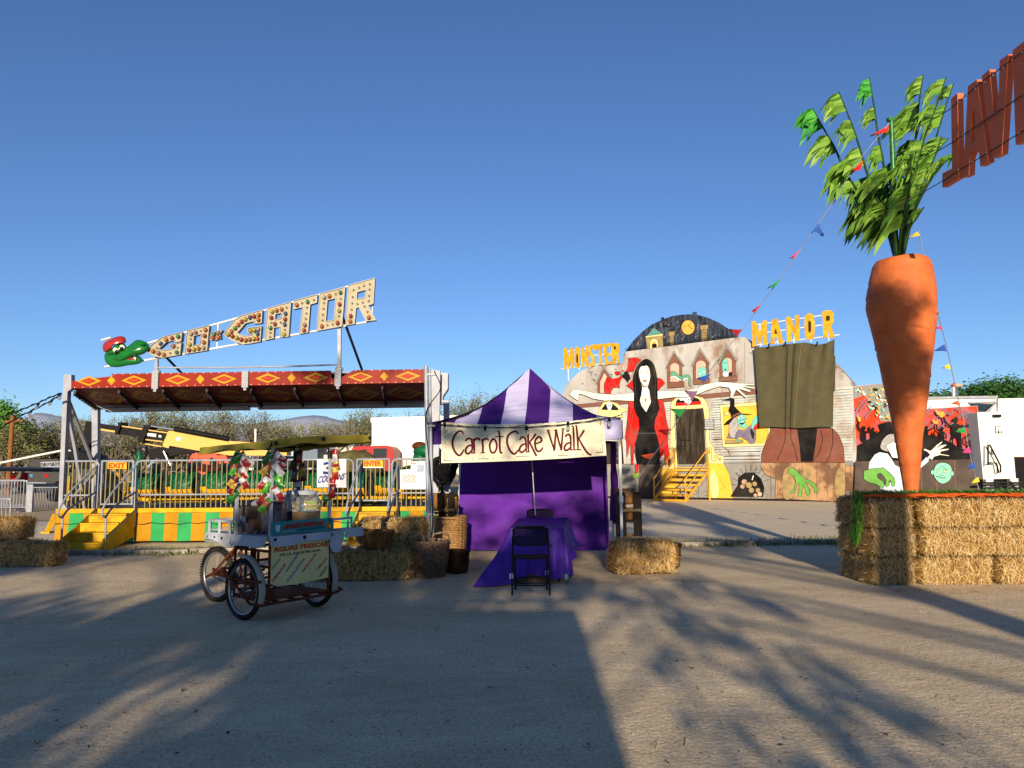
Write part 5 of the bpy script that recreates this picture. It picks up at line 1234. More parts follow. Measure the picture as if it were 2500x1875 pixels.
# banner
YBN = 11.85
m_ban = mat('banner_cream', '#d9d0b4', .7, var=.04, scale=2, spec=.2, stain='#b8ad92', stain_scale=2, stain_amt=.3); m_mar = mat('banner_maroon', '#5c1524', .7, var=.1); m_ink = mat('banner_ink', '#2a1c1e', .7)
c2 = zoom(1070, 1010, .18987)
BNP = [V((-1.318, 12.2, 0)) - TB * .1, -TB]
PB = Plane(BNP[0], BNP[1])
bn = thing('banner', 'long cream banner hand lettered Carrot Cake Walk tied across the tent front', 'banner', PB(1278, 1075))
bt = lambda u: V((0, 0))
def banf(u, v):
    tx = [(1077.5, 1031), (1180, 1036), (1278, 1036.5), (1380, 1030), (1474.5, 1018)]; bx = [(1077.5, 1130.5), (1180, 1128), (1278, 1124.5), (1380, 1119), (1480.5, 1112)]
    k = u * 4; i = min(int(k), 3); f = k - i
    a = (lerp(tx[i][0], tx[i + 1][0], f), lerp(tx[i][1], tx[i + 1][1], f)); c = (lerp(bx[i][0], bx[i + 1][0], f), lerp(bx[i][1], bx[i + 1][1], f))
    return PB(lerp(a[0], c[0], v), lerp(a[1], c[1], v), .0)
part('sheet', m_ban, bn, lambda b: (b.grid(banf, 24, 6, smooth=False)))
def script(b):
    fn = lambda x, y: PB(x, y, .006)
    S = [(322, 262, 300, 225, 255, 232, 205, 290, 182, 375, 200, 460, 240, 520, 275, 535, 310, 500, 325, 460), (348, 355, 370, 325, 400, 318, 428, 340, 436, 420, 432, 505), (432, 405, 385, 415, 352, 460, 360, 505, 395, 510, 430, 470), (455, 328, 462, 420, 462, 500),
         (460, 350, 490, 320, 520, 322, 538, 345), (563, 325, 574, 420, 572, 497), (572, 350, 600, 322, 630, 325, 650, 345), (778, 225, 790, 300, 790, 420, 800, 495, 828, 502), (1025, 262, 1000, 228, 945, 240, 895, 290, 885, 370, 910, 450, 950, 505, 985, 515, 1020, 480, 1035, 460),
         (1045, 340, 1070, 305, 1100, 300, 1122, 330, 1130, 410, 1132, 490), (1128, 390, 1080, 400, 1045, 450, 1055, 490, 1090, 490, 1125, 450), (1148, 190, 1155, 300, 1158, 400, 1160, 490), (1172, 360, 1210, 440, 1250, 520, 1267, 545),
         (1240, 392, 1300, 370, 1328, 350, 1320, 310, 1285, 300, 1250, 340, 1245, 410, 1265, 470, 1300, 484, 1330, 460, 1345, 432), (1632, 300, 1650, 275, 1680, 268, 1700, 300, 1704, 380, 1704, 462), (1702, 370, 1655, 385, 1622, 430, 1632, 468, 1665, 465, 1700, 430), (1735, 160, 1742, 300, 1746, 462),
         (1775, 152, 1790, 300, 1798, 460), (1805, 315, 1850, 400, 1900, 480, 1940, 520, 1972, 530)]
    L = [(1255, 258, 1212, 320, 1172, 368), (1412, 215, 1450, 340, 1492, 468), (1492, 468, 1502, 340, 1512, 208), (1512, 208, 1545, 340, 1580, 462), (1580, 462, 1593, 330, 1605, 195), (1875, 215, 1840, 270, 1803, 322)]
    for s_ in S:
        q_ = [(v.x, v.y) for v in catmull([V((x, y, 0)) for x, y in c2(s_)], False, 6)]; n = len(q_)
        b.ribbon(q_, [5.2 * (1 - .35 * abs(2 * i / (n - 1) - 1) ** 3) for i in range(n)], fn)
    o = [(v.x, v.y) for v in catmull([V((x, y, 0)) for x, y in c2(705, 325, 670, 370, 662, 430, 680, 490, 715, 500, 745, 460, 752, 400, 735, 345)], True, 5)]; b.ribbon(o + o[:2], 5.0, fn)
    for s_ in L: b.ribbon(c2(s_), [5.4, 4.8, 3.6], fn)
    for s_ in ((730, 295, 840, 292), (425, 507, 478, 502), (436, 326, 470, 323), (545, 502, 600, 500), (1120, 492, 1178, 491), (1395, 213, 1432, 212), (1490, 211, 1532, 207), (1586, 197, 1622, 191), (1688, 466, 1840, 461), (1480, 470, 1505, 469), (1566, 466, 1594, 464), (762, 228, 790, 224), (1708, 160, 1738, 157), (1758, 154, 1785, 150), (1855, 222, 1880, 210)): b.ribbon(c2(s_), 2.6, lambda x, y: PB(x, y, .0085))
part('lettering', m_mar, bn, script)
def border(b):
    fn = lambda x, y: PB(x, y, .006)
    for s_ in ((85, 130, 188, 135), (85, 150, 85, 245), (530, 148, 635, 150), (1020, 155, 1165, 145), (1512, 115, 1640, 100), (1980, 72, 2085, 62), (2083, 62, 2083, 145), (75, 500, 75, 605), (75, 602, 178, 598), (520, 580, 648, 580), (997, 550, 1170, 545), (1535, 538, 1670, 533), (2115, 395, 2118, 500), (2028, 500, 2120, 497)): b.ribbon(c2(s_), 1.3, fn)
    for x, y in ((90, 312), (90, 375), (90, 438), (97, 545), (122, 560), (97, 575), (258, 590), (350, 587), (438, 582), (582, 560), (712, 572), (820, 567), (914, 557), (1088, 522), (1365, 542), (1440, 537), (1595, 513), (1765, 530), (1860, 522), (2052, 470), (2083, 448), (2095, 478), (2095, 205), (2098, 275), (2100, 340), (120, 187), (100, 155), (258, 137), (350, 145), (436, 147), (718, 155), (828, 155), (920, 157), (1248, 135), (1350, 125), (1434, 122), (1735, 90), (1830, 82), (1900, 76), (2052, 105)):
        c = c2(x, y)[0]; b.sheet([[PB(c[0] + 1.1 * cos(a), c[1] + 1.1 * sin(a), .0065) for a in (0, 1.05, 2.1, 3.14, 4.2, 5.24)]])
part('border_marks', m_ink, bn, border)
# string of bulbs across the banner
m_cord = mat('black_cord', '#121214', .6, var=.2); m_bulbg = mat('bulb_glass', '#dfe3e8', .05, trans=.9, var=.01)
def bulb_string(label, pts, bulbs_, Y, r=.008, sz=1.0, fn=None):
    fn = fn or (lambda x, y: at(x, y, Y)); P = catmull([fn(*p) for p in pts], k=8)
    t = thing('light_string', label, 'string lights', P[0])
    part('cord', m_cord, t, lambda b: (b.tube(P, r, 5), b.tube([p + V((0, 0, r)) * (1.6 * sin(i * 1.1)) + V((0, r * 1.4 * cos(i * 1.1), 0)) for i, p in enumerate(P)], r * .8, 4)))
    for (x, y), tilt in bulbs_:
        c = fn(x, y); d = V((tilt, -.1, -1)).normalized()
        bb = part('bulb', m_bulbg, t, lambda b: b.lathe([(0, .125), (.018, .12), (.032, .095), (.030, .07), (.016, .04), (.012, .03)], 12, c, axis=d) if sz else None)
        part('socket', m_cord, bb, lambda b: (b.lathe([(0, -.02), (.022, -.02), (.024, .02), (.018, .05), (0, .05)], 10, c, axis=d)))
    return t
PBL = Plane(BNP[0] - TB * .06, BNP[1])
bulb_string('string of clear bulbs on black cord drooping across the cream banner', [(1040, 1036)] + c2(80, 145, 400, 168, 600, 175, 1130, 172, 1670, 130, 2200, 52) + [(1520, 1012)], [(c2(80, 130)[0], .05), (c2(603, 178)[0], 0), (c2(1132, 175)[0], 0), (c2(1668, 118)[0], -.02), (c2(2200, 62)[0], .05)], 0, .006, fn=lambda x, y: PBL(x, y))
# the upright pole
pole = thing('metal_pole', 'tall aluminium conduit pole standing at the left front tent leg', 'pole', gnd(1049, 1382))
pb = at(1047, 1382, 11.95); pt = at(1040, 893, 11.95)
part('tube', m_galv, pole, lambda b: b.tube([(pb.x, 11.95, 0), (pt.x, 11.95, pt.z)], .032, 10))
part('inner_tube', m_galv, pole, lambda b: b.tube([(pb.x + .062, 11.97, 0), (pt.x + .055, 11.97, pt.z - .05)], .024, 10))
part('clamp', m_alu, pole, lambda b: [b.box((pb.x + .025, 11.95, z), (.125, .07, .03)) for z in (.85, 2.2, 3.0)])
wirep = thing('power_cable', 'thin black cable running down the aluminium pole', 'cable', gnd(1060, 1382))
part('strand', m_cord, wirep, lambda b: b.tube(catmull([at(1060, 905, 11.88), at(1075, 950, 11.88), at(1040, 1010, 11.88), at(1048, 1130, 11.88), at(1056, 1250, 11.88), at(1052, 1330, 11.88)], k=6), .008, 5))
# table and cloth
tbl = thing('folding_table', 'folding table under the purple cloth in the tent', 'table', (.45, 11.6, 0))
TC = [at(1247, 1287, 10.55), at(1374, 1287, 10.55), at(1385, 1262, 12.45), at(1270, 1262, 12.45)]
for p in TC: p.z = .735
def tc(u, v): return TC[0].lerp(TC[1], u).lerp(TC[3].lerp(TC[2], u), v)
part('tabletop', m_white, tbl, lambda b: b.prism([[tc(.01, .01), tc(.99, .01), tc(.99, .99), tc(.01, .99)]], (0, 0, -.03)))
for v in (.1, .9):
    for u in (.1, .9): part('leg', m_dark, tbl, lambda b: b.beam(tc(u, v) - V((0, 0, .03)), V((tc(u, v).x, tc(u, v).y, 0)), .03))
def clothf(b):
    Hh = .742
    def top_(u, v): p = tc(u, v); return V((p.x, p.y, Hh + .004 * noise.noise(V((u * 6, v * 9, 1)))))
    b.grid(lambda u, v: top_(u, v), 12, 18)
    def drop(p, out, d, fl, ph):
        """hem hanging d metres below edge point p, flaring out"""
        def g_(t):
            w = .04 * sin(ph * 9) * t + .028 * sin(ph * 23 + 2 * t) * t + .03 * noise.noise(V((ph * 8, t * 2, d))) * t
            return V((p.x, p.y, Hh)) + out * (.012 + fl * t + w) - V((0, 0, d * t))
        return g_
    F_ = (TC[0] - TC[3]).normalized(); Rr = (TC[1] - TC[0]).normalized()
    # front hem
    b.grid(lambda u, v: drop(tc(u, 0), F_, lerp(.72, .60, u) - .06 * sin(u * 5), .02 + .1 * (1 - u) ** 2, u)(v), 24, 12)
    # right hem, lifting towards the back
    b.grid(lambda u, v: drop(tc(1, u), Rr, lerp(.66, .36, min(1, u * 1.2)) + .05 * sin(u * 9), .05 + .10 * u, u * 2)(v), 30, 10)
    # left hem pulled out and spread on the ground
    def left(u, v):
        p = tc(0, u); fl = lerp(.43, .08, min(1, u * 1.3)); d = lerp(.735, .62, u); k = v ** 1.25
        q_ = V((p.x, p.y, Hh)) - Rr * (.012 + fl * k + .045 * sin(u * 19 + 2 * v) * v + .05 * noise.noise(V((u * 5, v * 3, 4))) * v) + F_ * (.30 * (1 - u) ** 2 * k) - V((0, 0, d * v)); q_.z = max(q_.z, .012 + .01 * sin(u * 20)); return q_
    b.grid(left, 30, 14)
    # corner gusset between front and left
    b.grid(lambda u, v: left(0, v).lerp(drop(tc(0, 0), F_, .72, .12, 0)(v), u) + F_ * (.05 * sin(pi * u) * v), 10, 14)
    b.grid(lambda u, v: drop(tc(1, 0), F_, .60 , .02, 1)(v).lerp(drop(tc(1, 0), Rr, .66, .05, 0)(v), u) + (F_ + Rr) * (.05 * sin(pi * u) * v), 6, 12)
o = MB(); clothf(o); tag(o.build('tablecloth', m_tcl), 'purple cloth over the table, its left side pulled out onto the ground', 'tablecloth')
m_clip = mat('clip_white', '#dcdce0', .4, var=.03)
for i, ((px, py, Y), lb) in enumerate((((1246, 1407, 9.6), 'white plastic clip on the cloth hem at the left chair leg'), ((1333, 1398, 10.3), 'white plastic clip on the cloth hem seen under the chair'), ((1381, 1409, 10.35), 'white plastic clip at the lower right corner of the cloth'))):
    c = at(px, py, Y); ob = MB(); ob.box(c, (.018, .012, .06), bev=.004); ob.tube([c + V((.0, 0, .03)), c + V((.025, 0, .03)), c + V((.03, 0, -.0)), c + V((.02, 0, -.03))], .006, 5)
    tag(ob.build('cloth_clip', m_clip), lb, 'clip', 'clips on the purple tablecloth')
stp = MB(); stp.beam(at(1401, 1330, 12.2), at(1387, 1357, 12.2), .012, .05); tag(stp.build('table_strap', m_clip), 'white strap below the right rear corner of the tablecloth', 'strap')
# folding chairs
m_chf = mat('chair_black', '#0b0c0f', .5, var=.15, scale=9, spec=.25); m_chp = mat('chair_plastic', '#0c0d10', .6, var=.15, scale=9, spec=.2)
def chair(label):
    t = thing('folding_chair', label, 'chair', (0, 0, 0), group='black folding chairs at the purple table')
    W = .23
    for s_ in (-1, 1):
        part('front_leg', m_chf, t, lambda b: b.tube([(s_ * W, 0, 0), (s_ * (W - .005), .04, .45), (s_ * (W - .012), .0, .70), (s_ * (W - .03), -.02, .80), (s_ * (W - .07), -.025, .83)], .0125, 8), local=True)
        part('rear_leg', m_chf, t, lambda b: b.tube([(s_ * (W - .03), .42, 0), (s_ * (W - .03), .08, .47)], .0115, 8), local=True)
    for y_, z_, w_, r_ in ((.01, .14, W, .009), (.38, .06, W - .03, .009), (.30, .17, W - .03, .009), (-.025, .83, W - .07, .0125)):
        part('cross_bar', m_chf, t, lambda b: b.tube([(-w_, y_, z_), (w_, y_, z_)], r_, 7), local=True)
    def panel(b, fn, nu, nv, th):
        """moulded panel with a border and a diamond lattice"""
        bd = .10
        P = lambda u, v: fn(u, v)
        def strip(u0, v0, u1, v1): 
            n = 12
            for k in range(n):
                f0, f1 = k / n, (k + 1) / n
                a, c = P(lerp(u0, u1, f0), lerp(v0, v1, f0)), P(lerp(u0, u1, f1), lerp(v0, v1, f1)); b.beam(a, c, .010, th)
        rim = [(.06, 0), (.94, 0), (1, .12), (.97, .8), (.86, 1), (.14, 1), (.03, .8), (0, .12)]
        for k in range(len(rim)):
            a, c = rim[k], rim[(k + 1) % len(rim)]
            for q_ in range(6): b.beam(P(lerp(a[0], c[0], q_ / 6), lerp(a[1], c[1], q_ / 6)), P(lerp(a[0], c[0], (q_ + 1) / 6), lerp(a[1], c[1], (q_ + 1) / 6)), .03, th * 1.3)
        for i in range(nu + 1):
            for j in range(nv):
                u, v = .04 + .92 * i / nu, j / nv; h_ = .92 / nu / 2
                if i < nu: b.beam(P(u, v), P(u + h_, v + .5 / nv), .0058, th); b.beam(P(u + h_, v + .5 / nv), P(u, min(1, v + 1 / nv)), .0058, th)
                if i > 0: b.beam(P(u, v), P(u - h_, v + .5 / nv), .0058, th); b.beam(P(u - h_, v + .5 / nv), P(u, min(1, v + 1 / nv)), .0058, th)
    part('backrest', m_chp, t, lambda b: panel(b, lambda u, v: V(((u - .5) * .43, -.03 - .035 * sin(pi * u) + .03 * v, .815 - .21 * v)), 15, 6, .012), local=True)
    part('seat', m_chp, t, lambda b: panel(b, lambda u, v: V(((u - .5) * .42, .03 + .40 * v, .455 - .01 * v - .015 * sin(pi * u))), 14, 9, .014), local=True)
    part('seat_frame', m_chf, t, lambda b: [b.tube([(s_ * (W - .015), .02, .452), (s_ * (W - .015), .43, .44)], .012, 7) for s_ in (-1, 1)], local=True)
    return t
ch = chair('black lattice-back folding chair in front of the table, its back to us')
a, c = gnd(1249, 1454), gnd(1344, 1454); ch.location = ((a.x + c.x) / 2, a.y, 0); ch.rotation_euler = (0, 0, -.03)
q = at(1363, 1262, 13.15); dup(ch, (q.x - .31, 13.2, 0), pi + .06, label='black folding chair behind the far end of the table, only its backrest showing')
# dark picket stands with baskets either side
m_pick = mat('picket_dark', '#1d1613', .7, var=.3, scale=8)
def picket(label, x0, x1, y, h, xs, shelves):
    t = thing('picket_stand', label, 'stand', ((x0 + x1) / 2, y, 0))
    for x, w in xs:
        part('picket', m_pick, t, lambda b: b.prism([[V((x - w / 2, y, 0)), V((x - w / 2, y, h - .06)), V((x - w / 3, y, h - .015)), V((x, y, h)), V((x + w / 3, y, h - .015)), V((x + w / 2, y, h - .06)), V((x + w / 2, y, 0))]], (0, .025, 0)))
    for z in shelves: part('shelf', m_pick, t, lambda b: b.box(((x0 + x1) / 2, y + .16, z), (x1 - x0, .33, .03)))
    for z in (.35, h * .72): part('rail', mat('weathered_rail', '#6a5a48', .8, var=.3), t, lambda b: b.box(((x0 + x1) / 2 + .02, y - .022, z), (x1 - x0 - .06, .03, .045)))
    return t
yp = 13.2; a, c = at(1507, 1318, yp), at(1567, 1318, yp); zt_ = at(1540, 1200, yp).z
picket('dark picket stand right of the tent holding two baskets', a.x, c.x, yp, zt_, [(a.x + .1, .12), (a.x + .02, .08), (c.x - .06, .14)], (.12, .62))
cx = (a.x + c.x) / 2
bushel('brown bushel basket on top of the dark picket stand right of the tent', (cx - .02, yp + .17, .90), .17, .13, .26, m_bush2, False)
bushel('brown bushel basket on the middle shelf of the picket stand right of the tent', (cx + .02, yp + .17, .635), .11, .10, .2, m_bush2, False)
bushel('brown bushel basket on the lowest shelf of the picket stand right of the tent', (cx + .02, yp + .17, .135), .12, .10, .24, m_bush2, False)
yp = 13.6; a, c = at(1052, 1250, yp), at(1113, 1250, yp); zt_ = at(1080, 1200, yp).z
picket('dark picket stand left of the tent holding two baskets', a.x, c.x, yp, zt_, [(a.x + .20, .13), (c.x - .08, .12)], (.30, .75))
bushel('brown bushel basket hung tilted on the dark stand left of the tent', (a.x + .08, yp - .02, .82), .15, .11, .28, m_bush2, False)
bushel('brown square-looking basket on the upper shelf of the stand left of the tent', (a.x + .36, yp + .17, .78), .11, .10, .2, m_bush2, False)
# coil of black cable behind
coil = thing('cable_coil', 'thick hank of black cables hanging on the coaster tower by the tent', 'cable', at(1085, 1130, 15.9))
def cl(b):
    rg = random.Random(5)
    for i in range(26):
        w = rg.uniform(10, 30); h = rg.uniform(24, 35); cx_ = 1084 + rg.uniform(-12, 14); cy_ = 1146 + rg.uniform(-5, 5); y = 15.8 + rg.uniform(-.1, .15)
        b.tube([at(cx_ + w * cos(a) * (.7 + .3 * (sin(a) > 0)), cy_ - h * sin(a), y + .04 * cos(a)) for a in [2 * pi * k / 16 for k in range(16)]], .018, 5, closed=True)
part('loops', m_cord, coil, cl)
# ------------------------------------------------------------------ drinks tricycle
CO = V((-2.510, 8.07, 0)); CB = V((-.79, .61, 0)).normalized(); CS = V((.61, .79, 0)).normalized()   # near corner, backwards, sideways
def cp(a, s_, z): return CO + CB * a + CS * s_ + V((0, 0, z))      # a metres back, s metres to the far side
m_ru = mat('frame_rust', '#6e351a', .6, .1, var=.3, scale=9, stain='#4a2412', stain_scale=6, stain_amt=.7); m_tyre = mat('tyre_rubber', '#1a1a1b', .85, var=.25, scale=20, stain='#5c5349', stain_amt=.4)
m_rim = mat('rim_chrome', '#8f9196', .3, .7, var=.05); m_cw = mat('cart_white', '#a9aeb8', .6, var=.10, scale=5, stain='#7b7a76', stain_amt=.5); m_can = mat('awning_yellow', '#8f8230', .6, var=.18, scale=4, stain='#6e6a34', stain_scale=2.2, stain_amt=.7, bump=.25, bscale=12)
m_pan = mat('panel_cream', '#d6c98d', .55, var=.06, scale=2, stain='#a8925a', stain_amt=.35); m_teal = mat('panel_teal', '#2f8489', .5, var=.1, scale=4); m_fend = mat('fender_white', '#a8a290', .5, var=.1, scale=5, stain='#8d8878', stain_amt=.5)
cart = thing('drinks_tricycle', 'rusty cargo tricycle with a yellow awning and an Aguas Frescas panel', 'tricycle', cp(.4, .4, 0))
def wheel(c, ax, R_, lug, name='wheel'):
    w = thing(name, None, None, (0, 0, 0)); w.parent = cart; w.location = V(c) - cart.location
    X, Y, Z = basis(ax)
    def tread(b):
        rows = []
        n = 72
        prof = [(R_ - .052, -.018), (R_ - .03, -.026), (R_ - .008, -.02), (R_, -.008), (R_, .008), (R_ - .008, .02), (R_ - .03, .026), (R_ - .052, .018)]
        b.lathe(prof, n, c, axis=ax)
        if lug:
            for i in range(60):
                a = 2 * pi * i / 60; rd = X * cos(a) + Y * sin(a); tg = -X * sin(a) + Y * cos(a)
                for o in (-.014, .014):
                    p = V(c) + rd * (R_ + .003) + Z * o; b.beam(p - tg * .006, p + tg * .007, .02, .012, rd)
    part('tyre', m_tyre, w, tread)
    part('rim', m_rim, w, lambda b: b.lathe([(R_ - .055, -.015), (R_ - .072, -.012), (R_ - .078, 0), (R_ - .072, .012), (R_ - .055, .015), (R_ - .052, 0), (R_ - .055, -.015)], 56, c, axis=ax))
    def sp(b):
        for i in range(32):
            a = 2 * pi * i / 32; a2 = a + (.5 if i % 4 < 2 else -.5); o = .025 if i % 2 else -.025
            b.tube([V(c) + (X * cos(a2) + Y * sin(a2)) * .02 + Z * o, V(c) + (X * cos(a) + Y * sin(a)) * (R_ - .07)], .0018, 4)
        b.tube([V(c) - Z * .05, V(c) + Z * .05], .018, 8)
    part('spokes', m_rim, w, sp)
    return w
WR = .318
wheel(cp(.36, -.06, WR), CS, WR, False); wheel(cp(.36, .88, WR), CS, WR, False); wheel(cp(1.60, .40, WR), (CS + CB * .06), WR, True)
for s_ in (-.06, .88):
    def fender(b):
        vs = []; n = 26
        for i in range(n + 1):
            a = lerp(-.35, 1.85, i / n)
            for o, dr in ((-.04, -.014), (-.03, .004), (0, .010), (.03, .004), (.04, -.014)):
                vs.append(cp(.36, s_ + o, WR) - CB * (WR + .03 + dr) * cos(a) + V((0, 0, (WR + .03 + dr) * sin(a))))
        b.add(vs, [(i * 5 + j, i * 5 + j + 1, i * 5 + j + 6, i * 5 + j + 5) for i in range(n) for j in range(4)], 0, True)
    part('fender', m_fend, cart, fender)
def frame(b):
    r = .015
    def T_(*pts): b.tube([cp(*p) for p in pts], r, 7)
    # low bumper rail running round the load bed
    T_((.95, -.14, .40), (.62, -.14, .52)); T_((.62, -.14, .52), (.12, -.14, .20), (-.02, -.10, .19), (-.06, .0, .20), (-.06, .8, .20), (-.02, .94, .22), (.12, .96, .24), (.62, .96, .5))
    T_((1.0, -.02, .47), (.5, -.13, .42), (.0, -.10, .42))
    for s_ in (.1, .3, .5, .7): T_((-.06, s_, .20), (.62, s_, .24))
    T_((0, 0, .2), (.62, 0, .22)); T_((0, .76, .2), (.62, .76, .22)); T_((.36, -.06, WR), (.36, .88, WR))
    for a_ in (0, .62):
        for s_ in (0, .76): T_((a_, s_, .2), (a_, s_, .84))
    for z in (.36, .56, .72): T_((.0, 0, z), (.62, 0, z)); T_((.62, 0, z), (.62, .76, z)); T_((0, .76, z), (.62, .76, z))
    for a_ in (.2, .42): T_((a_, 0, .2), (a_, 0, .72))
    b.beam(cp(.66, .25, .25), cp(.66, .25, .82), .05); b.beam(cp(.66, .5, .25), cp(.66, .5, .82), .05)
    # bicycle rear
    T_((.64, .38, .70), (1.0, .40, .72), (1.18, .40, .58)); T_((1.60, .34, .33), (1.12, .40, .74)); T_((1.60, .46, .33), (1.12, .40, .74)); T_((1.60, .34, .33), (1.12, .38, .30), (.66, .38, .28)); T_((1.60, .46, .33), (1.12, .42, .30)); T_((1.12, .40, .30), (1.12, .40, .76))
    T_((.64, .38, .45), (1.12, .40, .32))
part('frame', m_ru, cart, frame)
def crank(b):
    b.lathe([(.0, -.004), (.085, -.004), (.085, .004), (0, .004)], 20, cp(1.12, .33, .30), axis=CS); b.beam(cp(1.12, .31, .30), cp(1.22, .31, .42), .02); b.box(cp(1.24, .27, .43), (.09, .06, .02))
    b.beam(cp(1.12, .49, .30), cp(1.02, .49, .18), .02); b.box(cp(1.0, .53, .17), (.09, .06, .02))
part('crank', m_dark, cart, crank)
part('chain', m_dark, cart, lambda b: b.tube([cp(1.12, .33, .385), cp(1.6, .34, .36), cp(1.63, .34, .33), cp(1.6, .34, .30), cp(1.12, .33, .215), cp(1.04, .33, .30)], .006, 4, closed=True))
part('load_bed', m_ru, cart, lambda b: b.box(cp(.31, .38, .23), (.62, .74, .02), R=Matrix((CB, CS, (0, 0, 1))).transposed()))
RC = Matrix((CB, CS, V((0, 0, 1)))).transposed()
# tray, cloth skirt and rails
part('counter', m_cw, cart, lambda b: (b.box(cp(.55, .40, .855), (1.12, .88, .03), R=RC), b.box(cp(.05, 1.0, .87), (.16, .24, .03), R=RC)))
def skirtc(b):
    e = .012
    def edge(p, q_, o, d0, d1):
        b.grid(lambda u, v: lerp(1, 1, 1) * (cp(*p, .872).lerp(cp(*q_, .872), u) + o * (.012 + .012 * sin(u * 11) * v + .03 * v) - V((0, 0, lerp(d0, d1, u) * v + .012 * sin(u * 7) * v))), 16, 4)
    edge((-.02, -.04), (-.02, .84), -CB, .095, .085); edge((-.02, -.04), (.62, -.04), -CS, .10, .13); edge((.62, -.04), (1.12, -.04), -CS, .13, .06); edge((1.12, -.04), (1.12, .84), CB, .12, .12)
    b.grid(lambda u, v: cp(-.03 + .03 * sin(u * 6), .74 + .16 * u + .02 * sin(v * 5), .88 - .24 * v * (.6 + .4 * sin(u * pi))) - CB * (.03 + .03 * sin(u * pi)), 8, 8)
    b.grid(lambda u, v: cp(-.03, .95 + .28 * u, .89 - .10 * v) - CB * .01, 4, 2)
part('oilcloth', m_cw, cart, skirtc)
for s_ in (.03, .40, .78): part('rosette', m_dark, cart, lambda b: b.lathe([(0, -.004), (.012, -.004), (.022, .0), (.012, .006), (0, .008)], 12, cp(-.045, s_, .835), axis=-CB))
for a_ in (.78, .92, 1.06): part('rosette', m_dark, cart, lambda b: b.lathe([(0, -.004), (.010, -.004), (.018, .0), (.01, .006), (0, .008)], 12, cp(a_, -.07, .82), axis=-CS))
part('green_lining', mat('lining_green', '#2f7d35', .6, var=.2), cart, lambda b: b.grid(lambda u, v: cp(lerp(.75, 1.10, u), -.02 + .05 * v, lerp(.83, .74 + .05 * u, v)), 6, 2))
def rails(b):
    for s_, z in ((-.02, 1.0), (.82, 1.0)): b.beam(cp(.64, s_, z), cp(1.10, s_, z), .025)
    for a_ in (.70, 1.10): b.beam(cp(a_, -.02, 1.0), cp(a_, .82, 1.0), .025)
    for a_, s_ in ((.70, -.02), (1.10, -.02), (1.10, .82), (.70, .82), (.9, -.02), (1.1, .4)): b.beam(cp(a_, s_, .87), cp(a_, s_, 1.0), .028)
    b.beam(cp(.70, -.02, .90), cp(1.10, -.02, .90), .014); b.beam(cp(1.10, -.02, .90), cp(1.10, .82, .90), .014); b.beam(cp(.62, .1, 1.015), cp(1.06, .3, 1.03), .03, .06)
part('tray_rail', m_cw, cart, rails)
part('shelf_rail', m_cw, cart, lambda b: (b.beam(cp(-.02, .78, 1.0), cp(.02, 1.1, 1.0), .025), b.beam(cp(.0, 1.08, .87), cp(.0, 1.08, 1.0), .02)))
for a_, s_ in ((0, 0), (.62, 0), (0, .76), (.62, .76)):
    part('post', m_cw, cart, lambda b: b.beam(cp(a_, s_, .85), cp(a_, s_, 1.80), .028, .028, CB))
# upper and lower sign panels
pn = lambda u, v, o=0.0: cp(-.012 - o, lerp(-.0, .755, u), lerp(.785, .37, v) - .0 * u)
pl = part('front_panel', m_pan, cart, lambda b: b.prism([[pn(0, 0), pn(1, 0), pn(1, 1), pn(.38, 1.05), pn(.06, .99), pn(0, .93)]], CB * .01))
INK = [mat('ink_' + n, c, .6, var=.04) for n, c in dict(red='#b5442a', black='#1d1b1a', teal='#2f8d8a', magenta='#a02a78', purple='#5a2f86', blue='#2a7a9c', crimson='#b02a3a', white='#d8d2b8', ochre='#a8752a', dark='#4a3f30').items()]
def qd(u0, v0, u1, v1, h, o=.003):
    """slanted word box: baseline from (u0,v0) to (u1,v1), height h, in panel units"""
    W_, H_ = .755, .415; d = V(((u1 - u0) * W_, (v1 - v0) * H_)); n_ = V((d.y, -d.x)).normalized() * h
    n_ = V((n_.x / W_, n_.y / H_))
    return [pn(u0 + n_.x, v0 + n_.y, o), pn(u1 + n_.x, v1 + n_.y, o), pn(u1, v1, o), pn(u0, v0, o)]
def lett(b):
    b.text('AGUAS FRESCAS', qd(.04, .19, .97, .17, .052), 0, bold=.045); b.text('DE LA ZACATECANA', qd(.15, .30, .85, .285, .026), 1, bold=.03)
    for wd, q_, c in (('•PIÑA', (.04, .62, .17, .36), 2), ('•TEPACHE', (.05, .93, .26, .53), 3), ('•NARANJA', (.27, .74, .47, .31), 4), ('•CHILACAYOTA', (.28, 1.0, .58, .44), 5), ('•HORCHATA', (.54, .80, .78, .36), 6), ('JAMAICA', (.60, .96, .82, .62), 7), ('•MELON', (.80, .78, .97, .52), 8), ('•COCO', (.85, .97, .98, .73), 9)): b.text(wd, qd(*q_, .030, .0032), c, bold=.03)
part('lettering', INK, pl, lett)
tn = lambda u, v, o=0.0: cp(-.03 - o, lerp(-.01, .80, u), lerp(1.02, .885, v))
tl = part('top_panel', m_teal, cart, lambda b: b.prism([[tn(0, 0), tn(1, 0), tn(1, 1), tn(0, 1)]], CB * .012))
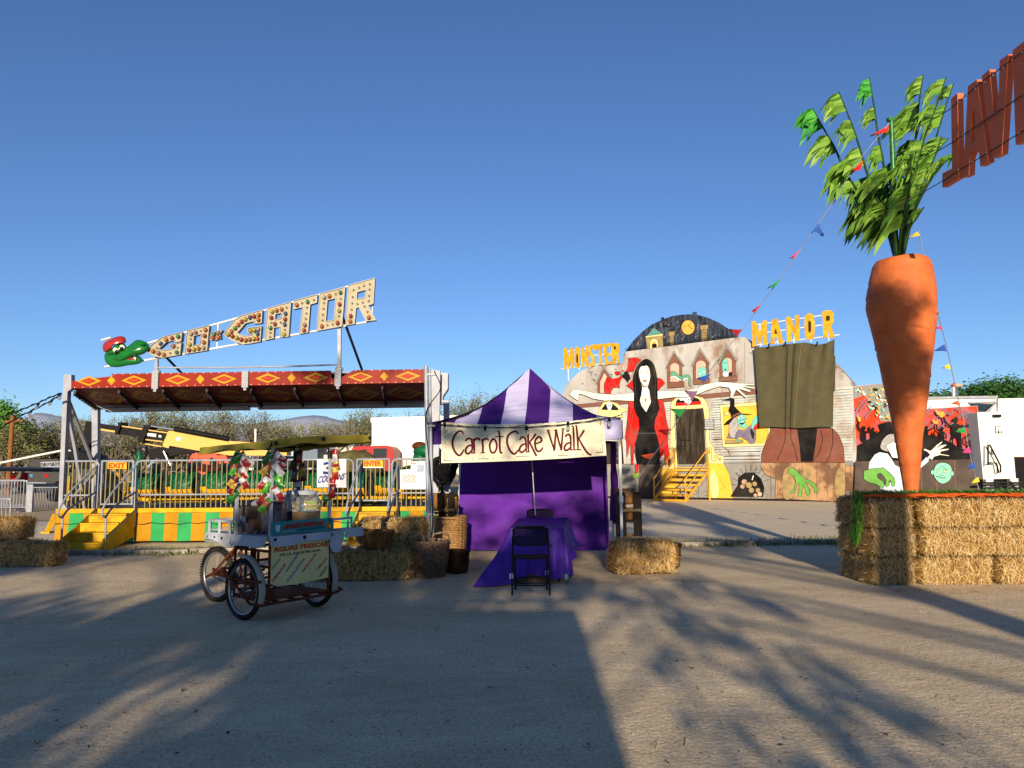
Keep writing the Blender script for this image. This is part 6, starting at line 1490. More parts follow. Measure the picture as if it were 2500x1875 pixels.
def lett2(b):
    b.text('AGUAS FRESCAS', [tn(u, v, .003) for u, v in ((.20, .22), (.84, .18), (.82, .56), (.18, .62))], 1, bold=.04, shear=.25); b.text('AGUAS FRESCAS', [tn(u, v, .006) for u, v in ((.19, .20), (.83, .16), (.81, .53), (.17, .59))], 0, bold=.02, shear=.25)
    b.text('ARTESANALES DE LA ZACATECANA', [tn(u, v, .003) for u, v in ((.40, .68), (.85, .62), (.85, .78), (.40, .84))], 2, bold=.02)
    b.sheet([[tn(u, v, .003) for u, v in ((.05, .25), (.13, .23), (.12, .75), (.07, .77))]], 3); b.ribbon([(.17, .78), (.24, .8), (.30, .77), (.37, .8)], .03, lambda x, y: tn(x, y, .003), 3)
    b.sheet([[tn(.90 + .04 * cos(a), .6 + .25 * sin(a), .003) for a in [k * pi / 5 for k in range(10)]]], 4); b.sheet([[tn(.93 + .02 * cos(a), .65 + .14 * sin(a), .006) for a in [k * pi / 5 for k in range(10)]]], 5)
    b.sheet([[tn(u, v, .003) for u, v in ((.90, .1), (.96, .08), (.96, .3), (.91, .3))]], 6)
part('lettering', [INK[0], INK[1], mat('ink_navy', '#1d3a5c', .6), mat('ink_pale', '#c9cfd4', .6), mat('ink_orange', '#c96a2a', .6), mat('ink_lemon', '#d9c64a', .6), mat('ink_leaf', '#2f6b3a', .6)], tl, lett2)
# awning
AW = [(-.03, -.03, 1.865), (1.34, -.03, 1.815), (1.34, 1.30, 1.86), (-.03, 1.33, 1.955)]
def aw(u, v):   # u back, v sideways
    a = V(AW[0]).lerp(V(AW[1]), u).lerp(V(AW[3]).lerp(V(AW[2]), u), v); sag = .035 * sin(u * pi) * sin(v * pi)
    return cp(a.x, a.y, a.z + .02 * sin(pi * v) - sag + .006 * noise.noise(V((u * 5, v * 5, 3))))
def awning(b):
    b.grid(aw, 20, 20); b.grid(lambda u, v: aw(u, v) - V((0, 0, .012)), 20, 20)
    def hem(f, o, d, ph):
        b.grid(lambda u, v: f(u) + o * (.02 * v + .016 * sin(u * 9 + ph) * v) - V((0, 0, (d + .009 * sin(u * 7 + ph) + .008 * sin(u * 17) + .01 * noise.noise(V((u * 5, ph, 0)))) * v)), 24, 4)
    hem(lambda u: aw(u, 0), -CS, .075, 1); hem(lambda u: aw(0, u), -CB, .085, 3); hem(lambda u: aw(1, u), CB, .075, 2); hem(lambda u: aw(u, 1), CS, .085, 5)
part('awning', m_can, cart, awning)
part('awning_frame', m_dark, cart, lambda b: [b.tube([aw(*p) - V((0, 0, .03)), aw(*q_) - V((0, 0, .03))], .010, 5) for p, q_ in (((.02, .02), (.98, .02)), ((.02, .02), (.02, .98)), ((.02, .98), (.98, .98)), ((.98, .02), (.98, .98)), ((.45, .02), (.45, .98)), ((.02, .58), (.98, .58)))])
for u, o in ((.02, .0), (.47, .0), (.97, 0)): part('grommet', m_dark, cart, lambda b: b.lathe([(.008, -.004), (.022, -.002), (.024, .006), (.012, .008), (.008, .004)], 12, aw(0, u) - CB * .03 - V((0, 0, .035)), axis=-CB))
# hanging snack bags, each a thing
m_bagc = {k: mat('foil_' + k, c, .3, var=.3, scale=14, spec=.6, color2=c2_) for k, (c, c2_) in dict(green=('#2f7d2a', '#0f3a16'), lime=('#58b02f', '#1f6a22'), red=('#a01f24', '#5a0f16'), white=('#c9c9cc', '#8d8f96'), orange=('#b0622a', '#6b2418'), yellow=('#c2a83a', '#7d5a1f'), dark=('#2a2a24', '#131512'), maroon=('#6b1c22', '#2f0f14')).items()}
BAGM = {}
def bag_mesh(key, accent):
    def pil(b):
        n, m_ = 10, 8
        for sgn_ in (1, -1):
            def fn(u, v):
                e = (1 - abs(2 * u - 1) ** 3) * max(0, 1 - abs(2 * v - 1) ** 4); w = .066 * (1 + .10 * cos(pi * (2 * v - 1)) * 0 - .10 * sin(pi * v)); cr = .006 * noise.noise(V((u * 9, v * 9, sgn_ * 3.0 + len(key))))
                return V(((u - .5) * 2 * w, sgn_ * (.035 * e + .002) + cr * e * 4, (v - .5) * .25))
            b.grid(fn, n, m_, mfn=lambda u, v: 1 if (accent and (.16 < v < .46 and .1 < u < .9)) or v < .09 or v > .91 else 0)
    return pil
def snack(key, acc, loc, tilt, yaw, label, sc_=1.0):
    k = (key, acc)
    if k not in BAGM:
        b = MB(); bag_mesh(key, acc)(b); o = b.build('snack_bag', [m_bagc[key], m_bagc[acc or key]]); BAGM[k] = o
    else: o = BAGM[k].copy(); COL.objects.link(o)
    o.location = loc; o.rotation_euler = (0, tilt, yaw); o.scale = (sc_ * .62,) * 3
    tag(o, label, 'snack bag', 'snack bags clipped to the cart posts'); return o
view = atan2(-CO.x, -CO.y)
zS = zoom(500, 1020, .18987)
def strip(a_, s_, items, where):
    for i, (x, y, key, acc, tilt, sc_, desc) in enumerate(items):
        px, py = zS(x, y)[0]; base = cp(a_, s_, 0); p = at(px, py, base.y - .05 + .03 * (i % 2)); snack(key, acc, p, radians(tilt), radians(-20 + 17 * (i % 3)), f'{desc} {where}', sc_)
strip(.62, 0, [(385, 540, 'green', None, 32, 1.15, 'dark green snack bag at the top left'), (505, 540, 'white', 'red', -32, 1.15, 'white snack bag with a red block at the top right'), (375, 650, 'orange', 'lime', 10, 1.0, 'orange and lime snack bag, second down on the left'), (500, 700, 'white', 'red', -24, 1.0, 'white snack bag with a red block, second on the right'), (370, 800, 'maroon', 'yellow', 35, 1.05, 'maroon and yellow snack bag in the middle'),
    (500, 825, 'white', 'red', -28, 1.0, 'white snack bag with a red block, lowest on the right'), (355, 900, 'yellow', 'red', 30, 1.0, 'yellow snack bag with red, fifth down on the left'), (360, 1010, 'green', None, 40, 1.0, 'dark green snack bag at the bottom')], 'of the leftmost cart post')
strip(0, 0, [(800, 520, 'green', None, 35, 1.0, 'green snack bag at the top left'), (960, 510, 'white', 'maroon', -50, 1.05, 'white snack bag with a maroon block at the top right'), (790, 650, 'orange', 'yellow', 40, 1.0, 'orange snack bag with a yellow end, second on the left'), (960, 590, 'white', 'red', -52, 1.0, 'white snack bag with a red block, second on the right'), (945, 670, 'white', None, -38, .95, 'plain white snack bag, third on the right'),
    (770, 830, 'white', 'red', 35, 1.05, 'white snack bag with a red block low on the left'), (950, 820, 'lime', 'green', -28, 1.1, 'bright lime snack bag on the right'), (785, 900, 'lime', None, 20, .9, 'lime snack bag below the white one on the left'), (945, 970, 'white', 'red', -30, 1.05, 'white snack bag with a red block, lowest on the right'), (740, 1060, 'red', 'maroon', 45, 1.0, 'red snack bag near the bottom left'), (770, 1130, 'orange', 'lime', 30, 1.0, 'orange snack bag with a lime end at the bottom')], 'of the nearest cart post')
strip(.62, .76, [(1220, 500, 'maroon', 'red', 3, 1.0, 'maroon snack bag at the top'), (1150, 590, 'dark', None, 30, 1.0, 'black snack bag on the left'), (1250, 660, 'maroon', 'yellow', -12, 1.0, 'maroon and yellow snack bag in the middle'), (1265, 730, 'maroon', None, -10, 1.0, 'plain maroon snack bag below the middle'), (1150, 740, 'dark', 'maroon', 8, 1.0, 'black snack bag with a maroon block'), (1190, 890, 'white', 'dark', -5, 1.05, 'white snack bag with dark print at the bottom')], 'of the rear cart post')
strip(0, .76, [(1675, 470, 'red', 'white', -6, 1.0, 'red snack bag with a white label at the top'), (1690, 590, 'yellow', 'red', -8, 1.0, 'tan snack bag with red edges, second from the top'), (1675, 700, 'yellow', 'red', -2, 1.05, 'tan snack bag with red stripes, third from the top'), (1640, 840, 'red', 'white', 3, 1.1, 'red snack bag with a white label below the middle'), (1640, 940, 'maroon', 'red', 5, 1.0, 'maroon snack bag, second from the bottom'), (1590, 1020, 'green', None, 60, .9, 'small dark green snack bag at the bottom')], 'of the rightmost cart post')
for a_, s_ in ((.62, .76), (0, .76)):
    o = MB(); o.box(cp(a_, s_, 1.72), (.06, .05, .09), bev=.01); o.beam(cp(a_ - .03, s_, 1.70), cp(a_ + .03, s_, 1.80), .03); tag(o.build('bag_clamp', m_dark), 'black clamp gripping the ' + ('rear' if a_ else 'rightmost') + ' cart post under the awning', 'clamp')
# jars of drink, box
m_jar = mat('jar_clear', '#e9eeee', .06, trans=.92, var=.01, ior=1.25)
def jar(label, c, r, h, fill, col, name):
    t = thing('drink_jar', label, 'jar', c, group=None)
    prof = [(0, 0), (r * .92, 0)]
    for k in range(6):
        f = (k + .1) / 6; prof += [(r, h * .78 * f + .01), (r * .97, h * .78 * (f + .07)), (r, h * .78 * (f + .13))]
    prof += [(r * .96, h * .80), (r * .82, h * .90), (r * .70, h * .93), (r * .70, h)]
    part('glass', m_jar, t, lambda b: b.lathe(prof, 24), local=True)
    part('drink', mat('drink_' + name, col, .15, var=.05, spec=.5), t, lambda b: b.lathe([(0, .006), (r * .90, .006), (r * .95, h * .05), (r * .95, h * fill), (0, h * fill)], 24), local=True)
    part('lid', m_cw, t, lambda b: b.lathe([(r * .73, h - .02), (r * .73, h + .02), (r * .2, h + .025), (r * .2, h + .045), (0, h + .045)], 20), local=True)
jar('clear jar a third full of orange drink on the cart', cp(.17, .58, .90), .155, .40, .50, '#b87a14', 'orange'); jar('clear jar of dark purple drink behind the orange one on the cart', cp(.42, .60, .90), .125, .40, .48, '#1c0d16', 'tamarind'); jar('jar nearly full of dark red hibiscus drink on the cart', cp(.30, .25, .89), .14, .38, .82, '#3d0a12', 'hibiscus')
b_ = MB(); R9 = RC; b_.box(cp(.80, .30, 1.01), (.30, .26, .28), R=R9); b_.box(cp(.648, .30, 1.01), (.003, .02, .27), R=R9, m=1)
tag(b_.build('cardboard_box', [mat('cardboard', '#5e5248', .85, var=.12), mat('box_tape', '#8d8172', .5)]), 'brown cardboard box on the cart tray beside the jars', 'box')
b_ = MB(); b_.ell(cp(.88, .42, 1.17), (.11, .11, .055), 16, 10); tag(b_.build('plastic_tub', mat('tub_grey', '#85868a', .5)), 'pale upturned plastic tub behind the cardboard box on the cart', 'tub')
b_ = MB(); b_.box(cp(.45, .12, .95), (.10, .10, .15), R=R9); tag(b_.build('cardboard_carton', mat('carton_brown', '#6b4f3c', .8)), 'small brown carton on the cart under the corner snack bags', 'carton')
b_ = MB(); b_.tube([cp(.95, .35, .93), cp(.95, .50, .93)], .05, 12); b_.ell(cp(.95, .35, .93), (.05, .05, .05), 10, 8); tag(b_.build('dark_bottle', mat('bottle_navy', '#15182a', .25, spec=.5)), 'dark bottle lying inside the white tray rails of the cart', 'bottle')
b_ = MB()
rg = random.Random(4); b_.grid(lambda u, v: cp(.60 - .22 * v, .05 + .14 * u + .02 * sin(v * 9), .98 - .10 * v + .05 * noise.noise(V((u * 6, v * 6, 1)))), 8, 8); tag(b_.build('plastic_bag', mat('bag_film', '#b9bcc4', .3, trans=.3, var=.05)), 'crumpled pale plastic bag on the cart counter beside the corner post', 'bag')
# ------------------------------------------------------------------ straw platform with the giant carrot
FL = gnd(2122, 1430); BX, BY = FL.x, FL.y
gp = 'hay bales of the carrot platform'
KB = [(1.0, .50, .352, 21), (1.0, .50, .352, 22), (.60, .50, .352, 23)]
BH = .37
ordn = ['bottom', 'middle', 'top']
def kb(k, *a):
    if k not in BALES: BALES[k] = make_bale(k[3], k[0], k[1], k[2], 4200, .28).build('hay_bale', [m_core, m_blade]); o = BALES[k]
    else: o = BALES[k].copy(); COL.objects.link(o)
    o.location, o.rotation_euler = a[0], (0, 0, a[1]); tag(o, a[2], 'hay bale', gp)
for r_ in range(3):
    z = r_ * BH; j = .02 * (r_ % 2)
    kb(KB[2], (BX + .335 + j, BY + .27, z), .02 * r_, f'shaded corner hay bale in the {ordn[r_]} row of the carrot platform')
    kb(KB[r_ % 2], (BX + 1.15 + j + .03 * r_, BY + .25, z), .0, f'sunlit hay bale right of the corner one, {ordn[r_]} row of the carrot platform')
    kb(KB[(r_ + 1) % 2], (BX + 2.17 - .03 * r_, BY + .25, z), .0, f'sunlit hay bale at the right picture edge, {ordn[r_]} row of the platform')
    kb(KB[2], (BX + .36 - .015 * r_, BY + .76, z), .03, f'hay bale on the left side of the carrot platform, {ordn[r_]} row')
    kb(KB[1], (BX + .95, BY + 1.02, z), pi / 2, f'hay bale under the giant carrot inside the platform, {ordn[r_]} row')
    kb(KB[0], (BX + 1.6, BY + .80, z), 0, f'hay bale behind the sunlit front bales of the platform, {ordn[r_]} row')
# giant carrot
ZT = BH * 3
YC = BY + .85; zc = zoom(2000, 600, .39185)
prof_px = [(95, 345, 680), (120, 328, 697), (200, 312, 713), (300, 294, 727), (380, 288, 731), (440, 300, 730), (520, 322, 727), (600, 342, 721), (680, 358, 712), (760, 375, 698), (840, 392, 690), (900, 407, 683), (1000, 430, 670), (1060, 443, 663), (1130, 456, 655), (1200, 468, 646), (1280, 482, 640), (1350, 495, 635), (1430, 509, 628), (1530, 525, 620), (1600, 534, 616)]
RG = []
for y, l, r in prof_px:
    (ax, ay), (bx, by) = zc(l, y)[0], zc(r, y)[0]; A, B = at(ax, ay, YC), at(bx, by, YC); RG.append(((A + B) / 2, (B.x - A.x) / 2 * YC / sqrt(YC ** 2 + A.x ** 2)))
car_ = thing('giant_carrot', 'giant orange carrot sculpture standing on its tip on the hay platform with green leaf fronds', 'sculpture', (RG[-1][0].x, YC, ZT))
m_car = mat('carrot_orange', '#cb6d3a', .55, var=.1, scale=3, spec=.2, color2='#b25a2c', bump=.25, bscale=16, stain='#8f3d1a', stain_scale=5, stain_amt=.25)
def carrot(b):
    n, K = 96, 190; vs = []; top_ = RG[0][0].z
    Z0, Z1 = RG[-1][0].z, RG[0][0].z
    def get(z):
        for i in range(len(RG) - 1):
            if RG[i][0].z >= z >= RG[i + 1][0].z:
                f = (RG[i][0].z - z) / (RG[i][0].z - RG[i + 1][0].z); return RG[i][0].lerp(RG[i + 1][0], f), lerp(RG[i][1], RG[i + 1][1], f)
        return (RG[0] if z > Z1 else RG[-1])
    rows = [(Z1 + .0, .02), (Z1 + .005, .25), (Z1 + .012, .60), (Z1 + .012, .84), (Z1 + .008, .95)]
    for z, s_ in rows:
        c, r = RG[0]
        for j in range(n):
            a = 2 * pi * j / n; vs.append(V((c.x + r * s_ * cos(a), c.y + r * s_ * sin(a), z + .012 * sin(3 * a) - (.03 if s_ < .5 else 0))))
    for i in range(K + 1):
        z = lerp(Z1, max(Z0, ZT - .25), i / K); c, r = get(z)
        for j in range(n):
            a = 2 * pi * j / n; q_ = V((cos(a), sin(a), 0)); zz = z + .10 * noise.noise(V((q_.x * .9, q_.y * .9, z * .8)))
            cell = zz * 4.2; k = math.floor(cell); ph = cell - k; st_ = noise.noise(V((q_.x * 1.3, q_.y * 1.3, k * 7.7)))
            cre = max(0, st_ + .12) * (math.exp(-((ph - .5) / .05) ** 2) * .10 - math.exp(-((ph - .66) / .12) ** 2) * .055) * (.5 if z > Z1 - .8 else 1)
            lump = .028 * noise.noise(V((q_.x * 1.6, q_.y * 1.6, z * 1.7))) + .012 * noise.noise(V((q_.x * 4, q_.y * 4, z * 9)))
            rr_ = r * (1 - cre + lump); vs.append(V((c.x, c.y, z)) + q_ * rr_)
    R_ = K + 1 + len(rows)
    b.add(vs, [(i * n + j, i * n + (j + 1) % n, (i + 1) * n + (j + 1) % n, (i + 1) * n + j) for i in range(R_ - 1) for j in range(n)], 0, True)
part('root', m_car, car_, carrot)
# leaf fronds
m_leaf = mat('cloth_leaf', '#6a9a2c', .55, island=['#28451a', '#4a7324', '#6a8f32', '#587f2e', '#86a048'], var=.15, scale=5, spec=.25); m_leafb = mat('cloth_leaf_bright', '#3f9a3a', .55, island=['#226629', '#3c8a31', '#539a3e'], var=.1, spec=.25); m_stem = mat('frond_stem', '#2c4a1f', .6, var=.3, scale=12)
zl = zoom(1900, 100, .36166); rl = random.Random(9)
CT = RG[0][0]
def leaf(b, s0, s1, L, yd, droop, m=0):
    """ragged cloth leaf hung along the stem from s0 (upper) to s1 (lower), blown to one side and fringed"""
    s1 = s0.lerp(s1, .86); L *= .95; droop *= .66; ax = s1 - s0; h = ax.length; n = max(5, int(h / .045)); side = V((-1, yd, -.25)).normalized()
    for lay in range(2):
        off = V((0, rl.uniform(-.04, .04), 0)); rows = []
        for i in range(n + 1):
            f = i / n; p = s0.lerp(s1, f); wv = .75 + .45 * sin(pi * min(1, f * 1.1)) + rl.uniform(-.08, .08); ll = L * wv * (.8 + .2 * lay)
            m1 = p + side * ll * .5 + V((0, rl.uniform(-.07, .07), .05 * L - droop * .12 + rl.uniform(-.02, .02))) + off; e1 = p + side * ll * .78 + V((0, rl.uniform(-.03, .03), -droop * .42)) + off
            rows.append((p, m1, e1))
        for i in range(n):
            a, c = rows[i], rows[i + 1]
            b.add([a[0], c[0], c[1], a[1]], [(0, 1, 2, 3)], m, False); b.add([a[1], c[1], c[1].lerp(c[2], .4), a[1].lerp(a[2], .4)], [(0, 1, 2, 3)], m, False)
            if rl.random() < .12: continue
            t = (a[2] + c[2]) / 2 + side * L * rl.uniform(.05, .34) - V((0, rl.uniform(-.06, .06), droop * rl.uniform(.25, .8)))
            q1 = a[1].lerp(a[2], .35); q2 = c[1].lerp(c[2], .35); k_ = (q1 + q2) / 2; e_ = (q2 - q1) * rl.uniform(.38, .62)
            m_ = k_.lerp(t, .5) + V((0, rl.uniform(-.03, .03), .06 * L))
            b.add([k_ - e_, k_ + e_, m_ + e_ * .85, m_ - e_ * .85, t], [(0, 1, 2, 3), (3, 2, 4)], m, False)
            if rl.random() < .5:
                q_ = (a[1] + c[1]) / 2; t = q_ + side * L * .3 - V((0, .05, droop * rl.uniform(.3, .6))); b.add([a[1] - V((0, .01, 0)), c[1] - V((0, .01, 0)), t], [(0, 1, 2)], m, False)
ST = [([800, 1475, 740, 1260, 610, 1105, 470, 915, 380, 720, 300, 580, 232, 455], .10, [(.99, .80, .42, 1), (.76, .62, .40, 0), (.58, .42, .40, 0), (.36, .22, .48, 0)]),
      ([800, 1475, 760, 1250, 660, 1060, 590, 860, 540, 690, 480, 520, 408, 342], -.15, [(.99, .86, .36, 0), (.82, .68, .34, 0), (.64, .50, .38, 0), (.40, .22, .45, 0)]),
      ([805, 1475, 770, 1240, 740, 1020, 710, 830, 672, 620, 645, 430, 614, 245], .2, [(.995, .875, .32, 1), (.82, .73, .24, 0), (.60, .50, .36, 0), (.42, .26, .40, 0)]),
      ([815, 1475, 850, 1230, 880, 1010, 910, 820, 930, 640, 950, 420, 978, 225], .1, [(.995, .87, .30, 0), (.84, .68, .50, 0), (.64, .48, .44, 0), (.42, .24, .5, 0)]),
      ([815, 1475, 860, 1200, 900, 980, 960, 740, 1020, 560, 1080, 400, 1132, 245], -.2, [(.995, .86, .42, 0), (.80, .64, .56, 0), (.56, .40, .5, 0), (.32, .18, .4, 0)]),
      ([820, 1475, 870, 1230, 950, 1020, 1020, 830, 1070, 640, 1130, 440, 1184, 285], .3, [(.995, .88, .36, 0), (.84, .70, .5, 0), (.62, .44, .55, 0), (.4, .26, .4, 0)]),
      ([822, 1475, 900, 1200, 990, 1000, 1070, 880, 1150, 790, 1230, 740, 1330, 700], .1, [(.99, .80, .36, 1), (.79, .60, .48, 0), (.56, .4, .5, 0)]),
      ([820, 1475, 880, 1180, 960, 1000, 1040, 820, 1085, 700, 1100, 640], -.1, [(.99, .80, .46, 0), (.74, .55, .5, 0), (.5, .35, .5, 0)]),
      ([808, 1475, 790, 1250, 770, 1080, 745, 900, 730, 850], -.3, [(.98, .66, .48, 0), (.5, .34, .5, 0)]),
      ([812, 1475, 850, 1230, 880, 1050, 900, 880, 930, 745], -.35, [(.98, .70, .44, 0), (.62, .40, .52, 0)]),
      ([818, 1475, 880, 1240, 930, 1100, 980, 950, 1010, 850], -.25, [(.98, .7, .40, 0), (.66, .40, .45, 0)]),
      ([812, 1475, 830, 1260, 850, 1140, 880, 1030], -.5, [(.98, .62, .50, 0), (.6, .30, .55, 0)]),
      ([806, 1475, 780, 1280, 740, 1150, 700, 1080], -.4, [(.98, .62, .52, 0), (.62, .30, .50, 0)]),
      ([815, 1475, 840, 1200, 845, 950, 850, 760], .15, [(.98, .72, .44, 0), (.66, .42, .5, 0)]),
      ([805, 1475, 720, 1220, 650, 1040, 610, 900], .25, [(.98, .70, .46, 0), (.6, .38, .5, 0)]),
      ([818, 1475, 910, 1150, 1010, 950, 1090, 850, 1165, 790], -.3, [(.99, .80, .44, 0), (.74, .55, .46, 0), (.5, .34, .5, 0)]),
      ([818, 1475, 900, 1120, 980, 900, 1060, 760, 1150, 655], .2, [(.99, .82, .42, 0), (.76, .6, .46, 0)]),
      ([816, 1475, 880, 1280, 930, 1200, 985, 1120], -.2, [(.98, .55, .30, 0)])]
for pts, yd, leaves in ST:
    q_ = zl(pts); n = len(q_)
    P = [at(x, y, YC + yd * (i / (n - 1)) * 1.6) for i, (x, y) in enumerate(q_)]
    P = [V((lerp(CT.x, p.x, 1), p.y, p.z)) for p in P]; P[0].z = CT.z - .1
    C_ = catmull(P, k=8); N = len(C_)
    def pos(f): 
        k = f * (N - 1); i = min(int(k), N - 2); return C_[i].lerp(C_[i + 1], k - i)
    fr = part('frond', m_stem, car_, lambda b: b.tube(C_, [lerp(.028, .008, i / (N - 1)) for i in range(N)], 6))
    def lv(b):
        for a, c, L, k in leaves: leaf(b, pos(a), pos(c), L, rl.uniform(-.45, .35), L * rl.uniform(.7, 1.1), k)
    part('leaves', [m_leaf, m_leafb], fr, lv)
gpole = thing('green_pole', 'thin pole wrapped in shiny green foil rising among the carrot fronds', 'pole', (CT.x, YC, CT.z))
part('shaft', mat('foil_green', '#156b3a', .25, .3, var=.35, scale=12, color2='#0a3a22'), gpole, lambda b: (b.tube([at(*zl(800, 1475)[0], YC - .05), at(*zl(762, 520)[0], YC - .05)], .035, 10), b.box(at(*zl(757, 530)[0], YC - .05), (.085, .08, .05))))
# real carrots and their tops laid along the platform edge
m_sc = mat('small_carrot', '#c9571f', .55, var=.15, scale=15); m_fern = mat('carrot_top', '#3f6b24', .7, island=['#1f3d14', '#3a6a22', '#5a8a30', '#4a7a28'], var=.1)
def mini():
    t = thing('carrot', 'x', 'carrot', (0, 0, 0), group='small carrots lying along the platform edge')
    part('root', m_sc, t, lambda b: b.tube([V((.0, 0, 0)), V((.05, .003, 0)), V((.12, .0, 0)), V((.19, -.004, .0)), V((.23, 0, -.003))], [.014, .019, .016, .010, .003], 8), local=True)
    def fern(b):
        rg = random.Random(3)
        for i in range(26):
            d = V((-1, rg.uniform(-.5, .5), rg.uniform(-.15, .5))).normalized(); blade(b, V((0, 0, .0)) + d * rg.uniform(0, .10), (d + V((rg.uniform(-.4, .4), rg.uniform(-.6, .6), rg.uniform(-.2, .5)))).normalized(), rg.uniform(.04, .09), .004)
    part('tops', m_fern, t, fern, local=True); return t
mc = mini(); rc = random.Random(8)
lab = 'small orange carrot with green tops lying along the front edge of the hay platform'; lab2 = 'small orange carrot lying in the shaded corner of the hay platform'
for i in range(64):
    o = mc if i == 0 else dup(mc); f = i / 63
    x = BX + .08 + f * 2.7; o.location = (x + rc.uniform(-.03, .03), BY + .05 + rc.uniform(0, .14), ZT + .035 + rc.uniform(0, .02)); o.rotation_euler = (rc.uniform(-.1, .1), rc.uniform(-.02, .10), -pi / 2 + rc.uniform(.5, 1.15))
    o['label'] = lab2 if f < .27 else lab; o['group'] = 'small carrots in the shaded platform corner' if f < .27 else 'small carrots lying along the platform edge'
def fernheap(b):
    rg = random.Random(6)
    for i in range(3000):
        x = BX + rg.uniform(.0, 2.8); y = BY + .22 + abs(rg.gauss(0, .16)); d = V((rg.gauss(0, .8), rg.gauss(0, .8), rg.uniform(-.1, .7))).normalized()
        blade(b, V((x, y, ZT + .03 + rg.uniform(0, .05))), d, rg.uniform(.03, .09), .004)
b = MB(); fernheap(b); tag(b.build('carrot_greens', m_fern), kind='stuff')
b = MB(); rg = random.Random(2)
for i in range(1400):
    f = rg.random(); p = V((BX + .06 - .05 * rg.random() + .10 * (1 - f) * rg.random(), BY + .30 + rg.gauss(0, .06) - .1 * (1 - f), ZT + .05 - f * .62)); d = V((rg.gauss(-.25, .5), rg.gauss(-.2, .5), rg.gauss(-1, .4))).normalized(); blade(b, p - V((.06, 0, 0)), d, rg.uniform(.03, .10), .004)
tag(b.build('fern_garland', m_fern), 'green ferny garland hanging over the shaded left corner of the hay platform', 'garland')
# letters on wires
m_jav = mat('letter_orange', '#d0643e', .55, var=.05, scale=3, spec=.3)
JX = 5.6; zj = zoom(2280, 100, .22917)
js = thing('hanging_sign', 'large orange block letters JAVI strung on wires high above the carrot platform', 'sign', atx(2400, 300, JX))
def jp(x, y, o=0.0): return atx(*zj(x, y)[0], JX - o)
JL = [([182, 615, 250, 556, 266, 1455, 90, 1562, 90, 1410, 192, 1358], None), ([362, 482, 457, 412, 582, 1288, 495, 1337, 480, 1190, 440, 1172, 400, 1195, 380, 1250, 372, 1428, 310, 1457, 325, 1160], [405, 790, 418, 718, 432, 790, 447, 890, 448, 1060, 386, 1102]),
      ([508, 374, 593, 304, 646, 850, 690, 560, 700, 207, 793, 143, 722, 1205, 628, 1250], None), ([838, 100, 932, 25, 985, -20, 1010, 1050, 870, 1108], None)]
for out, hole in JL:
    lp = [[jp(out[i], out[i + 1]) for i in range(0, len(out), 2)]] + ([[jp(hole[i], hole[i + 1]) for i in range(0, len(hole), 2)]] if hole else [])
    part('letter', m_jav, js, lambda b: b.prism(lp, (.075, 0, 0)))
for w in ((-190, 930, 145, 745, 500, 445, 1000, 75), (-60, 1235, 190, 1085, 560, 835, 1000, 540), (-560, 1880, -300, 1720, 20, 1535, 600, 1175, 1000, 930)):
    P = [jp(w[i], w[i + 1], .03) for i in range(0, len(w), 2)]
    wr = part('wire', m_cord, js, lambda b: b.tube(P, .006, 5))
    for k in range(9):
        p = P[1].lerp(P[-1], (k + .5) / 9); part('lamp', m_bulbg, wr, lambda b: b.ell(p, (.011, .011, .016), 8, 6))
# bunting
FLG = {k: mat('flag_' + k, c, .6, var=.08, scale=4, spec=.2) for k, c in dict(red='#c22a24', blue='#2c4f9a', pink='#c93f7a', green='#2f8a44', yellow='#c9b832', purple='#7a5a78', dark='#8a2230', orange='#c9542a', lime='#7fae3a').items()}
def bunting(label, pts, flags):
    """pts: (px, py, depth); flags: (root px py, root2 px py, tip px py, colour)"""
    P = [at(*p) for p in pts]; t = thing('bunting', label, 'bunting', P[0]); C_ = catmull(P, k=6)
    part('string', mat('string_pale', '#8d929c', .7), t, lambda b: b.tube(C_, .007, 5))
    PX = catmull([V(p) for p in pts], k=10)
    for x0, y0, x1, y1, x2, y2, c in flags:
        q_ = min(PX, key=lambda v: (v.x - x0) ** 2 + (v.y - y0) ** 2); Y = q_.z
        A, B_, T_ = at(x0, y0, Y), at(x1, y1, Y), at(x2, y2, Y - .06)
        def fl(b):
            def fn(u, v):
                p = A.lerp(B_, u); w = T_; r_ = p.lerp(w, v * .995); r_.y += .035 * sin(v * 5 + u * 3) * v; return r_
            b.grid(fn, 5, 7)
        part('flag', FLG[c], t, fl)
def tri(x, y, dx, dy, tx, ty, c): return (x, y, x + dx, y + dy, x + tx, y + ty, c)
bunting('bunting of coloured pennants sloping from the carrot fronds down across the painted facade', [(2172, 300, YC - .15), (2095, 395, 10.9), (2030, 498, 11.1), (1950, 615, 11.4), (1843, 765, 11.9), (1752, 880, 12.3), (1690, 970, 12.6), (1640, 1048, 12.8), (1590, 1120, 13.0), (1556, 1170, 13.1), (1530, 1210, 13.15)],
  [(2170, 305, 2168, 322, 2124, 332, 'red'), (2108, 392, 2100, 416, 2076, 418, 'red'), (2000, 543, 1984, 564, 2010, 576, 'blue'), (1952, 610, 1938, 632, 1928, 630, 'pink'), (1908, 678, 1892, 700, 1872, 704, 'green'), (1858, 742, 1840, 766, 1836, 758, 'red'), (1812, 804, 1800, 822, 1780, 804, 'dark'), (1772, 858, 1752, 884, 1750, 882, 'lime'), (1736, 912, 1722, 932, 1700, 924, 'blue'), (1704, 955, 1690, 978, 1672, 954, 'purple'), (1674, 998, 1660, 1020, 1637, 998, 'green'), (1638, 1046, 1626, 1064, 1606, 1050, 'red'), (1598, 1106, 1587, 1122, 1562, 1112, 'orange'), (1563, 1154, 1552, 1170, 1540, 1160, 'lime')])
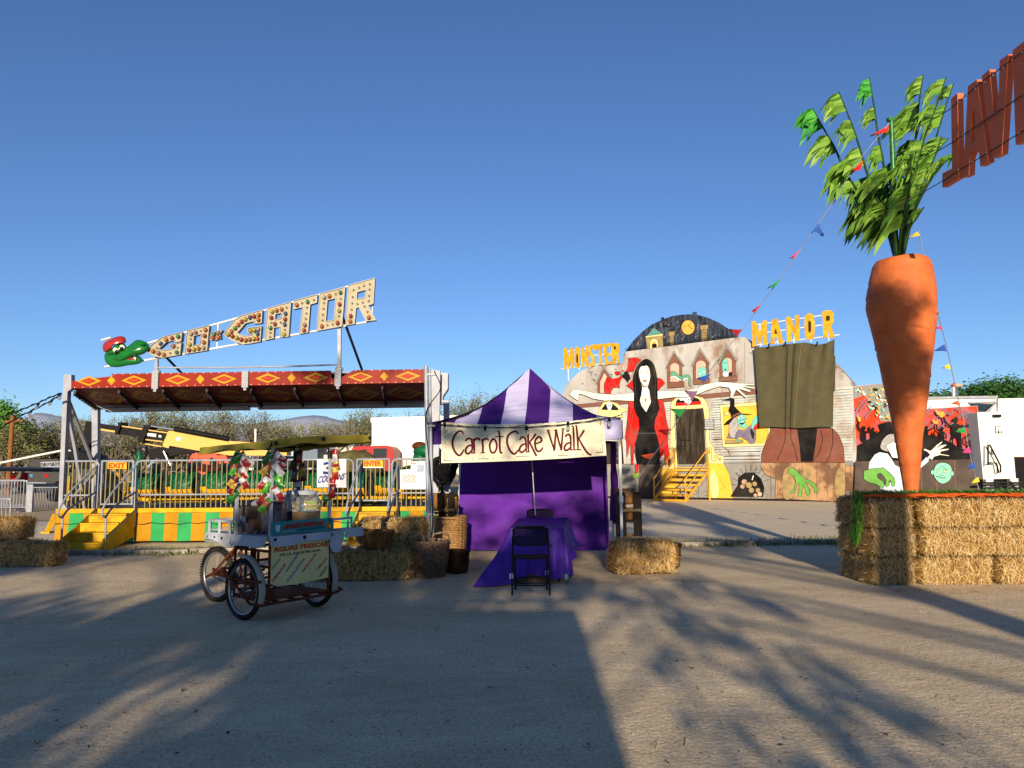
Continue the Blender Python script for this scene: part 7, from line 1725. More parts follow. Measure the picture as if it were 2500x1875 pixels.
bunting('bunting of coloured pennants hanging steeply right of the giant carrot', [(2243, 560, YC - .05), (2258, 640, YC + .1), (2288, 760, 11.6), (2312, 850, 12.0), (2333, 945, 12.4), (2350, 1020, 12.7), (2368, 1110, 13.0), (2392, 1205, 13.3)],
  [(2240, 565, 2246, 575, 2214, 583, 'yellow'), (2296, 795, 2300, 808, 2284, 800, 'pink'), (2306, 840, 2312, 858, 2280, 856, 'blue'), (2318, 888, 2322, 902, 2300, 898, 'yellow'), (2326, 935, 2334, 950, 2322, 940, 'red'), (2338, 978, 2344, 992, 2322, 984, 'orange'), (2354, 1042, 2360, 1058, 2328, 1054, 'green'), (2366, 1090, 2372, 1106, 2346, 1106, 'pink'), (2376, 1126, 2382, 1142, 2358, 1146, 'blue'), (2388, 1164, 2392, 1176, 2366, 1182, 'yellow')])
# ------------------------------------------------------------------ trees
m_bark = mat('bark_grey', '#7a6d60', .9, var=.3, scale=10, bump=.6, bscale=25); m_twig = mat('twig', '#6a5c4e', .9, var=.2)
m_lol = mat('leaf_olive', '#6d6f38', .7, island=['#4c5230', '#75764a', '#918d62', '#717a46', '#5d6c3c'], var=.1); m_lgr = mat('leaf_fresh', '#4f7a30', .65, island=['#2f5220', '#4f7d30', '#6d9a3e', '#3f6a2a'], var=.1); m_ldk = mat('leaf_dark', '#35562a', .65, island=['#1d3a1a', '#33582a', '#4a7336', '#27482a'], var=.1)
def leafq(b, p, s_, rg, m=None):
    d = V((rg.gauss(0, 1), rg.gauss(0, 1), rg.gauss(0, 1))); d = d.normalized() if d.length > 1e-6 else V((0, 0, 1)); x, y, _ = basis(d); a = s_ * rg.uniform(.6, 1.3)
    b.add([p - x * a * .5, p + y * a * .3, p + x * a * .5, p - y * a * .3], [(0, 1, 2, 3)], m)
def grow(tb, tips, p, d, L, r, lev, rg, spread=.55, up=.1):
    P = [p]; n = 4
    for i in range(n):
        d = (d + V((rg.gauss(0, .16), rg.gauss(0, .16), rg.gauss(up, .10)))).normalized(); P.append(P[-1] + d * L / n)
    tb.tube(P, [lerp(r, r * .6, i / n) for i in range(n + 1)], 6 if lev > 1 else 3, cap=False)
    if lev == 0: tips += P[1:]; return
    for k in range(rg.choice((2, 3, 3)) if lev > 0 else 0):
        dd = (d + V((rg.gauss(0, spread), rg.gauss(0, spread), rg.gauss(.05, spread * .6)))).normalized(); grow(tb, tips, P[-1] if k else P[-2], dd, L * rg.uniform(.62, .85), r * .55, lev - 1, rg, spread, up)
TREES = {}
def tree_kind(key, H, stems, lev, nleaf, ls, jit, mleaf, seed, r0=.12, sp=.55, tilt=.45):
    rg = random.Random(seed); tb, lb, tips = MB(), MB(), []
    L0 = H / (1 + .74 * lev * .62)
    for k in range(stems):
        a = 2 * pi * k / stems + rg.uniform(0, 1); d = V((cos(a) * tilt * (stems > 1), sin(a) * tilt * (stems > 1), 1)).normalized(); grow(tb, tips, V((cos(a) * .1, sin(a) * .1, 0)), d, L0 * rg.uniform(.8, 1.1) * .62, r0, lev, rg, sp)
    for i in range(nleaf):
        p = rg.choice(tips) + V((rg.gauss(0, jit), rg.gauss(0, jit), rg.gauss(0, jit * .8))); leafq(lb, p, ls, rg)
    zmax = max(v[2] for v in lb.v); k = H / zmax
    for bb in (tb, lb): bb.v = [(v[0] * k, v[1] * k, v[2] * k) for v in bb.v]
    TREES[key] = (tb, lb, mleaf, None)
def plant(key, x, y, s_, rz, label, group):
    tb, lb, ml, root = TREES[key]
    if root is None:
        t = thing('tree', label, 'tree', (x, y, 0), rz, group); tb.build('trunk', m_bark, t, local=True); lb.build('crown', ml, t, local=True); TREES[key] = (tb, lb, ml, t); t.scale = (s_,) * 3; return t
    return dup(root, (x, y, 0), rz, label, group, s_)
tree_kind('sparse', 5, 4, 5, 1800, .06, .13, m_lol, 11, .10); tree_kind('bushy', 5, 4, 5, 5200, .075, .22, m_lol, 23); tree_kind('olive', 5, 5, 5, 3300, .065, .15, m_lol, 5, .10); tree_kind('green', 6, 2, 4, 16000, .12, .3, m_lgr, 31, .2, .5, .3); tree_kind('dense', 8, 2, 4, 30000, .15, .38, m_ldk, 44, .25, .6, .45)
gt = 'trees in the hazy row behind the fairground'; gt = 'trees behind the fairground lot'
def plant_px(key, px, top, Y, rz, label, group=gt, wid=1.0):
    H0 = {'sparse': 5, 'bushy': 5, 'olive': 5, 'green': 6, 'dense': 8}[key]; p = at(px, top - (14 if key != 'dense' else 0), Y); t = plant(key, p.x, Y, p.z / H0, rz, label, group); k_ = wid * (.86 if key != 'dense' else 1); t.scale = (t.scale[0] * k_, t.scale[1] * k_, t.scale[2]); return t
plant_px('green', 5, 962, 50, .4, 'bright green rounded tree at the left edge above the utility pole', wid=1.0)
plant_px('bushy', 20, 1010, 47, 1.4, 'olive tree at the left edge below the bright green one', wid=1.1)
plant_px('bushy', 85, 1016, 52, 2.4, 'bushy olive tree just right of the wooden utility pole', wid=1.15); plant_px('olive', 150, 1020, 54, .4, 'olive tree directly behind the tall left canopy post', wid=1.2); plant_px('bushy', 205, 1016, 56, 3.0, 'bushy olive tree behind the black boom head', wid=1.1)
plant_px('olive', 285, 1014, 55, 1.0, 'twiggy olive tree behind the black boom sections', wid=1.1); plant_px('sparse', 350, 992, 53, 2.2, 'sparse tree of bare twigs under the left of the canopy', wid=1.2); plant_px('olive', 420, 990, 54, 2.9, 'tallest twiggy tree above the cream boom', wid=1.25); plant_px('sparse', 468, 1000, 57, 5.0, 'thin bare-branched tree right of the tallest twiggy one', wid=1.2)
plant_px('bushy', 530, 1040, 60, .9, 'low olive tree in the gap showing blue hills', wid=1.1); plant_px('olive', 590, 996, 54, 4.4, 'twiggy tree above the middle of the cart awning', wid=1.2); plant_px('sparse', 655, 996, 53, .2, 'pale twiggy tree above the cart awning corner', wid=1.3); plant_px('bushy', 720, 1030, 58, 4.0, 'low olive tree above the right of the cart awning', wid=1.2); plant_px('olive', 775, 1030, 57, 1.9, 'yellowish low tree left of the white box truck', wid=1.2)
plant_px('sparse', 850, 996, 52, 3.3, 'bare wide-branching tree rising left of the box truck roof', wid=1.4); plant_px('bushy', 930, 990, 60, 3.7, 'olive tree showing above the box truck roof', wid=1.1); plant_px('sparse', 1010, 1000, 62, 1.2, 'faint tree above the right end of the box truck'); plant_px('olive', 1140, 965, 56, 5.2, 'small-leaved tree peeping over the left slope of the tent'); plant_px('sparse', 1195, 950, 58, .8, 'sparse treetop touching the left slope of the tent')
gt2 = 'dark green trees behind the white trailers'
for i, (px, top, Y, rz, lb) in enumerate(((2262, 965, 62, .3, 'dark green tree just right of the giant carrot, lowest of its row'), (2320, 930, 64, 2.1, 'dark green tree above the red pennant'), (2385, 925, 66, 4.0, 'dark green tree above the restroom cabin'), (2440, 910, 64, 1.0, 'dark green tree right of the restroom cabin'), (2500, 902, 63, 5.3, 'tallest dark green tree at the right edge'), (2570, 900, 66, 3.0, 'dark green tree cut by the right edge'))):
    plant_px('dense', px, top, Y, rz, lb, gt2, wid=1.15)
# shade trees behind the viewer: crowns given as clumps (x, z, half width, half height, leaves) on the depth of the trunk
def shade_tree(label, x, y, r, h, clumps, seed, mleaf=m_lgr, ls=.14, br=.05):
    rg = random.Random(seed); t = thing('shade_tree', label, 'tree', (x, y, 0)); lb, tb = MB(), MB()
    tb.tube([V((x + .05 * sin(z * 1.1), y, z)) for z in [h * i / 12 for i in range(13)]], [lerp(r * 1.1, r * .6, i / 12) for i in range(13)], 10)
    for cx, cz, rx, rz_, n in clumps:
        cy = y + rg.uniform(-.5, .5); a0 = V((x, y, min(h * .98, max(1.2, cz - .35 * abs(cx - x))))); e0 = V((cx, cy, cz)); md = (a0 + e0) / 2 + V((0, 0, .25))
        tb.tube(catmull([a0, md, e0], k=5), [lerp(br, br * .35, i / 10) for i in range(11)], 6)
        subs = [(V((cx + rg.gauss(0, rx * .5), cy + rg.gauss(0, .5), cz + rg.gauss(0, rz_ * .5))), rg.uniform(.12, .34)) for _ in range(max(3, int(n / 55)))]
        for p_, s_ in subs[::2]: tb.tube([e0, (e0 + p_) / 2 + V((0, 0, .05)), p_], [.02, .014, .007], 4)
        for i in range(n):
            p_, s_ = rg.choice(subs); leafq(lb, p_ + V((rg.gauss(0, s_ * .6), rg.gauss(0, s_ * .6), rg.gauss(0, s_ * .5))), ls, rg)
    tb.build('trunk', m_bark, t); lb.build('crown', mleaf, t); return t
shade_tree('tall tree behind the viewpoint whose trunk shadow falls across the carrot platform', 4.55, -10, .32, 9.0,
  [(4.75, 7.2, .4, .5, 900), (5.05, 7.6, .4, .45, 1000), (4.45, 6.4, .35, .5, 500), (4.65, 8.5, .35, .5, 900), (4.9, 8.2, .25, .35, 500), (3.4, 7.6, .7, .6, 500), (2.6, 6.9, .8, .6, 420), (1.5, 7.4, .8, .5, 480), (.5, 7.9, .8, .4, 420), (-.6, 7.3, .7, .4, 380), (-1.4, 6.7, .6, .4, 300), (.9, 6.5, .7, .22, 200), (2.2, 6.2, .6, .4, 300),
  (5.0, 9.7, .9, .5, 420), (3.6, 5.6, .6, .5, 400), (1.6, 5.3, .7, .25, 360), (0.4, 5.6, .7, .4, 500), (0.0, 5.1, .6, .3, 380), (.9, 5.9, .7, .35, 500), (-.6, 6.0, .6, .4, 450), (.7, 4.7, .4, .25, 200), (-.3, 4.55, .7, .25, 500)], 77)
shade_tree('broad low-branched tree behind the viewpoint shading the drinks cart', -4.6, -11, .26, 6.2,
  [(-1.2, 5.1, .8, .45, 900), (-2.2, 5.2, .7, .45, 1500), (-3.0, 4.9, .8, .5, 1500), (-2.6, 4.3, .8, .5, 1500), (-1.4, 4.3, .7, .4, 700), (-3.8, 4.1, .7, .5, 800), (-4.8, 3.7, .8, .5, 1500), (-5.8, 4.05, .7, .35, 1300), (-4.4, 2.9, .8, .5, 900), (-3.2, 3.3, .8, .6, 900), (-6.7, 4.15, .7, .3, 1200), (-4.3, 4.2, .7, .3, 800), (-2.0, 6.2, .6, .25, 320), (-6.8, 3.4, .7, .4, 900), (-7.8, 4.0, .7, .3, 900), (-8.6, 4.9, .6, .3, 250), (-5.5, 2.7, .7, .4, 600), (-7.9, 5.7, .9, .35, 1000), (-9.1, 5.6, .8, .4, 1600), (-8.4, 5.3, .6, .4, 1000), (-2.5, 4.7, .6, .35, 1200), (-2.1, 4.6, .5, .4, 900), (-2.9, 10.3, .9, .5, 700), (-4.2, 9.9, .8, .4, 500), (-1.6, 2.6, .5, .6, 600), (-2.4, 3.1, .6, .5, 900), (-3.6, 2.5, .7, .5, 900), (-5.2, 3.3, .7, .4, 700), (-3.4, 5.9, .6, .2, 200)], 78)
shade_tree('unseen young tree added behind the viewpoint to streak the ground before the hay', .05, -9.2, .10, 4.4,  # added out of view to carry sprays that cast the ground streaks
  [(.95, 3.5, .12, .8, 120), (1.35, 3.9, .18, .4, 110), (1.6, 3.2, .10, .9, 130), (1.95, 4.1, .2, .35, 110), (2.15, 3.3, .08, .8, 120), (2.45, 3.9, .10, .5, 110), (1.2, 2.8, .15, .3, 80), (1.8, 2.7, .10, .35, 80), (2.35, 2.8, .08, .4, 70), (.7, 4.2, .3, .25, 120)], 79, br=.022)
bo = thing('vendor_booth', 'plain booth added out of view behind the viewpoint to shade the ground before the tent', 'booth', (-.6, -5.4, 0))  # unseen block added for its shadow, edge and height set to suit
m_ply = mat('plywood', '#8a6a48', .8, var=.2, scale=3, stretch=(1, 1, 6))
part('walls', m_ply, bo, lambda b: (b.box((-.85, -5.4, 1.52), (2.5, 1.2, 3.04)), b.box((-.85, -4.75, 1.05), (2.6, .25, .05))))
part('roof', m_bark, bo, lambda b: b.prism([[V((-2.3, -4.7, 3.1)), V((.46, -4.7, 3.1)), V((.46, -6.2, 3.4)), V((-2.3, -6.2, 3.4))]], (0, 0, .06)))

# ------------------------------------------------------------------ vehicles and buildings in the lot
def poly(px_list, Y, zf=None): return [at(x, y, Y) for x, y in (zf(px_list) if zf else px_list)]
m_trw = mat('truck_white', '#e2ddcf', .5, var=.04, scale=2, stain='#b9b09c', stain_amt=.25); m_trr = mat('truck_red', '#a3161c', .4, var=.08, scale=3, spec=.15); m_win = mat('window_dark', '#20272c', .1, var=.1, spec=.6); m_tyr = mat('vehicle_tyre', '#161617', .85, var=.2); m_org = mat('cab_orange', '#d9461c', .4, var=.06, spec=.5); m_jlg = mat('boom_cream', '#d0a95c', .45, var=.05, scale=2); m_blkm = mat('boom_black', '#1c1b1c', .5, .2, var=.2, scale=6); m_chr = mat('chrome_rod', '#d5d7da', .2, .9, var=.05)
def wheelv(b, c, r, w=.25): b.lathe([(0, -w / 2), (r * .6, -w / 2), (r, -w / 2 + .03), (r, w / 2 - .03), (r * .6, w / 2), (0, w / 2)], 20, c, axis=(0, 1, 0))
YX = 36.0
bt_ = thing('box_truck', 'white box truck with a red cab parked behind the coaster', 'truck', (at(980, 1200, YX).x, YX, 0))
part('cargo_box', m_trw, bt_, lambda b: b.prism([poly([(905, 1020), (1120, 1014), (1120, 1160), (905, 1160)], YX)], (0, 2.4, 0)))
part('corner_post', m_blkm, bt_, lambda b: b.beam(at(906, 1032, YX - .03), at(906, 1085, YX - .03), .11, .05))
part('side_door', m_trw, bt_, lambda b: (b.prism([poly([(909, 1086), (960, 1084), (960, 1160), (909, 1160)], YX - .02)], (0, .02, 0)), b.beam(at(970, 1083, YX - .02), at(970, 1160, YX - .02), .08, .03)))
YCAB = 33.5
cb = part('cab', m_trr, bt_, lambda b: b.prism([poly(zE(160, 110, 195, 50, 300, 42, 560, 35, 610, 45, 650, 80, 650, 320, 150, 320, 150, 150), YCAB)], (0, 2.0, 0)))
part('window', m_win, cb, lambda b: b.prism([poly(zE(425, 70, 575, 68, 570, 172, 420, 172), YCAB - .02)], (0, .03, 0))); part('window', m_win, cb, lambda b: b.prism([poly(zE(215, 95, 345, 78, 340, 175, 195, 175), YCAB - .02)], (0, .03, 0)))
for px in (875, 1060): part('wheel', m_tyr, bt_, lambda b: wheelv(b, (at(px, 1200, YX).x, YX - .1, .45), .45))
part('chassis', m_blkm, bt_, lambda b: b.box((at(970, 1200, YX).x, YX + 1, .75), (3.6, 1.6, .3)))
zT = zoom(200, 1000, .16275); zT2 = zoom(380, 1040, .16287); YH = 27
tel = thing('telehandler', 'lift truck with a long cream and black telescopic boom behind the coaster', 'lift truck', (at(560, 1200, YH).x, YH, 0))
part('boom', m_jlg, tel, lambda b: b.prism([poly(zT(1300, 318, 1400, 325, 2200, 470) + [(700, 1085), (700, 1112), (560, 1112)] + zT(1800, 625, 1310, 540, 1300, 580, 1210, 555, 1215, 510), YH)], (0, .55, 0)))
part('boom_section', m_blkm, tel, lambda b: b.prism([poly(zT(990, 295, 1300, 350, 1240, 470, 950, 440), YH + .08)], (0, .42, 0)))
part('boom_section', m_blkm, tel, lambda b: b.prism([poly(zT(570, 240, 980, 312, 880, 412, 540, 370), YH + .12)], (0, .34, 0)))
part('boom_section', m_blkm, tel, lambda b: b.prism([poly(zT(240, 205, 570, 255, 510, 330, 240, 290), YH + .15)], (0, .28, 0)))
part('collar', m_blkm, tel, lambda b: b.prism([poly(zT(930, 235, 1040, 230, 1035, 265, 985, 290, 910, 490, 850, 495, 832, 450), YH - .04)], (0, .6, 0))); part('collar', m_blkm, tel, lambda b: b.prism([poly(zT(535, 185, 590, 190, 590, 225, 530, 375, 485, 370, 540, 230), YH)], (0, .5, 0)))
part('boom_edge', m_jlg, tel, lambda b: (b.beam(at(*zT(600, 248)[0], YH + .1), at(*zT(1290, 350)[0], YH + .05), .05, .04), b.beam(at(*zT(240, 290)[0], YH + .12), at(*zT(500, 330)[0], YH + .12), .05, .06), b.beam(at(*zT(960, 450)[0], YH + .05), at(*zT(1210, 480)[0], YH + .05), .05, .04), b.beam(at(*zT(880, 500)[0], YH + .2), at(*zT(1200, 555)[0], YH + .2), .05, .04)))
part('lift_cylinder', m_blkm, tel, lambda b: b.tube([at(*zT(1390, 290)[0], YH - .05), at(*zT(2200, 440)[0], YH - .05)], .09, 8)); part('rod', m_chr, tel, lambda b: b.tube([at(*zT(1040, 243)[0], YH - .05), at(*zT(1390, 300)[0], YH - .05)], .035, 6)); part('rod', m_chr, tel, lambda b: b.tube([at(*zT(1225, 625)[0], YH - .1), at(*zT(1330, 835)[0], YH - .1)], .045, 6))
part('lower_frame', m_blkm, tel, lambda b: b.prism([poly(zT(1000, 590, 1320, 560, 1760, 620, 1400, 680, 1330, 700, 1290, 740, 1000, 720), YH + .1)], (0, .4, 0)))
part('decal', m_trw, tel, lambda b: [b.prism([poly(zT(q_), YH - .012 + (.08 if k else 0))], (0, .01, 0)) for k, q_ in ((0, (1410, 412, 1490, 415, 1478, 465, 1415, 470)), (1, (985, 350, 1115, 365, 1110, 412, 980, 392)), (1, (1152, 382, 1192, 388, 1188, 420, 1148, 412)))])
part('boom_head', m_blkm, tel, lambda b: b.prism([poly(zT(60, 170, 165, 180, 160, 480, 60, 560, 30, 640, 0, 600, 10, 420), YH)], (0, .4, 0)))
part('body', m_blkm, tel, lambda b: b.box((at(640, 1150, YH).x, YH + .6, 1.1), (3.6, 1.8, .7), bev=.1))
for px in (560, 720): part('wheel', m_tyr, tel, lambda b: wheelv(b, (at(px, 1200, YH).x, YH, .6), .6, .45))
YO = 33.0
exc = thing('orange_loader', 'orange machine cab with dark windows behind the green train', 'loader', (at(505, 1200, YO).x, YO, 0))
ec = part('cab', m_org, exc, lambda b: b.prism([poly(zT2(420, 680, 530, 440, 560, 415, 780, 390, 960, 380, 900, 440, 1050, 440, 1120, 600, 1120, 720, 430, 720), YO)], (0, 1.3, 0)))
for q_ in ((600, 500, 680, 490, 690, 590, 560, 600), (810, 475, 850, 470, 880, 510, 900, 600, 810, 610), (965, 500, 1015, 500, 1040, 600, 1000, 605)): part('window', m_win, ec, lambda b: b.prism([poly(zT2(q_), YO - .03)], (0, .03, 0)))
part('roof_box', m_blkm, exc, lambda b: b.prism([poly(zT2(970, 385, 1110, 390, 1080, 440, 925, 440), YO)], (0, .8, 0)))
part('body', m_org, exc, lambda b: b.box((at(505, 1200, YO).x, YO + .7, .75), (2.2, 1.4, .7), bev=.12))
for px in (462, 550): part('wheel', m_tyr, exc, lambda b: wheelv(b, (at(px, 1200, YO).x, YO, .45), .45, .35))
# lot: pickup, red car, pipes, barriers, homes
zL = zoom(0, 960, .25316); YP = 44
pk = thing('pickup_truck', 'dark grey pickup truck seen from behind its tail, left of the coaster', 'pickup', (at(110, 1195, YP).x, YP, 0))
m_pk = mat('pickup_grey', '#35322f', .4, var=.08, spec=.5); m_lamp = mat('tail_lamp', '#b01d22', .3)
part('body', m_pk, pk, lambda b: b.prism([poly(zL(272, 770, 560, 765, 700, 765, 700, 640, 830, 640, 880, 750, 1000, 780, 1000, 890, 545, 885, 450, 885, 272, 860), YP)], (0, 2.0, 0)))
part('bed_cap', m_pk, pk, lambda b: b.prism([poly(zL(300, 640, 560, 632, 580, 770, 300, 772), YP + .1)], (0, 1.7, 0)))
part('bumper', m_chr, pk, lambda b: b.prism([poly(zL(255, 855, 445, 860, 445, 882, 330, 882, 255, 870), YP - .1)], (0, .1, 0)))
part('tail_lamp', m_lamp, pk, lambda b: b.prism([poly(zL(428, 778, 465, 780, 465, 812, 425, 808), YP - .03)], (0, .05, 0))); part('plate', m_blue2, pk, lambda b: b.prism([poly(zL(287, 782, 315, 782, 315, 808, 287, 808), YP - .02)], (0, .02, 0)))
for q_ in ((420, 890), (590, 885)): part('wheel', m_tyr, pk, lambda b: wheelv(b, (at(*zL(*q_)[0], YP).x, YP - .05 if q_[0] > 500 else YP + .8, .42), .42))
YR2 = 48
rc_ = thing('red_car', 'bright red hatchback car parked at the left edge beyond the barriers', 'car', (at(20, 1190, YR2).x, YR2, 0))
bd_ = part('body', m_trr, rc_, lambda b: b.prism([poly(zL(-160, 900, -160, 820, -60, 770, 60, 765, 130, 765, 265, 770, 272, 880, 200, 905), YR2)], (0, 1.7, 0)))
part('window', m_win, bd_, lambda b: b.prism([poly(zL(45, 810, 90, 770, 185, 768, 210, 805), YR2 - .02)], (0, .02, 0))); part('windscreen', m_win, bd_, lambda b: b.prism([poly(zL(-40, 795, -10, 768, 75, 766, 30, 802), YR2 - .02)], (0, .02, 0))); part('mirror', m_trr, bd_, lambda b: b.ell(at(*zL(108, 798)[0], YR2 - .1), (.14, .1, .12)))
for px in (20, 235): part('wheel', m_tyr, rc_, lambda b: (wheelv(b, (at(*zL(px, 900)[0], YR2).x, YR2, .33), .33)))
YB2 = 36
pb_ = thing('pipe_trailer', 'long blue-grey pipes and a silver truss loaded across a dark trailer at the left', 'trailer', (at(60, 1150, YB2).x, YB2, 0))
for k in range(3): part('pipe', mat('pipe_blue', '#2d3a4e', .4, .4), pb_, lambda b: b.tube([at(-60, 1141 + 3.2 * k, YB2 + .2 * k), at(178, 1144 + 3.2 * k, YB2 + .2 * k)], .05, 7))
def truss2(b):
    A, B_ = [at(*p, YB2 + .6) for p in zL(395, 668, 720, 655)], [at(*p, YB2 + .6) for p in zL(400, 712, 720, 705)]
    b.beam(*A, .05); b.beam(*B_, .05)
    for i in range(8): b.beam(A[0].lerp(A[1], i / 8), B_[0].lerp(B_[1], (i + (1 if i % 2 else 0)) / 8), .03); b.beam(B_[0].lerp(B_[1], i / 8), A[0].lerp(A[1], (i + .8) / 8), .03)
part('truss', m_alu, pb_, truss2); part('bed', m_blkm, pb_, lambda b: b.box((at(150, 1170, YB2).x, YB2 + .8, .75), (5.5, 1.8, .14)))
for px in (130, 160): part('wheel', m_tyr, pb_, lambda b: wheelv(b, (at(px, 1170, YB2).x, YB2 + .2, .38), .38))
wp = MB(); wp.tube([at(*p, 34) for p in zL(-40, 680, 620, 548)], .05, 7); tag(wp.build('white_boom', m_white), 'long white diagonal pole above the pickup at the left', 'pole')
wp = MB(); wp.tube([at(*p, 34) for p in zL(660, 548, 860, 690)], .05, 7); tag(wp.build('white_brace', m_white), 'white pole sloping down behind the left canopy post', 'pole')
dk = thing('dark_flatbed', 'dark machinery on a flatbed between the left canopy posts', 'trailer', (at(215, 1150, 30).x, 30, 0))
part('load', m_blkm, dk, lambda b: (b.prism([poly(zL(650, 560, 760, 555, 860, 600, 900, 640, 760, 640, 640, 620), 30)], (0, 1.2, 0)), b.prism([poly(zL(700, 600, 1200, 690, 1200, 740, 680, 730), 30.2)], (0, 1.4, 0))))
part('bed', m_blkm, dk, lambda b: b.box((at(230, 1180, 30).x, 30.8, .8), (5.2, 1.8, .16))); 
for px in (205, 235, 275): part('wheel', m_tyr, dk, lambda b: wheelv(b, (at(px, 1180, 30).x, 30, .4), .4))
YV = 21
def barrier(label, x0, x1, Y, zt_):
    t = thing('crowd_barrier', label, 'barrier', ((x0 + x1) / 2, Y, 0), group=None)
    part('frame', m_galv, t, lambda b: (b.tube(catmull([V((x0, Y, .08)), V((x0, Y, zt_ - .15)), V((x0 + .04, Y, zt_ - .04)), V((x0 + .15, Y, zt_)), V((x1 - .15, Y, zt_)), V((x1 - .04, Y, zt_ - .04)), V((x1, Y, zt_ - .15)), V((x1, Y, .08))], k=3), .022, 7), b.tube([(x0, Y, .18), (x1, Y, .18)], .02, 6), b.beam((x0 + .1, Y - .3, .02), (x0 + .1, Y + .3, .02), .04), b.beam((x1 - .1, Y - .3, .02), (x1 - .1, Y + .3, .02), .04)))
    part('infill', m_galv, t, lambda b: [b.tube([(lerp(x0, x1, i / 20), Y, .18), (lerp(x0, x1, i / 20), Y, zt_)], .011, 5) for i in range(1, 20)]); return t
p = at(26, 1230, 20); barrier('nearest steel crowd barrier at the left edge, above the hay', p.x - 2.2, p.x, 20, at(10, 1218, 20).z)
p = at(67, 1230, 28); barrier('steel crowd barrier ending beside the white post', p.x - .05 - 2.3, p.x - .05 + .0, 28, 1.12); p = at(55, 1230, 29); barrier('steel crowd barrier in the rear line at the left edge', p.x - 2.6, p.x - .3, 29.5, 1.12)
wpst = MB(); wpst.box(at(74, 1217, 28), (.2, .1, 1.0)); tag(wpst.build('white_post', m_alu), 'square white post at the end of the steel barriers', 'post')
wf = thing('wire_fence', 'low wire fence between the white post and the coaster', 'fence', at(110, 1250, 27))
part('wire', m_galv, wf, lambda b: (b.tube([at(82, 1190, 27), at(142, 1190, 27)], .02, 5), [b.tube([at(82 + k * 7, 1190, 27), at(88 + k * 7, 1240, 27), at(94 + k * 7, 1190, 27)], .008, 4) for k in range(7)]))
YM = 58
m_mbw = mat('home_white', '#dcd6c6', .7, var=.05); m_mbb = mat('home_blue', '#9fb9c9', .7, var=.05); m_roofg = mat('roof_grey', '#6f7680', .6, var=.1); m_mbg = mat('home_grey_blue', '#6b7886', .7, var=.06)
mh = thing('mobile_home', 'pale blue gabled mobile home under the black boom', 'house', (at(255, 1125, YM).x, YM, 0))
def hp(zl_, Y): return poly(zT(zl_), Y)
part('gable_wall', m_mbb, mh, lambda b: b.prism([hp((60, 590, 100, 555, 230, 548, 415, 610, 415, 760, 60, 760), YM)], (0, .1, 0)))
part('side_wall', m_mbg, mh, lambda b: b.prism([hp((415, 612, 790, 606, 790, 760, 415, 760), YM + .3)], (0, 3.5, 0))); part('white_base', m_mbw, mh, lambda b: b.prism([hp((60, 650, 410, 655, 410, 760, 60, 760), YM - .03)], (0, .02, 0)))
part('roof', m_roofg, mh, lambda b: b.add([*(hp((225, 546, 735, 548), YM)), *(hp((740, 606, 418, 612), YM + .1)), at(*zT(735, 548)[0], YM + .05), at(*zT(418, 612)[0], YM + .1)], [(0, 1, 2, 3)]))
part('window', m_win, mh, lambda b: b.prism([hp((440, 655, 520, 652, 520, 700, 440, 702), YM + .26)], (0, .04, 0))); part('porch', m_mbw, mh, lambda b: (b.beam(hp((622, 610, 622, 690), YM)[0], hp((622, 610, 622, 690), YM)[1], .25), b.beam(hp((715, 608, 715, 690), YM)[0], hp((715, 608, 715, 690), YM)[1], .25)))
wb = thing('white_building', 'long low white building at the far left under the trees', 'building', (at(20, 1140, 60).x, 60, 0))
part('wall', m_mbw, wb, lambda b: b.prism([poly(zL(-260, 595, 200, 600, 200, 800, -260, 800), 60)], (0, 5, 0))); part('wall', m_mbg, wb, lambda b: b.prism([poly(zL(205, 612, 330, 612, 330, 800, 205, 800), 60.5)], (0, 4, 0))); part('roof', m_roofg, wb, lambda b: b.prism([poly(zL(-260, 580, 330, 588, 330, 602, -260, 596), 59.8)], (0, 5.4, 0)))
w2 = thing('blue_shed', 'small pale blue building seen under the right of the cart awning', 'building', (at(710, 1130, 50).x, 50, 0))
part('wall', m_mbb, w2, lambda b: b.prism([poly([(688, 1090), (722, 1090), (722, 1140), (688, 1140)], 50)], (0, 4, 0))); part('side_wall', m_mbg, w2, lambda b: b.prism([poly([(723, 1092), (775, 1092), (775, 1140), (723, 1140)], 50.4)], (0, 3, 0))); part('roof', m_roofg, w2, lambda b: b.prism([poly([(684, 1085), (778, 1086), (778, 1091), (684, 1091)], 49.8)], (0, 4.4, 0)))
w3 = thing('tan_shed', 'tan low building between the blue shed and the red cab', 'building', (at(830, 1130, 52).x, 52, 0))
part('wall', m_mbw, w3, lambda b: b.prism([poly([(775, 1090), (862, 1086), (862, 1145), (775, 1145)], 52)], (0, 4, 0))); part('roof', m_roofg, w3, lambda b: b.prism([poly([(770, 1082), (866, 1078), (866, 1088), (770, 1091)], 51.8)], (0, 4.4, 0)))
w4_ = thing('cream_wall', 'cream low wall behind the lift truck wheels', 'wall', (at(440, 1130, 56).x, 56, 0)); part('wall', m_mbw, w4_, lambda b: b.prism([poly([(400, 1110), (470, 1110), (470, 1150), (400, 1150)], 56)], (0, .3, 0)))
eq = thing('dark_trailer', 'dark equipment trailer with a white stripe behind the snack bags', 'trailer', (at(640, 1145, 28).x, 28.5, 0))
part('body', m_blkm, eq, lambda b: (b.prism([poly([(628, 1122), (645, 1113), (700, 1113), (706, 1122), (900, 1122), (900, 1160), (628, 1160)], 28.5)], (0, 1.6, 0)))); part('stripe', m_trw, eq, lambda b: b.prism([poly([(608, 1142), (900, 1142), (900, 1148), (608, 1148)], 28.45)], (0, .04, 0)))
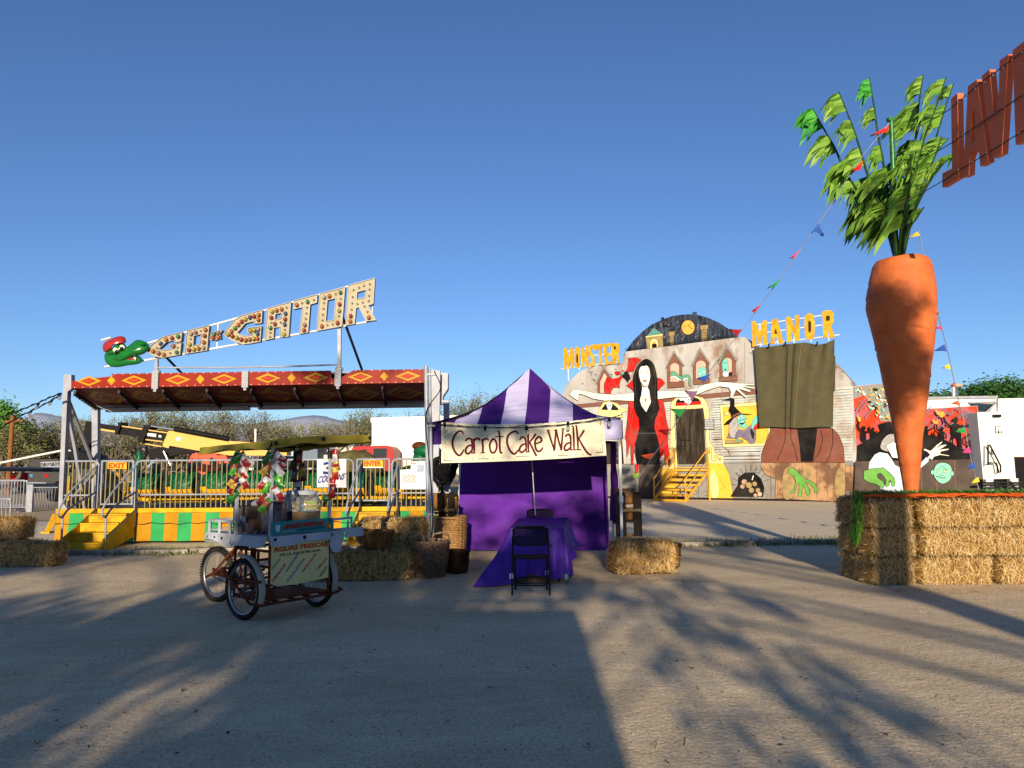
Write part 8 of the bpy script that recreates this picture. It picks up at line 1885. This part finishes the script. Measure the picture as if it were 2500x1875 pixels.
part('marking', m_trw, eq, lambda b: (b.prism([poly([(693, 1122), (710, 1122), (710, 1136), (693, 1136)], 28.45)], (0, .04, 0)), b.prism([poly([(598, 1124), (610, 1124), (610, 1134), (598, 1134)], 28.45)], (0, .04, 0))))
for px in (650, 690, 850): part('wheel', m_tyr, eq, lambda b: wheelv(b, (at(px, 1180, 28.4).x, 28.4, .4), .4))
wpo = MB(); wpo.tube([at(624, 1047, 30), at(622, 1190, 30)], .045, 7); tag(wpo.build('white_pole', m_white), 'thin white upright pole above the cart awning', 'pole')
tpo = thing('sack', 'olive canvas cover heaped by the ENTER gate behind the railing', 'cover', at(862, 1180, 19))
part('canvas', mat('canvas_olive', '#6b6440', .85, var=.2, bump=.5, bscale=12), tpo, lambda b: b.lathe([(.75, .6), (.72, 1.4), (.6, 1.75), (.35, 1.92), (0, 1.98)], 24, (at(862, 1180, 19).x, 19, 0), fn=lambda r, z, a: r * (1 + .12 * noise.noise(V((cos(a) * 2, sin(a) * 2, z * 2))))))
up = thing('utility_pole', 'wooden utility pole with a crossarm against the trees at the left edge', 'pole', (at(25, 1100, 46).x, 46, 0))
m_pole = mat('pole_wood', '#8a5a34', .9, var=.2, scale=6); part('shaft', m_pole, up, lambda b: b.tube([(at(25, 1105, 46).x, 46, 0), at(31, 1015, 46)], [.16, .12], 8)); part('crossarm', m_pole, up, lambda b: b.beam(at(12, 1030, 46), at(58, 1026, 46), .12)); part('insulator', m_blkm, up, lambda b: [b.ell(at(x, 1022, 46), .09, 8, 6) for x in (18, 30, 52)])
bulb_string('upper of two cords of bulbs running from the left canopy post to the left', [(150, 960), (118, 972), (92, 984), (55, 999), (20, 1012), (-40, 1030)], [((147, 962), -.1), ((94, 986), -.4)], 15.9, .012, fn=lambda x, y: at(x, y, 15.9))
bulb_string('lower of two cords of bulbs running from the left canopy post to the left', [(150, 962), (128, 976), (95, 994), (58, 1012), (10, 1040), (-40, 1070)], [((127, 977), -.4), ((77, 1003), -.5)], 15.9, .012, fn=lambda x, y: at(x, y, 15.95))
# white trailers on the right
m_tl = mat('trailer_white', '#dedbd3', .45, var=.03, scale=2, stain='#b8b2a6', stain_amt=.25); zR = zoom(2000, 600, .39185)
YW = 33
lt = thing('white_trailer', 'long white trailer behind the restroom cabin', 'trailer', (at(2420, 1180, YW).x, YW, 0))
part('body', m_tl, lt, lambda b: b.prism([poly([(2245, 973), (2434, 970), (2434, 1172), (2245, 1172)], YW)], (0, 2.5, 0))); part('body', m_tl, lt, lambda b: b.prism([poly([(2437, 973), (2700, 968), (2700, 1172), (2437, 1172)], YW - .15)], (0, 2.6, 0)))
part('awning_window', m_win, lt, lambda b: b.prism([poly(zR(935, 985, 1100, 985, 1060, 1035, 1000, 1040, 945, 1000), YW - .03)], (0, .03, 0))); part('awning_frame', m_alu, lt, lambda b: (b.beam(at(2366, 983, YW - .1), at(2434, 981, YW - .1), .06), b.beam(at(2408, 1006, YW - .1), at(2432, 984, YW - .1), .06)))
part('roof_rail', m_alu, lt, lambda b: b.beam(at(2245, 972, YW - .05), at(2434, 969, YW - .05), .1)); part('under_gear', m_blkm, lt, lambda b: b.prism([poly([(2480, 1115), (2640, 1115), (2640, 1190), (2480, 1190)], YW - .6)], (0, .3, 0)))
for px in (2300, 2560): part('wheel', m_tyr, lt, lambda b: wheelv(b, (at(px, 1180, YW).x, YW + .1, .45), .45))
part('marker_strip', mat('marker_red', '#a8322c', .5), lt, lambda b: b.beam(at(2482, 1116, YW - .65), at(2560, 1115, YW - .65), .05, .03))
YWC = 28
rs = thing('restroom_cabin', 'white restroom cabin with a pictogram door and steps', 'cabin', (at(2445, 1190, YWC).x, YWC, 0))
part('body', m_tl, rs, lambda b: b.prism([poly(zR(995, 1036, 1188, 1034, 1225, 1450, 1030, 1455), YWC)], (0, 2.2, 0)))
part('side', m_tl, rs, lambda b: b.prism([poly(zR(985, 1040, 996, 1036, 1032, 1455, 1022, 1455), YWC + .02)], (0, 2.0, 0)))
dd_ = part('door', m_trw, rs, lambda b: b.prism([poly(zR(1045, 1078, 1178, 1076, 1203, 1432, 1060, 1440), YWC - .04)], (0, .04, 0)))
part('handle', m_blkm, dd_, lambda b: b.tube([at(*p, YWC - .25) for p in zR(1052, 1365, 1052, 1240, 1062, 1240, 1130, 1370, 1130, 1410, 1118, 1415, 1105, 1355, 1060, 1352)], .03, 6))
part('pull', m_alu, dd_, lambda b: b.beam(at(*zR(1080, 1270)[0], YWC - .1), at(*zR(1083, 1300)[0], YWC - .1), .05, .08))
sg = part('pictogram', m_blk, rs, lambda b: b.prism([poly(zR(1098, 1122, 1137, 1122, 1139, 1168, 1100, 1168), YWC - .07)], (0, .03, 0)))
def wc(b):
    for x in (1109, 1128):
        c = at(*zR(x, 1133)[0], YWC - .075); b.sheet([[c + V((.055 * cos(a), 0, .055 * sin(a))) for a in [k * pi / 5 for k in range(10)]]]); b.sheet([poly(zR(x - 7, 1140, x + 7, 1140, x + 8, 1155, x + 4, 1155, x + 4, 1166, x - 4, 1166, x - 4, 1155, x - 8, 1155), YWC - .075)])
part('figure', m_trw, sg, wc); part('lamp', m_blkm, rs, lambda b: b.box(at(*zR(1107, 1060)[0], YWC - .06), (.28, .08, .1)))
part('skirt_frame', m_tl, rs, lambda b: [b.prism([poly(zR(x0, 1450, x1, 1450, x1 + 4, 1530, x0 + 4, 1530), YWC - .02)], (0, .2, 0)) for x0, x1 in ((1040, 1085), (1190, 1240))]); part('under_gear', m_blkm, rs, lambda b: b.prism([poly(zR(1030, 1452, 1260, 1452, 1275, 1525, 1030, 1525), YWC + .3)], (0, 1.5, 0)))
for x in (1095, 1190):
    part('stair_stringer', m_dark, rs, lambda b: b.beam(at(*zR(x, 1475)[0], YWC - .1), at(*zR(x + 40, 1530)[0], YWC - 1.0), .06, .12))
part('tread', m_dark, rs, lambda b: [b.box(at(*zR(1150 + 12 * k, 1475 + 18 * k)[0], YWC - .2 - .3 * k), (1.5, .3, .04)) for k in range(3)])
lp_ = thing('lamp_post', 'small lamp post showing above the white trailer against the trees', 'lamp post', (at(2330, 1170, 38).x, 38, 0)); part('shaft', m_white, lp_, lambda b: b.tube([(at(2330, 1170, 38).x, 38, 0), at(2328, 940, 38)], .07, 7)); part('lamp_head', mat('lamp_tan', '#b9a58a', .6), lp_, lambda b: b.ell(at(2336, 941, 38), (.3, .2, .12), 10, 6))
